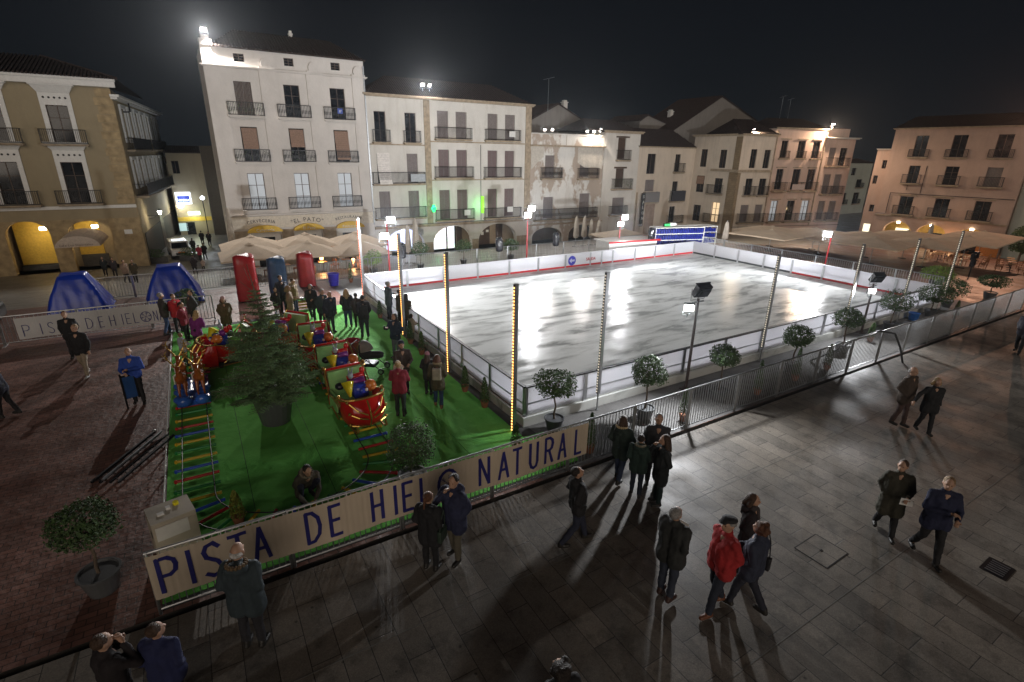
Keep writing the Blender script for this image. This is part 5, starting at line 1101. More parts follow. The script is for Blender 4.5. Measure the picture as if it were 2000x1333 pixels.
def cypress(x, y, h, label, i, yellow=False, z=.01):
    t = thing('potted_cypress', label, 'cypress', (x, y, z), i, 'small cypresses in clay pots'); m = pot_mb(.12, .2); m.build('pot', M_terra, t)
    random.seed(i); m = MB()
    for _ in range(520):
        q = random.random(); a = random.uniform(0, 6.28); r = .15 * (1 - q) ** .6 * random.uniform(.6, 1.05) + .01; zz = .2 + q * (h - .2)
        leaf(m, Vector((r * math.cos(a), r * math.sin(a), zz)), .06, Vector((math.cos(a), math.sin(a), random.uniform(-.3, .6))).normalized())
    m.build('foliage', mat('yellow_conifer', (.22, .24, .03), .6, 0, .4, 8) if yellow else M_cyp, t); m = MB(); m.tube((0, 0, .15), (0, 0, h * .8), .014, .006); m.build('stem', M_bark, t); return t
CY = [(6.4, 13.3, .85, 'third little cypress along the left boards from the near corner'), (6.42, 12.05, .95, 'little cypress by the left boards behind the near corner mast'), (6.4, 16.9, .9, 'little cypress by the left boards beside the woman with the backpack'), (6.45, 18.2, .9, 'little cypress by the left boards just behind the standing child'),
      (6.45, 22.0, .8, 'little cypress by the left boards beside the old man in grey'), (7.1, 29.4, 1.1, 'tall narrow cypress in front of the back barrier right of the blue bin'), (14.3, 8.65, 1.15, 'tall cypress behind the bars between the second and third round trees'), (7.55, 8.6, 1.1, 'tall cypress right of the banner end'),
      (10.9, 8.6, 1.0, 'cypress behind the bars below the floodlit tree'), (6.0, 9.6, .7, 'small cypress behind the letter U of the banner'), (16.4, 8.7, 1.15, 'cypress with yellow tip near the dense round tree'), (18.3, 8.7, .95, 'cypress behind the bars near the wide loose tree'), (22.9, 9.5, .8, 'small cypress by the blue bucket'), (29.9, 9.2, .9, 'lone cypress near the right end of the barrier')]
for i, c in enumerate(CY): cypress(c[0], c[1], c[2], c[3], 100 + i)
cypress(-.2, 10.0, .75, 'small yellowish conifer by the end of the toy track', 130, True)
def fir():
    H = 4.2; t = thing('fir_tree', 'big fir tree in a grey tub on the green carpet', 'fir tree', (1.05, 14.1, .02))
    m = pot_mb(.52, .85); m.build('pot', M_plastpot, t)
    random.seed(5); m = MB(); m.tube((0, 0, .6), (0, 0, 3.4), .06, .02, 8); m.tube((0, 0, 3.4), (-.12, 0, H + .15), .02, .008, 5)
    for k in range(7): a = k * 2.4; z = 3.1 + k * .14; m.tube((-.02 * k, 0, z), (-.02 * k + .26 * math.cos(a), .26 * math.sin(a), z + .3), .008, .004, 4)
    f = MB()
    def twig(a, b, s):
        d = b - a; L = d.length; n = max(4, int(L / .025)); u = d.normalized()
        for i in range(n):
            c = a + d * (i + random.random()) / n; v = Vector((random.gauss(0, 1), random.gauss(0, 1), random.gauss(0, .6))); v = (v - u * v.dot(u)).normalized(); tip = c + v * .045 * s + u * .03 * s; w = u.cross(v) * .008
            f.add([c - w, c + w, tip], [(0, 1, 2)])
        f.tube(a, b, .009, .004, 3, False)
    z = .85
    while z < 3.7:
        q = (z - .85) / 2.9; R_ = 1.3 * (1 - q) ** .8 + .06; nb = 10 if q < .6 else 6
        for k in range(nb):
            a = random.uniform(0, 2 * PI); r = R_ * random.uniform(.72, 1.08); d = Vector((math.cos(a), math.sin(a), 0)); base = Vector((0, 0, z)); tip = base + d * r + Vector((0, 0, r * random.uniform(-.05, .28))); mid = (base + tip) / 2 + Vector((0, 0, -.05)); m.tube(base, tip, .014, .006, 4, False)
            side = Vector((-d.y, d.x, 0)); ns = max(3, int(r / .085))
            for i in range(ns):
                p0 = base + (tip - base) * (.18 + .82 * i / ns); L = (.17 + .2 * (1 - i / ns)) * min(1, r)
                for s_ in (-1, 1): twig(p0, p0 + (d * .55 + side * s_ * .75 + Vector((0, 0, random.uniform(-.15, .12)))) * L * 1.15, 1)
            twig(base + (tip - base) * .6, tip + d * .06, 1)
        z += .112
    m.build('trunk', M_bark, t); f.build('crown', M_fir, t)
fir()

# ------------------------------------------------------------------ toy train
M_redgl = mat('glossy_red', (.5, .015, .012), .14, 0, .1, 3); M_gold = mat('gold_trim', (.55, .34, .08), .25, .7, .1); M_mint = mat('mint_seat', (.3, .6, .22), .4, 0, .05)
TOY = [mat('toy_yellow', (.7, .6, .02), .25), mat('toy_orange', (.6, .18, .03), .25), mat('toy_blue', (.03, .06, .45), .25), mat('toy_purple', (.2, .03, .25), .25), mat('toy_grey', (.3, .35, .42), .3), mat('toy_white', (.7, .68, .66), .3), M_redgl, mat('toy_dark', (.02, .02, .03), .3)]
def make_sleigh():
    t = thing('toy_sleigh', 'glossy red toy train sleigh', 'toy sleigh', (0, 0, 0), 0, 'sleigh cars of the toy train')
    # hull lofted along y: nose at -y
    st = [(-.62, .24, .34, .62), (-.6, .36, .2, .72), (-.5, .43, .12, .74), (-.3, .46, .1, .7), (0, .46, .1, .56), (.3, .45, .1, .58), (.48, .42, .12, .9), (.58, .38, .16, 1.02)]
    m = MB(); m.smooth = True; n = 9; vs = []
    for y, w, b, tp in st:
        for i in range(n):
            a = i / (n - 1); x = -w + 2 * w * a; s_ = abs(2 * a - 1); z = b + (tp - b) * (s_ ** 4 if s_ < 1 else 1); vs.append((x * (1.0 if s_ < .9 else .97), y, z))
    m.add(vs, [(j * n + i, (j + 1) * n + i, (j + 1) * n + i + 1, j * n + i + 1) for j in range(len(st) - 1) for i in range(n - 1)])
    m.add([(x, -.62 - .0, z) for x, z in ((-.24, .62), (-.24, .34), (.24, .34), (.24, .62))], [(0, 1, 2, 3)])
    # bulging nose shell
    vs = []; N1 = 12; M1 = 6
    for j in range(M1 + 1):
        for i in range(N1 + 1):
            a = PI * i / N1; q = j / M1; r = .46 - .06 * abs(q - .55) * 2; bul = .2 * math.sin(PI * min(1, q * .9 + .1)); vs.append((-r * math.cos(a) * (1 - .15 * (q < .1)), -.42 - (.26 + bul) * math.sin(a) ** .7, .1 + .64 * q))
    m.add(vs, [(j * (N1 + 1) + i, j * (N1 + 1) + i + 1, (j + 1) * (N1 + 1) + i + 1, (j + 1) * (N1 + 1) + i) for j in range(M1) for i in range(N1)])
    m.box(-.38, .38, .55, .6, .16, 1.02); m.build('body', M_redgl, t)
    m = MB(); m.box(-.37, .37, .44, .54, .3, .98); m.box(-.37, .37, .1, .44, .3, .42); m.box(-.4, -.365, .0, .44, .2, .6); m.box(.365, .4, .0, .44, .2, .6); m.build('seat', M_mint, t)
    g = MB(); f = lambda a, q, o=.02: (-(.47) * math.cos(a), -.44 - (.28 + .2 * math.sin(PI * min(1, q * .9 + .1)) + o) * math.sin(a) ** .7, .1 + .64 * q)
    g.path([f(PI * i / 12, 1.0, .0) for i in range(13)], .022); g.path([f(PI / 2, q, .01) for q in (0, .2, .4, .6, .8, .95)], .02)
    for s_ in (-1, 1):
        for q0, q1 in ((.12, .22), (.4, .62), (.55, .95)): g.path([f(PI / 2 + s_ * .12, q0, .012), f(PI / 2 + s_ * .5, q0 + (q1 - q0) * .35, .012), f(PI / 2 + s_ * .85, q1 - .04, .012)], .016); g.ell(f(PI / 2 + s_ * .95, q1, .015), (.032, .032, .032), 8, 5)
        g.path([(s_ * .45, -.42, .72), (s_ * .47, -.1, .62), (s_ * .47, .2, .58), (s_ * .44, .46, .88), (s_ * .39, .58, 1.04)], .018); g.path([(s_ * .47, -.3, .2), (s_ * .485, 0, .38), (s_ * .47, .3, .2)], .013)
        g.ell((s_ * .46, -.42, .76), (.045, .045, .045), 8, 5); g.tube((s_ * .3, -.85, .06), (s_ * .3, .7, .06), .022); g.path([(s_ * .3, -.85, .06), (s_ * .3, -.95, .14), (s_ * .3, -.9, .24)], .022)
    g.build('gold_trim', M_gold, t)
    o = MB(); random.seed(11); o.smooth = True
    def C(i): o.cur = i
    C(1); o.ell((.26, -.32, .82), (.13, .13, .13)); o.ell((.26, -.43, .8), (.06, .05, .05)); C(0); o.tube((-.22, -.42, .7), (-.2, -.25, .98), .02, .13, 4); C(2); o.box(-.1, .2, -.35, -.05, .6, .88); C(3); o.tube((-.15, -.1, .88), (.2, -.15, .92), .07, .07, 8); C(6); o.tube((-.12, -.0, .95), (.22, -.05, .99), .06, .06, 8); o.ell((.22, .02, 1.06), (.06, .06, .08))
    C(4); o.ell((-.08, -.12, 1.05), (.06, .06, .08)); o.tube((-.1, -.12, 1.1), (-.12, -.12, 1.24), .022, .01, 5); o.tube((-.05, -.12, 1.1), (-.02, -.12, 1.23), .022, .01, 5); C(2); o.ell((.05, -.42, .78), (.07, .05, .07)); C(5); o.ell((.12, -.45, .8), (.035, .03, .04)); C(7); o.ell((-.25, .12, .75), (.1, .1, .08))
    o.build('toy_pile', TOY, t)
    b = MB(); b.box(-.3, .3, -.5, .5, .05, .12); [b.lathe([(.07, -.02), (.07, .02)], 10, (0, 0, 0), Matrix.Translation((sx * .3, sy, .08)) @ Matrix.Rotation(PI / 2, 4, 'Y')) for sx in (-1, 1) for sy in (-.35, .35)]; b.build('undercarriage', M_black, t); return t
sl = make_sleigh(); sl.scale = (1.28, 1.28, 1.25); sl.location = (3.0, 13.25, .05); sl.rotation_euler = (0, 0, .1); sl['label'] = 'nearest red sleigh car, gold branches on its round nose and heaped toys'
dup(sl, (3.1, 15.35, .05), .05, 'second red sleigh car, directly behind the nearest one'); dup(sl, (2.95, 17.8, .05), -.05, 'third red sleigh car, half hidden by the fir top'); dup(sl, (2.2, 19.6, .05), -.9, 'red sleigh car turning away at the far end of the track'); dup(sl, (.35, 19.3, .05), -1.35, 'red sleigh car right behind the reindeer, seats empty toward the camera')
# track: two straights joined by half circles, rails and coloured sleepers
tr = thing('toy_track', 'toy train track with coloured sleepers looping round the fir', 'track', (0, 0, .017))
def tpt(s):
    """centre line: left straight x=-.85, right straight x=3.0, arcs at both ends"""
    R_ = 1.92; ya, yb = 11.2, 18.2; L1 = yb - ya; A = PI * R_; s %= (2 * L1 + 2 * A)
    if s < L1: return Vector((-.85, ya + s, 0)), Vector((0, 1, 0))
    s -= L1
    if s < A: a = PI - s / R_; return Vector((1.07 + R_ * math.cos(a), yb + R_ * .9 * math.sin(a), 0)), Vector((math.sin(a), -math.cos(a), 0))
    s -= A
    if s < L1: return Vector((2.99, yb - s, 0)), Vector((0, -1, 0))
    s -= L1; a = -s / R_; return Vector((1.07 + R_ * math.cos(a), ya + R_ * .9 * math.sin(a), 0)), Vector((math.sin(a), -math.cos(a), 0))
TL = 2 * 7 + 2 * PI * 1.92; n = 88; m = MB()
for s_ in (-.3, .3):
    pts = []
    for i in range(n + 1): p, d = tpt(TL * i / n); pts.append(p + Vector((d.y, -d.x, 0)) * s_ + Vector((0, 0, .09)))
    m = MB(); m.path(pts, .014, 5); m.build('rail', M_black, tr)
cols = [mat('sleeper_blue', (.02, .08, .5), .4), mat('sleeper_yellow', (.65, .42, .02), .4), mat('sleeper_green', (.02, .25, .06), .4), mat('sleeper_red', (.5, .02, .02), .4)]
for i in range(58):
    p, d = tpt(TL * i / 58); a = math.atan2(d.y, d.x); m = MB(); m.tube((0, -.42, .05), (0, .42, .05), .035, .035, 8); m.ell((0, .43, .05), (.05, .04, .05), 8, 5)
    o = m.build('sleeper', cols[(1, 2, 3, 0, 1, 2, 1, 0, 3)[i % 9]], tr); o.location = p; o.rotation_euler = (0, 0, a)
# reindeer pair on a blue cloud base
def remesh(o, v, it=4):
    md = o.modifiers.new('r', 'REMESH'); md.mode = 'VOXEL'; md.voxel_size = v; md.use_smooth_shade = True
    s = o.modifiers.new('s', 'SMOOTH'); s.factor = .5; s.iterations = it; return o
dt = thing('reindeer_car', 'front car of the toy train with glossy brown reindeer pairs on a blue cloud base', 'toy train car', (-.83, 16.7, .05))
m = MB(); m.box(-.42, -.02, -.75, 1.1, .08, .26); m.box(.02, .42, -.75, 1.1, .08, .26); random.seed(2)
for _ in range(26): m.ell((random.choice((-1, 1)) * random.uniform(.08, .38), random.uniform(-.78, 1.05), random.uniform(.2, .32)), (.13, .15, .1), 8, 5)
for s_ in (-1, 1): m.ell((s_ * .22, -.78, .26), (.2, .14, .16), 10, 6)
remesh(m.build('cloud_base', mat('cloud_blue', (.03, .1, .4), .2, 0, .3, 3), dt), .025)
M_deer = mat('glossy_deer_brown', (.26, .07, .015), .14, 0, .35, 4)
for k, (dx, dy) in enumerate(((-.22, -.35), (.22, -.35), (-.22, .6), (.22, .6))):
    m = MB(); c = m.cap
    c((dx, dy + .25, .78), (dx, dy - .15, .86), .14, .15); c((dx, dy - .2, .92), (dx, dy - .34, 1.2), .1, .065); c((dx, dy - .34, 1.24), (dx, dy - .54, 1.2), .075, .045)
    for sx in (-1, 1):
        c((dx + sx * .07, dy - .16, .75), (dx + sx * .08, dy - .3, .5), .055, .035); c((dx + sx * .08, dy - .3, .5), (dx + sx * .08, dy - .22, .28), .034, .028)
        c((dx + sx * .07, dy + .28, .72), (dx + sx * .08, dy + .22, .5), .07, .038); c((dx + sx * .08, dy + .22, .5), (dx + sx * .08, dy + .34, .28), .034, .028); m.ell((dx + sx * .1, dy - .3, 1.3), (.05, .02, .03))
    m.ell((dx, dy + .4, .86), (.04, .06, .05)); r = remesh(m.build('reindeer', M_deer, dt), .018, 3)
    a = MB()
    for sx in (-1, 1):
        b = Vector((dx + sx * .05, dy - .34, 1.3)); q = b + Vector((sx * .14, .02, .22)); e = q + Vector((sx * .03, -.06, .2)); a.tube(b, q, .02, .017); a.tube(q, e, .017, .01)
        for u, v in ((q, (sx * .1, -.02, .08)), (q + (e - q) * .5, (sx * .1, 0, .06)), (b + (q - b) * .55, (-sx * .04, -.08, .1)), (e, (-sx * .05, 0, .07))): a.tube(u, u + Vector(v), .014, .008)
    a.build('antler', M_gold, r)
    h = MB(); h.path([(dx - .14, dy - .08, .95), (dx, dy - .05, 1.03), (dx + .14, dy - .08, .95)], .02); h.path([(dx - .15, dy - .1, .7), (dx - .16, dy - .08, .95)], .016); h.build('harness', TOY[5], r)

# ------------------------------------------------------------------ things round the carpet
def cover(px0, px1, pyb, pyt, Y, m_, label, name='covered_machine', top=None):
    a = onY(px0, pyb, Y); b = onY(px1, pyb, Y); h = onY((px0 + px1) / 2, pyt, Y).z; w = b.x - a.x; t = thing(name, label, 'covered machine', ((a.x + b.x) / 2, Y, 0), 0, 'covered arcade machines'); random.seed(int(px0))
    m = MB(); m.smooth = True; n = 28; vs = []; lv = 7
    for j in range(lv):
        q = j / (lv - 1)
        for i in range(n):
            a_ = 2 * PI * i / n; k = 1 / max(abs(math.cos(a_)), abs(math.sin(a_))) ** .75; f = 1 + .05 * math.sin(a_ * 7 + 1) * (1 - q) + .02 * math.sin(a_ * 13 + q * 5); x = w / 2 * 1.02 * math.cos(a_) * k * f * (1 - .07 * q); y = .42 * math.sin(a_) * k * f * (1 - .07 * q); vs.append((x, y, .06 + (h - .06) * q + (.05 * math.sin(a_ * 2) if j == lv - 1 else 0)))
    vs += [(v[0] * .55, v[1] * .55, v[2] + .07) for v in vs[-n:]]; lv += 1
    m.add(vs, [(j * n + i, j * n + (i + 1) % n, (j + 1) * n + (i + 1) % n, (j + 1) * n + i) for j in range(lv - 1) for i in range(n)] + [tuple(range((lv - 1) * n, lv * n))])
    m.build('cover', m_, t); m = MB(); m.box(-w / 2 * .8, w / 2 * .8, -.34, .34, 0, .3); m.build('base', M_black, t); return t
M_vinr = mat('red_vinyl', (.36, .018, .022), .35, 0, .15, 3, .5, 4); M_vinb = mat('faded_blue_vinyl', (.03, .085, .19), .45, 0, .2, 3, .5, 4)
cover(465, 508, 580, 500, 27.9, M_vinr, 'tall machine under a red vinyl cover, leftmost of the three'); cover(528, 564, 570, 505, 28.9, M_vinb, 'tall machine under a dull blue vinyl cover between two red ones'); cover(585, 617, 560, 495, 29.6, M_vinr, 'tall machine under a red vinyl cover, rightmost of the three')
def tarp(px0, px1, pyb, Y, label, h=1.75):
    a = onY(px0, pyb, Y); b = onY(px1, pyb, Y); w = b.x - a.x; t = thing('covered_ride', label, 'covered ride', ((a.x + b.x) / 2, Y + .6, 0), 0, 'fair rides under blue tarpaulins')
    m = MB(); m.smooth = True; nx, ny = 30, 20; vs = []
    for j in range(ny + 1):
        for i in range(nx + 1):
            u = i / nx * 2 - 1; v = j / ny * 2 - 1; e = max(abs(u) ** 1.0, abs(v)); top = min(1, max(0, (1 - max(abs(u + .05) * 1.0, abs(v))) * 1.7)); z = .1 + (h - .1) * top ** .8; z += .03 * math.sin(u * 17 + v * 5) * (1 - top) + .025 * math.sin(v * 15 + u * 9)
            vs.append((u * w / 2 * (1 + .03 * math.sin(v * 9)), v * 1.0, z))
    m.add(vs, [(j * (nx + 1) + i, j * (nx + 1) + i + 1, (j + 1) * (nx + 1) + i + 1, (j + 1) * (nx + 1) + i) for j in range(ny) for i in range(nx)])
    m.build('tarpaulin', mat('blue_tarpaulin', (.012, .045, .42), .3, 0, .2, 2, .5, 3), t); m = MB(); m.box(-w * .42, w * .42, -.8, .8, .05, .3); m.box(-w * .3, w * .3, -.6, .6, .3, .7); m.build('chassis', M_black, t)
    for s_ in (-1, 1): m = MB(); m.lathe([(.22, -.06), (.22, .06)], 14, (0, 0, 0), Matrix.Translation((s_ * w * .3, -.82, .22)) @ Matrix.Rotation(PI / 2, 4, 'X')); m.build('wheel', M_rubber, t)
tarp(92, 220, 603, 28.6, 'low ride under a blue tarpaulin, the left one, by the flame painted ride'); tarp(286, 400, 583, 28.9, 'low ride under a blue tarpaulin, the right one, behind the man in jeans')
t = thing('flame_ride', 'dark bumper ride with yellow orange flame tails at far left', 'fair ride', (-9.2, 28.9, 0)); m = MB(); m.box(-2.4, 1.6, -1.0, 1.0, .1, .7); m.box(-2.4, .9, -.8, .8, .7, 1.2); remesh(m.build('body', mat('dark_ride_shell', (.015, .015, .022), .3), t), .07, 8)
for k, (yy, zz) in enumerate(((-1.05, .95), (-.1, 1.38))):
    m = MB(); m.smooth = True; m.cap((.9, yy, zz), (1.35, yy, zz - .02), .1, .17); m.cap((.9, yy, zz), (.0, yy, zz + .06), .09, .03); m.build('flame_tail', mat('flame_yellow', (.65, .32, .02), .3, 0, .5, 3), t)
m = MB(); m.box(-2.2, .9, -1.04, -1.01, .2, .62); m.build('picture_panel', mat('faded_picture', (.3, .26, .18), .6, 0, .8, 2.2), t)
t = thing('control_cabinet', 'beige control cabinet with a yellow button behind the banner start', 'cabinet', (-1.22, 9.75, .0), .22); m = MB(); m.box(-.34, .34, -.3, .3, .04, .9); m.box(-.32, .32, -.31, -.3, .5, .8); m.build('body', mat('beige_metal', (.45, .4, .32), .5, 0, .12, 3), t)
m = MB(); m.box(-.3, .2, -.325, -.311, .55, .82); m.build('panel', M_whitefr, t); m = MB(); m.lathe([(.05, .9), (.045, .96)], 12, (.12, .1, 0)); m.build('button', TOY[0], t); m = MB(); m.box(-.2, -.1, -.1, -.02, .9, .93); m.box(-.05, .02, .0, .07, .9, .95); m.build('switch', M_whitefr, t); m = MB(); m.lathe([(.075, 0), (.075, .012)], 14, (0, 0, 0), Matrix.Translation((-.345, -.1, .6)) @ Matrix.Rotation(PI / 2, 4, 'Y')); m.build('socket', M_black, t)
def bucket(x, y, z, r, h, m_, label, name='bin'):
    t = thing(name, label, 'bin', (x, y, z)); m = MB(); m.smooth = False; m.lathe([(r * .75, 0), (r, h), (r * 1.1, h), (r * 1.1, h + .03), (r * .95, h + .03), (r * .7, .05), (.01, .05)], 20); m.build('body', m_, t); m = MB(); m.lathe([(r * .95, h * .35), (r * .95, h * .4)], 20); m.build('band', m_, t); return t
bucket(6.09, 29.1, 0, .3, .65, mat('deep_blue_plastic', (.03, .02, .5), .35), 'dark blue open bin in front of the back barrier'); bucket(4.2, 18.2, .02, .3, .48, mat('dark_red_plastic', (.3, .01, .02), .3), 'dark red open tub on the carpet by the stroller', 'tub'); bucket(28.0, 10.1, .005, .22, .32, mat('light_blue_plastic', (.03, .16, .55), .35), 'light blue bucket on the walkway near the right end', 'bucket')
# ladder like truss lying on the ground, blue stand, low bench with foil
t = thing('truss', 'steel truss frames lying on the red paving at left', 'truss', (-2.1, 13.75, 0), 1.05); m = MB()
for yy in (-.3, -.12, .1, .28): m.box(-1.05, 1.0, yy - .02, yy + .02, .05, .1)
for i in range(8): x = -1 + i * .27; m.tube((x, -.3, .08), (x + .13, -.12, .08), .012); m.tube((x, .1, .08), (x + .12, .28, .08), .012)
m.box(-1.05, 1.05, .16, .2, .12, .18); m.build('chord', M_black, t); m = MB(); m.box(-1.1, 1.0, -.04, .0, .16, .2); m.ell((1.05, .2, .16), (.06, .06, .05)); m.build('rail', M_galv, t)
t = thing('folded_stand', 'thin blue folding sign stand held by the man in the blue hoodie', 'sign stand', (-2.48, 16.95, 0), .3); m = MB(); m.box(-.02, .02, -.03, .02, 0, 1.05); m.box(.3, .34, -.03, .02, .25, 1.0); m.box(.02, .3, -.02, .0, .95, 1.0); m.build('leg', M_black, t); m = MB(); m.box(.02, .3, -.015, .005, .3, .95); m.build('panel', mat('blue_sheet', (.02, .07, .22), .4), t)
t = thing('yellow_bench', 'low yellow wooden bench piled with silver foil sheets', 'bench', (3.75, 25.1, 0)); m = MB(); [m.box(-.5, .5, -.25 + k * .17, -.12 + k * .17, .36, .4) for k in range(3)]; [m.box(-.5, .5, -.27, -.25, z, z + .07) for z in (.1, .24)]; m.build('seat', mat('yellow_wood', (.55, .3, .03), .5), t)
for s_ in (-1, 1): m = MB(); m.box(s_ * .5 - .04, s_ * .5 + .04, -.28, .28, 0, .6); m.build('leg', mat('yellow_wood'), t)
t = thing('foil_pile', 'crumpled silver foil heaped on the yellow bench', 'foil', (3.75, 25.15, .41)); m = MB(); random.seed(9); [m.ell((random.uniform(-.4, .4), random.uniform(-.15, .15), random.uniform(.02, .14)), (random.uniform(.1, .2), .13, random.uniform(.07, .14)), 7, 5) for _ in range(14)]; m.build('foil', mat('silver_foil', (.5, .5, .52), .22, .9, .4, 9, 1., 7), t)
# stroller
def stroller(x, y, rz, label):
    t = thing('stroller', label, 'stroller', (x, y, .017), rz); bl = M_black
    m = MB(); [m.path([(s_ * .26, -.45, .12), (s_ * .26, .1, .5), (s_ * .24, .55, .98)], .014) for s_ in (-1, 1)]; [m.path([(s_ * .26, .4, .14), (s_ * .26, 0, .5)], .014) for s_ in (-1, 1)]; m.tube((-.24, .55, .98), (.24, .55, .98), .018); m.tube((-.26, -.45, .12), (.26, -.45, .12), .012); m.tube((-.3, .4, .14), (.3, .4, .14), .012); m.build('frame', bl, t)
    for sx in (-1, 1):
        for yy, r in ((-.45, .11), (.4, .15)): m = MB(); M_ = Matrix.Translation((sx * .3, yy, r)) @ Matrix.Rotation(PI / 2, 4, 'Y'); m.lathe([(r, -.02), (r, .02)], 16, (0, 0, 0), M_); w = m.build('wheel', M_rubber, t); m = MB(); m.lathe([(r * .55, -.024), (r * .55, .024)], 12, (0, 0, 0), M_); m.build('hub', M_galv, w)
    m = MB(); m.cap((0, .2, .55), (0, -.35, .6), .16, .13); m.cap((0, .25, .6), (0, .3, .85), .16, .1); remesh(m.build('seat', mat('dark_stroller_cloth', (.02, .02, .025), .8), t), .03)
    m = MB(); m.smooth = True; vs = []; n = 10
    for j in range(7):
        a = PI * (.05 + .5 * j / 6)
        for i in range(n + 1): b = PI * i / n; r = .27; vs.append((-r * math.cos(b), .22 - r * math.sin(b) * math.cos(a) * 1.2, .72 + r * math.sin(b) * math.sin(a) * 1.3))
    m.add(vs, [(j * (n + 1) + i, j * (n + 1) + i + 1, (j + 1) * (n + 1) + i + 1, (j + 1) * (n + 1) + i) for j in range(6) for i in range(n)]); m.build('hood', mat('grey_hood', (.2, .19, .18), .8), t)
    m = MB(); m.box(-.2, .2, -.2, .25, .2, .32); m.build('basket', bl, t); return t
stroller(4.35, 16.3, .9, 'dark stroller with a grey hood standing on the carpet by the smiling woman'); stroller(-3.6 - 2.0, 14.6, .4, 'dark stroller at the left frame edge beside the figure in black')
# ------------------------------------------------------------------ parasols
def parasol(x, y, ze, zp, hx, hy, label, rz=0, group='open beige parasols by the tavern', gz=None):
    g = ground(x, y) if gz is None else gz; t = thing('parasol', label, 'parasol', (x, y, g), rz, group); e = ze - g; p = zp - g
    m = MB(); n = 8; c = []
    for sx, sy in ((-1, -1), (0, -1), (1, -1), (1, 0), (1, 1), (0, 1), (-1, 1), (-1, 0)): c.append(Vector((sx * hx, sy * hy, e + (0 if sx * sy else .035))))
    mid = [Vector((v.x * .5, v.y * .5, e + (p - e) * .53)) for v in c]; m.add(c + mid + [Vector((0, 0, p))], [(i, (i + 1) % 8, 8 + (i + 1) % 8, 8 + i) for i in range(8)] + [(8 + i, 8 + (i + 1) % 8, 16) for i in range(8)])
    m.add(c + [v - Vector((0, 0, .1)) for v in c], [(i, 8 + i, 8 + (i + 1) % 8, (i + 1) % 8) for i in range(8)])
    m.add([(.3 * math.cos(a * PI / 4 + .39), .3 * math.sin(a * PI / 4 + .39), p - .06) for a in range(8)] + [(0, 0, p + .1)], [(i, (i + 1) % 8, 8) for i in range(8)])
    m.build('canopy', M_canvas, t); m = MB(); m.tube((0, 0, .05), (0, 0, p), .03, .03, 8); m.build('pole', M_galv, t)
    m = MB(); [m.tube((0, 0, p - .45), v * .93 + Vector((0, 0, -.02)), .012) for v in c]; m.build('rib', M_galv, t); m = MB(); m.lathe([(.35, 0), (.3, .07), (.06, .1)], 12); m.build('base', M_black, t); return t
for i, (px, py, l) in enumerate(((487, 476, 'left'), (601, 472, 'middle'), (699, 469, 'right'))):
    p = onY(px, py, 36.2); parasol(p.x, 36.2, p.z - .72, p.z, 1.78, 1.75, l + ' open beige parasol of the front row by the tavern')
for i, (px, py, l) in enumerate(((489, 461, 'left'), (595, 456, 'middle'), (693, 454, 'right'))):
    p = onY(px, py, 40.2); parasol(p.x, 40.2, p.z - .75, p.z, 1.95, 1.9, l + ' open beige parasol of the rear row by the tavern')
def closed(px, pyt, Y, label, Xf=False):
    p = onX(px, pyt, Y) if Xf else onY(px, pyt, Y); g = ground(p.x, p.y); t = thing('closed_parasol', label, 'parasol', (p.x, p.y, g), px, 'closed parasols wrapped round their poles'); h = p.z - g
    m = MB(); m.smooth = True; n = 16; vs = []; pr = ((.04, 1), (.12, .95), (.17, .8), (.22, .55), (.24, .38), (.17, .3)); random.seed(px)
    for r, q in pr:
        for i in range(n): k = r * (1 + .22 * math.sin(i * PI / 2 * 1.0 + 1) + random.uniform(-.05, .05)); vs.append((k * math.cos(2 * PI * i / n), k * math.sin(2 * PI * i / n), q * h))
    m.add(vs, [(j * n + i, (j + 1) * n + i, (j + 1) * n + (i + 1) % n, j * n + (i + 1) % n) for j in range(5) for i in range(n)]); m.build('canopy', mat('grey_beige_canvas', (.4, .35, .29), .85, 0, .2, 3, .5, 6), t)
    m = MB(); m.tube((0, 0, 0), (0, 0, h + .08), .035); m.build('pole', M_galv, t); m = MB(); m.lathe([(.35, 0), (.3, .07), (.06, .1)], 12); m.build('base', M_black, t)
for px, py, Y, l in ((810, 428, 37.5, 'closed parasol beside the left glaring floodlights'), (795, 440, 38.5, 'closed parasol partly behind another by the left arch'), (1127, 423, 40, 'leftmost of the four closed parasols before the peeling house'), (1143, 423, 40, 'second from left of the four closed parasols before the peeling house'), (1156, 428, 40.3, 'third from left of the four closed parasols before the peeling house'), (1171, 430, 40.3, 'rightmost of the four closed parasols before the peeling house')): closed(px, py, Y, l)
closed(1421, 433, 38.0, 'single closed parasol behind the right barrier near the skate racks', True); closed(1822, 438, 60.0, 'tall dark closed parasol among the cafe tables at right', True)
closed(443, 405, 52.0, 'brown closed parasol at the mouth of the lane beside the tavern')
# large parasols on the right (cafe) : canopies joined edge to edge
RP = [(41.5, 26.5, .9, 1.5), (46.2, 29.5, .55, 1.2), (46.0, 24.8, .6, 1.3), (45.2, 20.2, .8, 1.5), (50.7, 23.2, .5, 1.25), (50.0, 18.5, .65, 1.35), (55.5, 17.8, .6, 1.3), (50.6, 27.9, .3, 1.0), (60.2, 18.3, .6, 1.35), (56.2, 22.5, .4, 1.1)]
nm = ('nearest the skate racks', 'behind the first one', 'left of the glaring floodlight', 'right under the glaring floodlight', 'behind the floodlight toward the pink row', 'between the floodlight and the right silver masts', 'behind the two right silver masts', 'deepest by the pink houses', 'rightmost, before the lit arcade', 'second from right at the back')
for (x, y, ze, zp), l in zip(RP, nm): parasol(x, y, ze + .12, ze + (zp - ze) * .75, 2.6, 2.45, 'wide beige cafe parasol ' + l, .1, 'wide cafe parasols on the right')
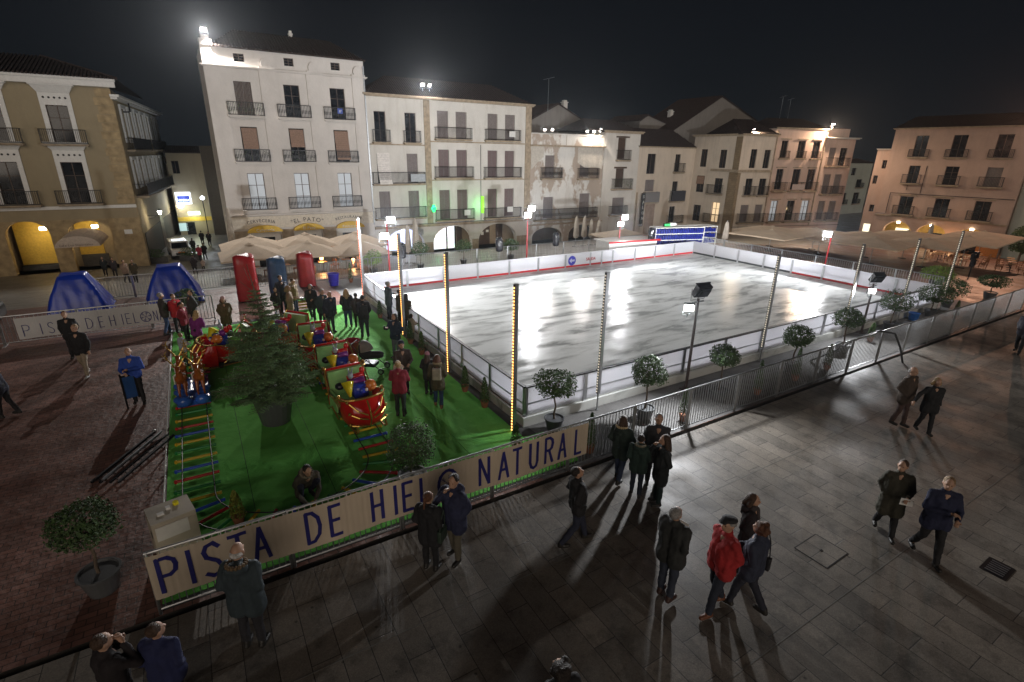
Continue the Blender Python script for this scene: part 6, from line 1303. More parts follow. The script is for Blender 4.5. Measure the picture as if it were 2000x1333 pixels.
p = onY(1228, 452, 31.5); parasol(p.x, 32.0, p.z - .45, p.z + .1, 2.2, 1.8, 'beige parasol behind the red pole left of the kiosk', -.2)
p = onY(1165, 452, 31.5); 
# cafe tables and chairs
M_tab = mat('cafe_table_top', (.5, .28, .12), .35, 0, .2, 4); M_chair = mat('cafe_chair_wood', (.3, .13, .05), .5, 0, .3, 4)
def make_table():
    t = thing('cafe_table', 'cafe table', 'table', (0, 0, 0), 0, 'cafe tables'); m = MB(); m.lathe([(.4, .72), (.4, .75)], 4, (0, 0, 0), Matrix.Rotation(PI / 4, 4, 'Z')); m.build('table_top', M_tab, t); m = MB(); m.tube((0, 0, .03), (0, 0, .72), .03); m.lathe([(.24, 0), (.2, .04)], 10); m.build('leg', M_black, t); return t
def make_chair():
    t = thing('cafe_chair', 'cafe chair', 'chair', (0, 0, 0), 0, 'cafe chairs'); m = MB(); m.box(-.21, .21, -.2, .2, .43, .46); m.build('seat', M_chair, t); m = MB(); m.box(-.21, .21, .19, .22, .62, .86); [m.box(s_ * .2 - .015, s_ * .2 + .015, .19, .22, .46, .62) for s_ in (-1, 1)]; m.build('backrest', M_chair, t)
    for a in (-.19, .19):
        for b in (-.18, .18): m = MB(); m.box(a - .015, a + .015, b - .015, b + .015, 0, .43); m.build('leg', M_chair, t)
    return t
tb, chh = make_table(), make_chair(); used = [0, 0]; random.seed(21)
def put_t(x, y, l):
    z = ground(x, y) + .01
    if not used[0]: tb.location = (x, y, z); tb['label'] = l; used[0] = 1
    else: dup(tb, (x, y, z), random.uniform(-.2, .2), l)
def put_c(x, y, a, l):
    z = ground(x, y) + .01
    if not used[1]: chh.location = (x, y, z); chh.rotation_euler = (0, 0, a); chh['label'] = l; used[1] = 1
    else: dup(chh, (x, y, z), a, l)
rows_ = [(58.5, 'front row'), (61.8, 'second row'), (65.0, 'third row'), (68.6, 'back row')]
k = 0
for (x, rn) in rows_:
    for j in range(4):
        y = 12.6 + j * 2.6 + (x - 58) * .28; put_t(x + random.uniform(-.2, .2), y, 'square cafe table, %s of the %s under the right parasols' % (('nearest the camera', 'second', 'third', 'farthest')[j], rn))
        for a, dx, dy in ((PI, 0, -.75), (0, 0, .75)): put_c(x + dx, y + dy, a + random.uniform(-.3, .3), 'wooden cafe chair at a table in the %s, %s side, %s' % (rn, 'near' if dy < 0 else 'far', ('nearest the camera', 'second along', 'third along', 'farthest')[j]))
for j, (x, y) in enumerate(((4.8, 37.5), (7.2, 37.3), (9.0, 38.2), (3.0, 38.0))):
    put_t(x, y, 'cafe table in orange lamp light under the tavern parasols, ' + ('left of middle', 'right of middle', 'rightmost', 'leftmost')[j]); put_c(x - .7, y, PI / 2, 'orange lit cafe chair left of the %s tavern table' % ('second', 'third', 'rightmost', 'leftmost')[j]); put_c(x + .7, y, -PI / 2, 'orange lit cafe chair right of the %s tavern table' % ('second', 'third', 'rightmost', 'leftmost')[j])
for px, py, D, l in ((628, 505, 37, 'left orange heater lamp glowing under the tavern parasols'), (690, 508, 38.2, 'right orange heater lamp glowing under the tavern parasols')):
    p = onY(px, py, D); h = thing('heater_lamp', l, 'heater lamp', (p.x, D, p.z)); m = MB(); m.lathe([(.09, -.1), (.12, .02), (.1, .1)], 12); m.build('lamp', emis('heater_glow', (1, .4, .12), 7), h); m = MB(); m.tube((0, 0, .1), (0, 0, .5), .02); m.build('hanger', M_black, h); lamp('POINT', p - Vector((0, 0, .25)), 60, (1, .5, .2), .1)
# car with roof bar in the lane, tall dark lamp post at right, dark tree by the rosy house
p = at(352, 500); t = thing('parked_van', 'small white car with a lit roof bar parked nose out in the lane', 'car', (p.x, p.y, p.z), .12)
m = MB(); m.box(-.85, .85, -2, 2, .35, .95); m.box(-.8, .8, -1.1, 1.9, .9, 1.65); remesh(m.build('body', mat('white_car_paint', (.6, .6, .6), .25), t), .06, 3)
for a in (-1, 1):
    for b in (-1.3, 1.3): m = MB(); m.lathe([(.32, -.1), (.32, .1)], 16, (0, 0, 0), Matrix.Translation((a * .8, b, .32)) @ Matrix.Rotation(PI / 2, 4, 'Y')); m.build('wheel', M_rubber, t)
    m = MB(); m.ell((a * .62, -2.0, .68), (.15, .05, .11)); m.build('headlight', M_whitefr, t)
m = MB(); m.add([(-.72, -1.2, .98), (.72, -1.2, .98), (.66, -1.1, 1.52), (-.66, -1.1, 1.52)], [(0, 1, 2, 3)]); m.build('windscreen', M_darkglass, t); m = MB(); m.box(-.5, .5, -2.04, -2.0, .42, .62); m.build('grille', M_black, t); m = MB(); m.box(-.55, .55, -.5, -.3, 1.7, 1.78); m.build('roof_bar', emis('roof_bar_light', (.8, .9, 1), 1.5), t); m = MB(); m.box(-.3, .3, -2.05, -2.01, .62, .72); m.build('orange_plate', TOY[1], t)
for dx, l in ((-1.9, 'low dark planter box with a bush left of the car'), (.9, 'low dark planter box with a bush right of the car')):
    x, y = p.x + dx, p.y - 3; t = thing('planter', l, 'planter', (x, y, ground(x, y)), 0, 'planters at the lane mouth'); m = MB(); m.box(-.9, .9, -.3, .3, 0, .5); m.build('box', M_dark, t); m = crown_mesh(int(dx * 10) + 50, 500, .8, .5, .14); o = m.build('bush', M_leafd, t); o.location = (0, 0, .85)
q = onX(1903, 505, 46.0); g = ground(46, q.y); t = thing('lamp_post', 'thin dark post with an unlit cluster of lamps at right', 'lamp post', (46, q.y, g)); m = MB(); m.tube((0, 0, 0), (0, 0, q.z - g), .05, .04, 8); m.build('post', M_black, t); m = MB(); [m.box(a - .15, a + .15, -.12, .12, q.z - g - .1 + b, q.z - g + .35 + b) for a, b in ((-.2, 0), (.2, .1), (0, -.45))]; m.build('lamp_head', M_black, t)
pp = (77.4, 19.9); g = ground(*pp); t = thing('dark_tree', 'dark bushy tree against the right corner of the rosy house', 'tree', (pp[0], pp[1], g)); m = MB(); m.tube((0, 0, 0), (0, 0, 2), .12, .08); m.build('trunk', M_bark, t); o = crown_mesh(88, 1500, 1.4, 2.0, .3).build('crown', M_leafd, t); o.location = (0, 0, 2.4)
# television aerials on the roofs
for px, py, D, l in ((1072, 155, 56, 'thin television aerial above the wide white house'), (1530, 190, 58, 'television aerial standing above the pink houses'), (1545, 195, 58.5, 'second lower aerial above the pink houses')):
    p = onY(px, py, D); t = thing('aerial', l, 'aerial', p); m = MB(); m.tube((0, 0, -3.5), (0, 0, 0), .03); m.tube((-.7, 0, -.1), (.7, 0, .25), .02); [m.tube((x, -.3, -.1 + (x + .7) * .25), (x, .3, -.1 + (x + .7) * .25), .012) for x in (-.6, -.3, 0, .3, .6)]; m.build('mast', M_galv, t)
# ------------------------------------------------------------------ people
SKIN = [mat('skin_light', (.42, .25, .17), .55, 0, .1, 20), mat('skin_tan', (.34, .19, .12), .55, 0, .1, 20)]
def cloth(c, r=.85): 
    n = 'cloth_%02x%02x%02x' % tuple(int(min(1, v) * 255) for v in c); return mat(n, c, r, 0, .18, 5, .55, 11)
HAIRC = dict(dark=(.018, .012, .009), brown=(.06, .032, .018), auburn=(.12, .05, .025), blonde=(.42, .28, .13), grey=(.28, .27, .26), white=(.55, .54, .52), fair=(.25, .16, .08))
FT = bpy.data.textures.new('cloth_folds', 'CLOUDS'); FT.noise_scale = .11; FT.noise_depth = 2
def fold(o, k):
    d = o.modifiers.new('f', 'DISPLACE'); d.texture = FT; d.strength = k; d.mid_level = .5; d.texture_coords = 'LOCAL'; return o
ARMS = dict(down=((.25, .03, 1.12), (.26, -.06, .87)), pocket=((.245, .09, 1.13), (.17, -.1, .94)), cross=((.26, -.08, 1.13), (-.04, -.25, 1.17)), mouth=((.24, -.2, 1.2), (.06, -.17, 1.46)), hold=((.25, -.08, 1.12), (.12, -.33, 1.1)),
            phone=((.24, -.16, 1.15), (.08, -.34, 1.27)), back=((.26, .14, 1.14), (.05, .2, 1.0)), out=((.36, -.02, 1.2), (.5, -.14, 1.02)), swingf=((.25, -.1, 1.14), (.22, -.3, .98)), swingb=((.25, .14, 1.14), (.24, .2, .9)), lap=((.22, -.25, 1.1), (.1, -.42, 1.0)))
def fingers(m, w, d, side, grip=.5, s=1.):
    """palm + four unequal bent fingers + thumb that leaves the palm's side; w wrist, d pointing direction"""
    d = d.normalized(); up = Vector((0, 0, 1)) if abs(d.z) < .9 else Vector((0, 1, 0)); a = d.cross(up).normalized() * side; nrm = a.cross(d).normalized() * side
    pc = w + d * .045 * s; m.ell(pc, (.034 * s, .034 * s, .04 * s), 8, 6); m.cap(pc - a * .018 * s, pc + a * .018 * s + d * .03 * s, .02 * s)
    for k, L in enumerate((.068, .078, .072, .056)):
        b = w + d * .085 * s + a * (-.03 + .02 * k) * s; k1 = b + (d * .6 - nrm * grip * .5).normalized() * L * .5 * s; k2 = k1 + (d * .35 - nrm * (grip + .3)).normalized() * L * .5 * s; m.cap(b, k1, .0095 * s, .009 * s, 6); m.cap(k1, k2, .009 * s, .008 * s, 6)
    b = w + d * .03 * s - a * .03 * s; k1 = b + (d * .6 - a * .7).normalized() * .038 * s; m.cap(b, k1, .012 * s, .011 * s, 6); m.cap(k1, k1 + (d * .9 - nrm * .3).normalized() * .03 * s, .011 * s, .009 * s, 6)
def person(px, py, z, head, label, H=1.72, coat=(.03, .03, .035), pants=(.03, .035, .05), hair='brown', style='short', armL='pocket', armR='pocket', L=.84, stride=0., tilt=0., turn=0., shoe=(.02, .018, .016), group=None, near=False, hood=None, hat=None, bulk=1., crouch=0., extra=None, skin=0, scarf=None, bag=None, pos=None, nod=0., fur=None, xyz=None):
    """head = world heading in degrees (0 = +x, 90 = away from the camera's street); z None = on the plaza ground"""
    base = Vector(xyz) if xyz else (at(px, py) if z is None else at(px, py, z))
    t_ = None; s = H / 1.72; tors = Matrix.Identity(4)
    hz = .93 - crouch * .62; hy = crouch * .12
    T = Matrix.Translation((0, hy, hz)) @ Matrix.Rotation(-math.radians(-tilt), 4, 'X') @ Matrix.Translation((0, 0, -.93)); NT = lambda p: T @ Vector(p)
    HM = T @ Matrix.Translation((0, 0, 1.47)) @ Matrix.Rotation(math.radians(turn), 4, 'Z') @ Matrix.Rotation(math.radians(nod), 4, 'X') @ Matrix.Translation((0, 0, -1.47))
    vb = .012 if near else .02; vc = .017 if near else .026
    # body: one continuous surface
    m = MB(s); c = m.cap
    hd = lambda p: HM @ Vector(p)
    m.ell((0, 0, 0), (.076, .094, .112), 16, 12, HM @ Matrix.Translation((0, -.005, 1.605))); m.ell((0, 0, 0), (.056, .06, .06), 12, 8, HM @ Matrix.Translation((0, -.045, 1.55))); c(hd((0, -.092, 1.615)), hd((0, -.112, 1.585)), .013, .019); m.ell((0, 0, 0), (.02, .012, .008), 8, 5, HM @ Matrix.Translation((0, -.1, 1.545)))
    for sx in (-1, 1): m.ell((0, 0, 0), (.014, .024, .032), 8, 6, HM @ Matrix.Translation((sx * .079, .005, 1.595))); m.ell((0, 0, 0), (.022, .012, .008), 8, 5, HM @ Matrix.Translation((sx * .034, -.088, 1.632)))
    c(NT((0, .015, 1.4)), hd((0, .005, 1.54)), .055, .05); c(NT((0, 0, .95)), NT((0, 0, 1.36)), .09, .1); c(NT((-.13, 0, 1.38)), NT((.13, 0, 1.38)), .05)
    ank = []
    for sx in (-1, 1):
        st = stride * sx
        if crouch: kn = Vector((sx * .17, -.3 + hy * .4, .50)); an = Vector((sx * .13, -.02 + (.12 if sx > 0 else -.05), .09))
        else: kn = Vector((sx * .095, -.17 * st if st > 0 else -.03 * st, .5)); an = Vector((sx * .1, -.30 * st + .02 if st > 0 else -.34 * st, .09 if st >= 0 else .12))
        ank.append((kn, an)); c(Vector((sx * .08, hy, hz - .03)), kn, .06, .045); c(kn, an, .045, .035)
        (ex, ey, ez), (wx, wy, wz) = ARMS[armL if sx > 0 else armR]; E_ = NT((sx * ex, ey, ez)); W_ = NT((sx * wx, wy, wz)); c(NT((sx * .16, 0, 1.38)), E_, .04, .035); c(E_, W_, .033, .026)
        a_ = armL if sx > 0 else armR
        if a_ not in ('pocket',) : fingers(m, W_, (W_ - E_).normalized(), sx, .5 if a_ != 'down' else .25) if near else m.ell(W_ + (W_ - E_).normalized() * .06, (.035, .035, .05), 8, 6)
        if near is False and a_ != 'pocket':
            for k in range(4): b0 = W_ + (W_ - E_).normalized() * .09 + Vector((.014 * (k - 1.5), 0, 0)); c(b0, b0 + (W_ - E_).normalized() * (.04 + .008 * (k in (1, 2))), .009, .008, 5)
    t = remesh(m.build('person', SKIN[skin]), vb * s, 2); t.location = base; t.rotation_euler = (0, 0, math.radians(head + 90)); tag(t, label, 'person', group)
    # coat
    m = MB(s); c = m.cap; b_ = bulk
    for sx in (-1, 1):
        c(NT((sx * .085, .01, 1.3)), NT((sx * .07 * b_, .0, 1.0)), .13 * b_, .13 * b_); c(NT((sx * .12, .0, 1.375)), NT((0, .0, 1.4)), .075, .075); c(NT((sx * .05, -.05 * b_, 1.2)), NT((sx * .05, -.03 * b_, 1.0)), .11 * b_, .12 * b_)
        if not crouch: c(NT((sx * .075 * b_, 0, .98)), Vector((sx * .085 * b_, (ank[0 if sx < 0 else 1][0].y) * max(0, .85 - L) * 1.6, L)), .13 * b_, .135 * b_)
        else: c(NT((sx * .07, 0, .98)), NT((sx * .08, .04, .86)), .13, .13)
        (ex, ey, ez), (wx, wy, wz) = ARMS[armL if sx > 0 else armR]; E_ = NT((sx * ex, ey, ez)); W_ = NT((sx * wx, wy, wz)); c(NT((sx * .185, .0, 1.375)), E_, .072 * b_ ** .5, .06); c(E_, W_ + (E_ - W_) * .08, .058, .045)
    c(NT((0, .02, 1.42)), NT((0, .015, 1.46)), .075, .07)
    if hood: c(NT((-.06, .1, 1.42)), NT((.06, .1, 1.42)), .085); c(NT((0, .1, 1.4)), NT((0, .13, 1.3)), .08, .05)
    fold(remesh(m.build('coat', cloth(coat)), vc * s, 5), .035 * s).parent = t
    # trousers
    m = MB(s); c = m.cap
    for sx in (-1, 1):
        kn, an = ank[0 if sx < 0 else 1]; c(Vector((sx * .075, hy, hz)), kn, .105, .072); c(kn, an + Vector((0, .0, .03)), .07, .058)
    c(Vector((-.06, hy, hz + .02)), Vector((.06, hy, hz + .02)), .115)
    fold(remesh(m.build('trousers', cloth(pants)), vc * s, 4), .03 * s).parent = t
    for sx in (-1, 1):
        kn, an = ank[0 if sx < 0 else 1]; m = MB(s); m.cap((an.x, an.y + .035, an.z - .035), (an.x + sx * .015, an.y - .13, an.z - .042), .047, .042); m.cap((an.x, an.y + .02, an.z), (an.x, an.y + .01, an.z + .03), .05); remesh(m.build('shoe', cloth(shoe, .5)), .016 * s, 1).parent = t
    # hair
    M_h = mat('hair_' + hair, HAIRC[hair], .6, 0, .35, 40, .8, 60); m = MB(s)
    if style != 'bald':
        z0 = 0 if style != 'balding' else -.035
        m.ell((0, 0, 0), (.087, .1, .095 if style != 'balding' else .07), 16, 10, HM @ Matrix.Translation((0, .022, 1.632 + z0)))
        if style == 'curly':
            random.seed(int(px)); [m.ell(hd((random.uniform(-.07, .07), .03 + random.uniform(-.07, .07), 1.63 + random.uniform(-.07, .06))), (.045, .045, .045), 7, 5) for _ in range(60)]
        if style in ('long', 'bob'):
            lo = 1.36 if style == 'long' else 1.5
            m.cap(hd((0, .05, 1.6)), NT((0, .11, lo)), .085, .07); [m.cap(hd((sx * .065, .015, 1.6)), NT((sx * .1, .05, lo + .02)), .045, .045) for sx in (-1, 1)]
        if style == 'tail': m.ell(hd((0, .12, 1.66)), (.035, .035, .035)); m.cap(hd((0, .13, 1.64)), hd((0, .17, 1.48)), .03, .018)
        if style == 'bun': m.ell(hd((0, .11, 1.68)), (.045, .045, .045))
    else: m.ell((0, 0, 0), (.084, .075, .05), 14, 8, HM @ Matrix.Translation((0, .04, 1.585)))
    h = remesh(m.build('hair', M_h), .013 * s if near else .018 * s, 1); h.parent = t
    if hat:
        m = MB(s); k = hat[0]
        if k == 'flat': m.ell((0, 0, 0), (.105, .125, .045), 14, 8, HM @ Matrix.Translation((0, -.005, 1.69)) @ Matrix.Rotation(-.12, 4, 'X')); m.ell((0, 0, 0), (.07, .05, .012), 12, 6, HM @ Matrix.Translation((0, -.12, 1.665)))
        else: m.ell((0, 0, 0), (.095, .108, .1), 14, 10, HM @ Matrix.Translation((0, .012, 1.655)))
        if k == 'santa': m.cap(hd((0, .02, 1.72)), hd((.08, .1, 1.74)), .06, .02)
        remesh(m.build('hat', cloth(hat[1])), .015 * s, 2).parent = t
        if k == 'santa': m = MB(s); m.lathe([(.1, -.02), (.115, 0), (.1, .02)], 16, (0, 0, 0), HM @ Matrix.Translation((0, .0, 1.66))); m.build('hat_trim', TOY[5], t)
    if fur:
        m = MB(s); random.seed(4); pts = [Vector((.11 * math.cos(a), .06 + .11 * math.sin(a), 1.47 + .02 * math.sin(a))) for a in [i * PI / 8 for i in range(17)]]
        for p in pts:
            for _ in range(14): d = Vector((random.gauss(0, 1), random.gauss(0, 1), random.gauss(0, 1))).normalized(); q = NT(p); w = d.orthogonal().normalized() * .007; m.add([q - w, q + w, q + d * .045], [(0, 1, 2)])
            m.ell(NT(p), (.03, .03, .03), 6, 4)
        m.build('fur_trim', cloth(fur), t)
    if scarf: m = MB(s); m.cap(NT((-.05, -.02, 1.45)), NT((.05, -.02, 1.45)), .07); m.cap(NT((.03, -.1, 1.42)), NT((.04, -.14, 1.2)), .04); remesh(m.build('scarf', cloth(scarf)), .02 * s).parent = t
    if near:
        m = MB(s); [m.ell(hd((sx * .032, -.091, 1.612)), (.012, .006, .007), 8, 5) for sx in (-1, 1)]; m.build('eyes', mat('dark_eye', (.02, .015, .012), .3), t)
    R_ = Matrix.Translation(base) @ Matrix.Rotation(math.radians(head + 90), 4, 'Z') @ Matrix.Scale(s, 4)
    if bag:
        lb, kind, colr, (bx_, by_, bz_) = bag; o = thing('bag' if kind != 'paper' else 'paper', lb, 'bag' if kind != 'paper' else 'paper', R_ @ Vector((bx_, by_, bz_)), math.radians(head + 90)); m = MB(s)
        if kind == 'pack': m.box(-.13, .13, -.05, .08, -.2, .16); remesh(m.build('bag_body', cloth(colr), o), .02, 4); m = MB(s); [m.path([(a, -.05, .12), (a, -.22, .2), (a, -.36, .05), (a, -.3, -.15)], .012) for a in (-.1,)]; m.build('strap', cloth(colr), o); m = MB(s); m.path([(.1, -.05, .12), (.1, -.22, .2), (.1, -.36, .05), (.1, -.3, -.15)], .012); m.build('strap', cloth(colr), o)
        elif kind == 'bag': m.box(-.04, .05, -.13, .13, -.15, .1); remesh(m.build('bag_body', cloth(colr, .5), o), .018, 4); m = MB(s); m.path([(0, -.1, .08), (-.02, -.06, .35), (-.04, 0, .5), (-.02, .06, .35), (0, .1, .08)], .01); m.build('strap', cloth(colr), o)
        elif kind == 'phone': m.box(-.035, .035, -.008, .004, -.07, .07); m.build('phone_case', M_black, o); m = MB(s); m.box(-.03, .03, .004, .008, -.06, .06); m.build('screen', emis('phone_screen', (.8, .85, 1), 2.5), o)
        else: m.box(-.1, .1, -.004, .004, -.07, .07); m.build('sheet', M_whitefr, o)
    return t
NAVY = (.012, .016, .035); BLK = (.012, .012, .014); GRY = (.06, .06, .065); BRN = (.05, .035, .025); OLV = (.045, .042, .028); JEAN = (.03, .045, .09); DGRN = (.02, .035, .028)
TZ = .1
P_ = lambda *a, **k: person(*a, **k)
# --- on the terrace
P_(500, 1262, TZ, 62, 'balding white haired man in a dark teal parka with fur collar seen from behind', 1.86, (.028, .042, .05), (.02, .02, .025), 'white', 'bald', 'pocket', 'pocket', .72, 0, near=True, hood=1, fur=(.13, .085, .045), bulk=1.15, nod=6)
P_(843, 1112, TZ, 40, 'woman with reddish ponytail in a dark coat facing the man in the navy parka', 1.62, BLK, BLK, 'auburn', 'tail', 'pocket', 'pocket', .68, 0, near=True, hood=1, bulk=1.08, bag=('green dark shoulder bag hanging at the ponytail woman hip', 'bag', (.03, .05, .035), (-.25, 0, .9)))
P_(890, 1092, TZ, 205, 'young man in a navy parka and khaki trousers with his hand at his mouth', 1.78, (.02, .024, .06), (.1, .09, .065), 'dark', 'short', 'pocket', 'mouth', .74, .25, near=True, hood=1, bulk=1.12, turn=12)
P_(1122, 1062, TZ, -20, 'lone young man in black jacket walking across the terrace looking down', 1.7, BLK, (.02, .024, .045), 'dark', 'short', 'pocket', 'pocket', .86, .85, near=True, bulk=1.08, nod=-18, hood=1)
P_(1206, 940, TZ, 20, 'woman with pale fur hood and dark green coat, left of the chatting four', 1.66, DGRN, JEAN, 'brown', 'bob', 'pocket', 'cross', .72, .55, near=True, fur=(.5, .4, .24), hood=1)
P_(1240, 968, TZ, 40, 'child in a dark green jacket with a furry hood among the chatting four', 1.5, (.018, .04, .032), (.02, .03, .05), 'dark', 'short', 'pocket', 'pocket', .78, .35, near=True, fur=(.22, .2, .14), hood=1, bulk=1.05)
P_(1272, 945, TZ, 230, 'man in a grey jacket standing behind the chatting group against the barrier', 1.74, (.035, .035, .04), BLK, 'dark', 'short', 'pocket', 'pocket', .84, 0, near=True, nod=-10)
P_(1282, 985, TZ, 150, 'long haired woman in a dark coat raising a drink, right of the chatting four', 1.66, (.016, .02, .022), (.015, .035, .035), 'brown', 'long', 'pocket', 'mouth', .66, 0, near=True, bulk=1.1)
P_(1298, 1168, TZ, 10, 'grey haired elderly man in a dark jacket holding a white paper', 1.84, (.025, .027, .026), (.03, .038, .06), 'grey', 'short', 'hold', 'pocket', .8, .15, near=True, nod=-14, shoe=(.06, .03, .025), bulk=1.12, bag=('folded white paper in the hand of the grey haired elderly man', 'paper', (.7, .7, .7), (.1, -.42, 1.1)))
P_(1392, 1192, TZ, 165, 'man in a bright red sweater and black flat cap', 1.82, (.36, .02, .022), (.022, .028, .045), 'grey', 'short', 'pocket', 'pocket', .84, .6, near=True, hat=('flat', (.02, .02, .022)), shoe=(.16, .06, .03), bulk=1.12)
P_(1443, 1115, TZ, -60, 'person in a dark coat hidden between the red sweater and the curly haired woman', 1.62, (.022, .017, .02), BLK, 'brown', 'bob', 'pocket', 'pocket', .74, 0, near=True, scarf=(.05, .04, .04), hood=1)
P_(1452, 1190, TZ, 100, 'curly haired woman in a navy jacket with legs apart seen from behind', 1.72, (.028, .034, .06), (.02, .022, .035), 'auburn', 'curly', 'pocket', 'cross', .8, .75, near=True, bulk=1.1, bag=('black handbag at the hip of the curly haired woman', 'bag', (.015, .015, .018), (-.27, .03, .88)))
P_(1722, 1042, TZ, 215, 'woman in a knee length olive coat holding a pale purse', 1.66, OLV, BLK, 'brown', 'short', 'hold', 'pocket', .58, .7, near=True, turn=-30, bulk=1.08, bag=('pale pink purse held by the woman in the olive coat', 'paper', (.6, .5, .5), (.1, -.4, 1.06)))
P_(1802, 1090, TZ, 222, 'stocky man in a navy quilted jacket right of the olive coat woman', 1.74, (.014, .018, .05), BLK, 'fair', 'short', 'hold', 'cross', .78, .8, near=True, turn=-20, bulk=1.1)
P_(1752, 832, TZ, 262, 'grey haired man in a brown jacket strolling arm in arm', 1.76, BRN, (.06, .035, .03), 'grey', 'balding', 'pocket', 'pocket', .8, .3, near=True, bulk=1.12)
P_(1800, 845, TZ, 228, 'blonde woman in a black coat holding the brown jacket man by the arm', 1.6, BLK, BLK, 'blonde', 'bob', 'pocket', 'out', .74, .5, near=True, bulk=1.08)
P_(1985, 690, TZ, 180, 'dark figure walking at the right frame edge by the lit pavement', 1.72, (.02, .02, .03), BLK, 'dark', 'short', 'pocket', 'pocket', .82, .6)
P_(0, 0, None, 30, 'brown haired woman in black with hands raised to her face, bottom left', 1.64, (.014, .01, .012), BLK, 'brown', 'short', 'mouth', 'mouth', .76, 0, near=True, bulk=1.08, xyz=(-1.7, 6.21, .1))
P_(0, 0, None, 60, 'short haired person in a blue puffy jacket at the bottom left', 1.58, (.013, .018, .07), BLK, 'brown', 'short', 'pocket', 'pocket', .84, .5, near=True, bulk=1.15, turn=-30, xyz=(-1.19, 6.15, .1))
P_(0, 0, None, 80, 'head of dark curly hair peeking over the bottom frame edge', 1.76, BLK, BLK, 'dark', 'curly', 'pocket', 'pocket', .84, 0, near=True, bulk=1.05, xyz=(2.62, 3.19, .1))
# --- left paving and fair
P_(172, 735, None, 250, 'man in a black jacket and pale trousers walking in front of the second banner', 1.76, BLK, (.26, .21, .15), 'fair', 'short', 'down', 'pocket', .82, .7, near=True, shoe=(.4, .4, .38), turn=-10)
P_(150, 700, None, 270, 'dark figure right behind the man with pale trousers', 1.72, BLK, BLK, 'auburn', 'short', 'pocket', 'pocket', .82, 0)
P_(275, 790, None, 265, 'man in a bright blue hoodie with grey front and black trousers', 1.74, (.02, .06, .32), BLK, 'fair', 'balding', 'cross', 'hold', .92, .15, near=True, nod=-12)
P_(20, 815, None, 160, 'dark blue clad figure leaning over a stroller at the left frame edge', 1.72, (.012, .014, .03), BLK, 'dark', 'short', 'hold', 'hold', .82, .5, tilt=18)
P_(-14, 760, None, 120, 'half visible person in slate blue cut by the left frame edge', 1.7, (.03, .04, .07), BLK, 'dark', 'short', 'pocket', 'pocket', .82, 0)
P_(330, 655, None, 20, 'grey haired man in a brown jacket and blue jeans by the second banner end', 1.74, (.05, .045, .042), (.04, .07, .16), 'grey', 'short', 'hold', 'pocket', .84, .4)
P_(352, 650, None, 300, 'person in a bright red jacket between two men', 1.62, (.45, .02, .03), BLK, 'dark', 'short', 'pocket', 'pocket', .8, 0)
P_(385, 648, None, 200, 'man in a grey jacket looking down beside the bush', 1.74, (.05, .05, .052), BLK, 'dark', 'short', 'pocket', 'pocket', .8, 0, nod=-20)
P_(368, 665, None, 330, 'dark haired woman in a dark red jacket behind the purple coat', 1.55, (.2, .015, .03), BLK, 'dark', 'tail', 'pocket', 'pocket', .8, 0)
P_(392, 690, None, 60, 'blonde woman in a purple coat bending over the reindeer', 1.6, (.17, .02, .16), BLK, 'blonde', 'long', 'hold', 'hold', .8, 0, tilt=20)
P_(365, 715, None, 40, 'small child in a pale grey top by the reindeer antlers', 1.2, (.35, .38, .42), BLK, 'fair', 'short', 'hold', 'hold', .85, 0)
P_(448, 658, None, 275, 'woman in a pink beret and brown hooded coat standing alone behind the sleigh', 1.64, (.1, .07, .035), (.02, .018, .018), 'auburn', 'bob', 'pocket', 'pocket', .66, 0, hat=('beret', (.4, .25, .24)), hood=1, near=True)
P_(486, 668, None, 290, 'small child in a red and white santa hat behind the fir', 1.12, (.3, .26, .2), BLK, 'fair', 'short', 'hold', 'hold', .8, 0, hat=('santa', (.5, .01, .02)))
P_(545, 625, None, 300, 'dark haired boy in black beside the tan coat group', 1.45, BLK, (.1, .02, .03), 'dark', 'short', 'pocket', 'pocket', .84, .3)
P_(556, 612, None, 290, 'tall dark haired man behind the two in tan coats', 1.76, (.025, .025, .04), BLK, 'dark', 'short', 'pocket', 'pocket', .8, 0)
P_(572, 634, None, 350, 'person in a long tan parka and green trousers', 1.7, (.24, .16, .1), (.05, .07, .045), 'fair', 'bob', 'hold', 'pocket', .66, .2, near=True)
P_(580, 615, None, 320, 'person in a mustard brown jacket with a fur hood behind the tan parka', 1.66, (.16, .1, .04), (.02, .02, .06), 'brown', 'short', 'pocket', 'pocket', .8, 0, hood=1, fur=(.3, .22, .12))
P_(613, 628, None, 250, 'woman in black striding beside the bowed man', 1.66, BLK, BLK, 'dark', 'bob', 'hold', 'pocket', .7, .8, near=True)
P_(632, 640, None, 300, 'person in slate grey leaning beside the bowed bald man', 1.7, (.03, .04, .05), BLK, 'grey', 'short', 'hold', 'pocket', .76, 0, tilt=12)
P_(648, 650, None, 290, 'bald man in a dark navy jacket bowing his head', 1.78, (.014, .02, .04), (.03, .035, .05), 'fair', 'balding', 'down', 'down', .78, 0, near=True, tilt=14, nod=-15, bulk=1.15)
P_(682, 640, None, 80, 'blonde long haired woman in a black jacket and jeans seen from behind', 1.68, BLK, (.03, .05, .12), 'blonde', 'long', 'pocket', 'pocket', .86, .3, near=True, shoe=(.1, .07, .05))
P_(700, 640, None, 60, 'dark haired child peering past the man with a black backpack', 1.5, (.04, .03, .03), BLK, 'dark', 'tail', 'pocket', 'pocket', .8, 0)
P_(714, 660, None, 82, 'short haired man in a black jacket seen from behind near the masts', 1.76, BLK, (.02, .024, .035), 'dark', 'short', 'pocket', 'pocket', .84, .2, near=True, bag=('dark backpack on the short haired man near the masts', 'pack', (.02, .02, .02), (0, .22, 1.2)))
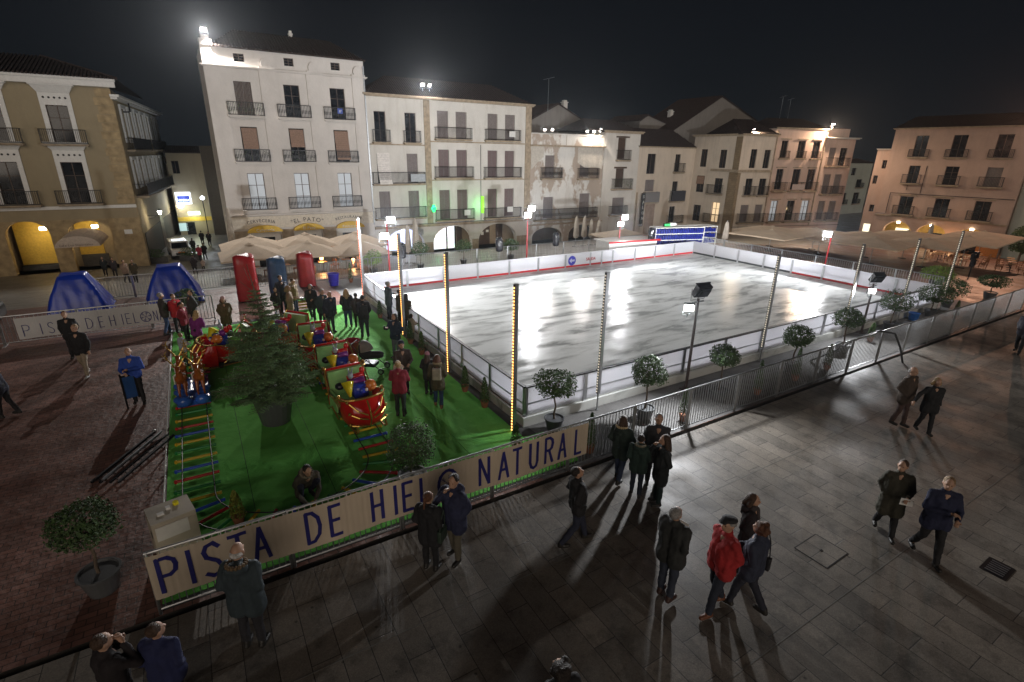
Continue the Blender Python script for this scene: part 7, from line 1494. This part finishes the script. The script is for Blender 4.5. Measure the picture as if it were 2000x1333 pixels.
P_(762, 625, None, 10, 'white haired old man in a grey blue coat leaning on the left boards', 1.74, (.06, .08, .1), (.03, .04, .06), 'grey', 'short', 'hold', 'pocket', .72, 0, near=True)
P_(784, 640, None, 20, 'person in a brown jacket at the boards next to the white haired man', 1.66, (.06, .04, .03), BLK, 'brown', 'short', 'hold', 'pocket', .8, 0)
P_(797, 650, None, 30, 'dark haired woman in a brown coat at the boards behind a child', 1.66, (.08, .06, .04), BLK, 'dark', 'long', 'hold', 'pocket', .72, 0, near=True)
P_(806, 668, None, 10, 'child in a cream padded jacket held at the rink boards', 1.15, (.32, .27, .2), (.14, .12, .09), 'dark', 'bob', 'hold', 'hold', .7, 0)
P_(775, 700, None, 215, 'smiling dark haired woman in a navy jacket holding a bright phone', 1.68, (.014, .025, .045), (.1, .11, .13), 'dark', 'long', 'pocket', 'phone', .84, 0, near=True, bag=('bright phone screen held by the woman in navy', 'phone', (0, 0, 0), (-.1, -.46, 1.3)))
P_(790, 770, None, 262, 'man in a dark knitted cap and brown leather jacket with open hands', 1.72, (.05, .035, .03), BLK, 'dark', 'short', 'hold', 'hold', .84, 0, near=True, hat=('knit', (.012, .02, .04)), nod=-12)
P_(784, 815, None, 60, 'fair haired woman in a dark red coat carrying a baby', 1.7, (.22, .02, .035), (.02, .03, .025), 'blonde', 'bun', 'hold', 'hold', .84, .15, near=True)
ow = at(784, 815); 
P_(0, 0, None, 250, 'baby in a cream jacket carried on the arm of the red coat woman', .8, (.5, .45, .36), (.4, .36, .3), 'dark', 'short', 'hold', 'hold', .8, 0, xyz=(ow.x + .1, ow.y + .33, .78), group=None)
P_(857, 797, None, 62, 'long brown haired woman in an olive parka, jeans and tan boots', 1.66, (.07, .06, .035), (.025, .05, .12), 'auburn', 'long', 'pocket', 'pocket', .68, .5, near=True, shoe=(.2, .09, .04), hood=1, fur=(.3, .25, .15), bag=('striped beige drawstring backpack on the olive parka woman', 'pack', (.3, .27, .22), (0, .24, 1.22)))
P_(838, 772, None, 40, 'girl in a pink hat and dark coat beside the olive parka woman', 1.4, (.03, .03, .032), BLK, 'brown', 'long', 'pocket', 'pocket', .7, 0, hat=('knit', (.35, .16, .2)))
P_(600, 975, None, 280, 'man in a grey brown jacket crouching on the green carpet behind the banner', 1.74, (.075, .065, .05), (.02, .022, .04), 'dark', 'short', 'lap', 'lap', .8, 0, near=True, crouch=1., tilt=42, nod=-25, hood=1, fur=(.2, .17, .13))
# --- far left, by the arcade and up the lane
for i, (px, py, hd, lb, c) in enumerate(((208, 540, 270, 'person in black with a teal scarf under the ochre arcade, leftmost of four', (.015, .02, .022)), (227, 542, 280, 'person in dark clothes with a pale bag, second of the four by the arcade', (.03, .025, .03)), (250, 553, 300, 'person in a beige coat and red scarf, third of the four by the arcade', (.24, .17, .13)), (267, 553, 260, 'person in olive with legs apart, rightmost of the four by the arcade', (.06, .05, .03)),
    (176 + 100, 515, 90, 'person in a dark red top in the doorway of the ochre building corner', (.2, .02, .03)), (383, 537, 100, 'woman in a black coat walking into the lane, nearest of the walkers', (.02, .016, .02)), (380, 497, 80, 'dark walker beside the white car in the lane', BLK), (393, 512, 70, 'person in a red top in the thick of the lane walkers', (.28, .02, .04)), (402, 508, 110, 'dark coated walker beside the red top in the lane', BLK), (397, 480, 90, 'dark walker farther up the lane, left of the pair', BLK), (411, 482, 270, 'black dressed walker striding up the lane, right of the pair', BLK), (425, 440, 90, 'small distant walker high in the lane', (.1, .05, .05)), (432, 442, 90, 'small distant dark walker highest in the lane', BLK), (399, 530, 90, 'small child in a pale top following the woman in the lane', (.35, .27, .22)))):
    P_(px, py, None, hd, lb, 1.7 if i != 13 else 1.15, c, BLK, 'dark', 'short', 'pocket', 'pocket', .78, .4, group='walkers by the arcade and in the lane')
# ------------------------------------------------------------------ added haze volume that gives the lamps their glare halos
mb = MB(); mb.box(-60, 130, -12, 175, -8, 30); hz = mb.build('haze', bpy.data.materials.new('halo_haze')); hz['kind'] = 'stuff'
hm = hz.data.materials[0]; hm.use_nodes = True; hn = hm.node_tree.nodes; hn.remove(hn['Principled BSDF']); pv = hn.new('ShaderNodeVolumePrincipled')
pv.inputs['Color'].default_value = (.85, .92, 1, 1); pv.inputs['Density'].default_value = .0002; pv.inputs['Anisotropy'].default_value = .87
hm.node_tree.links.new(pv.outputs[0], hn['Material Output'].inputs['Volume'])
SC.cycles.volume_bounces = 0
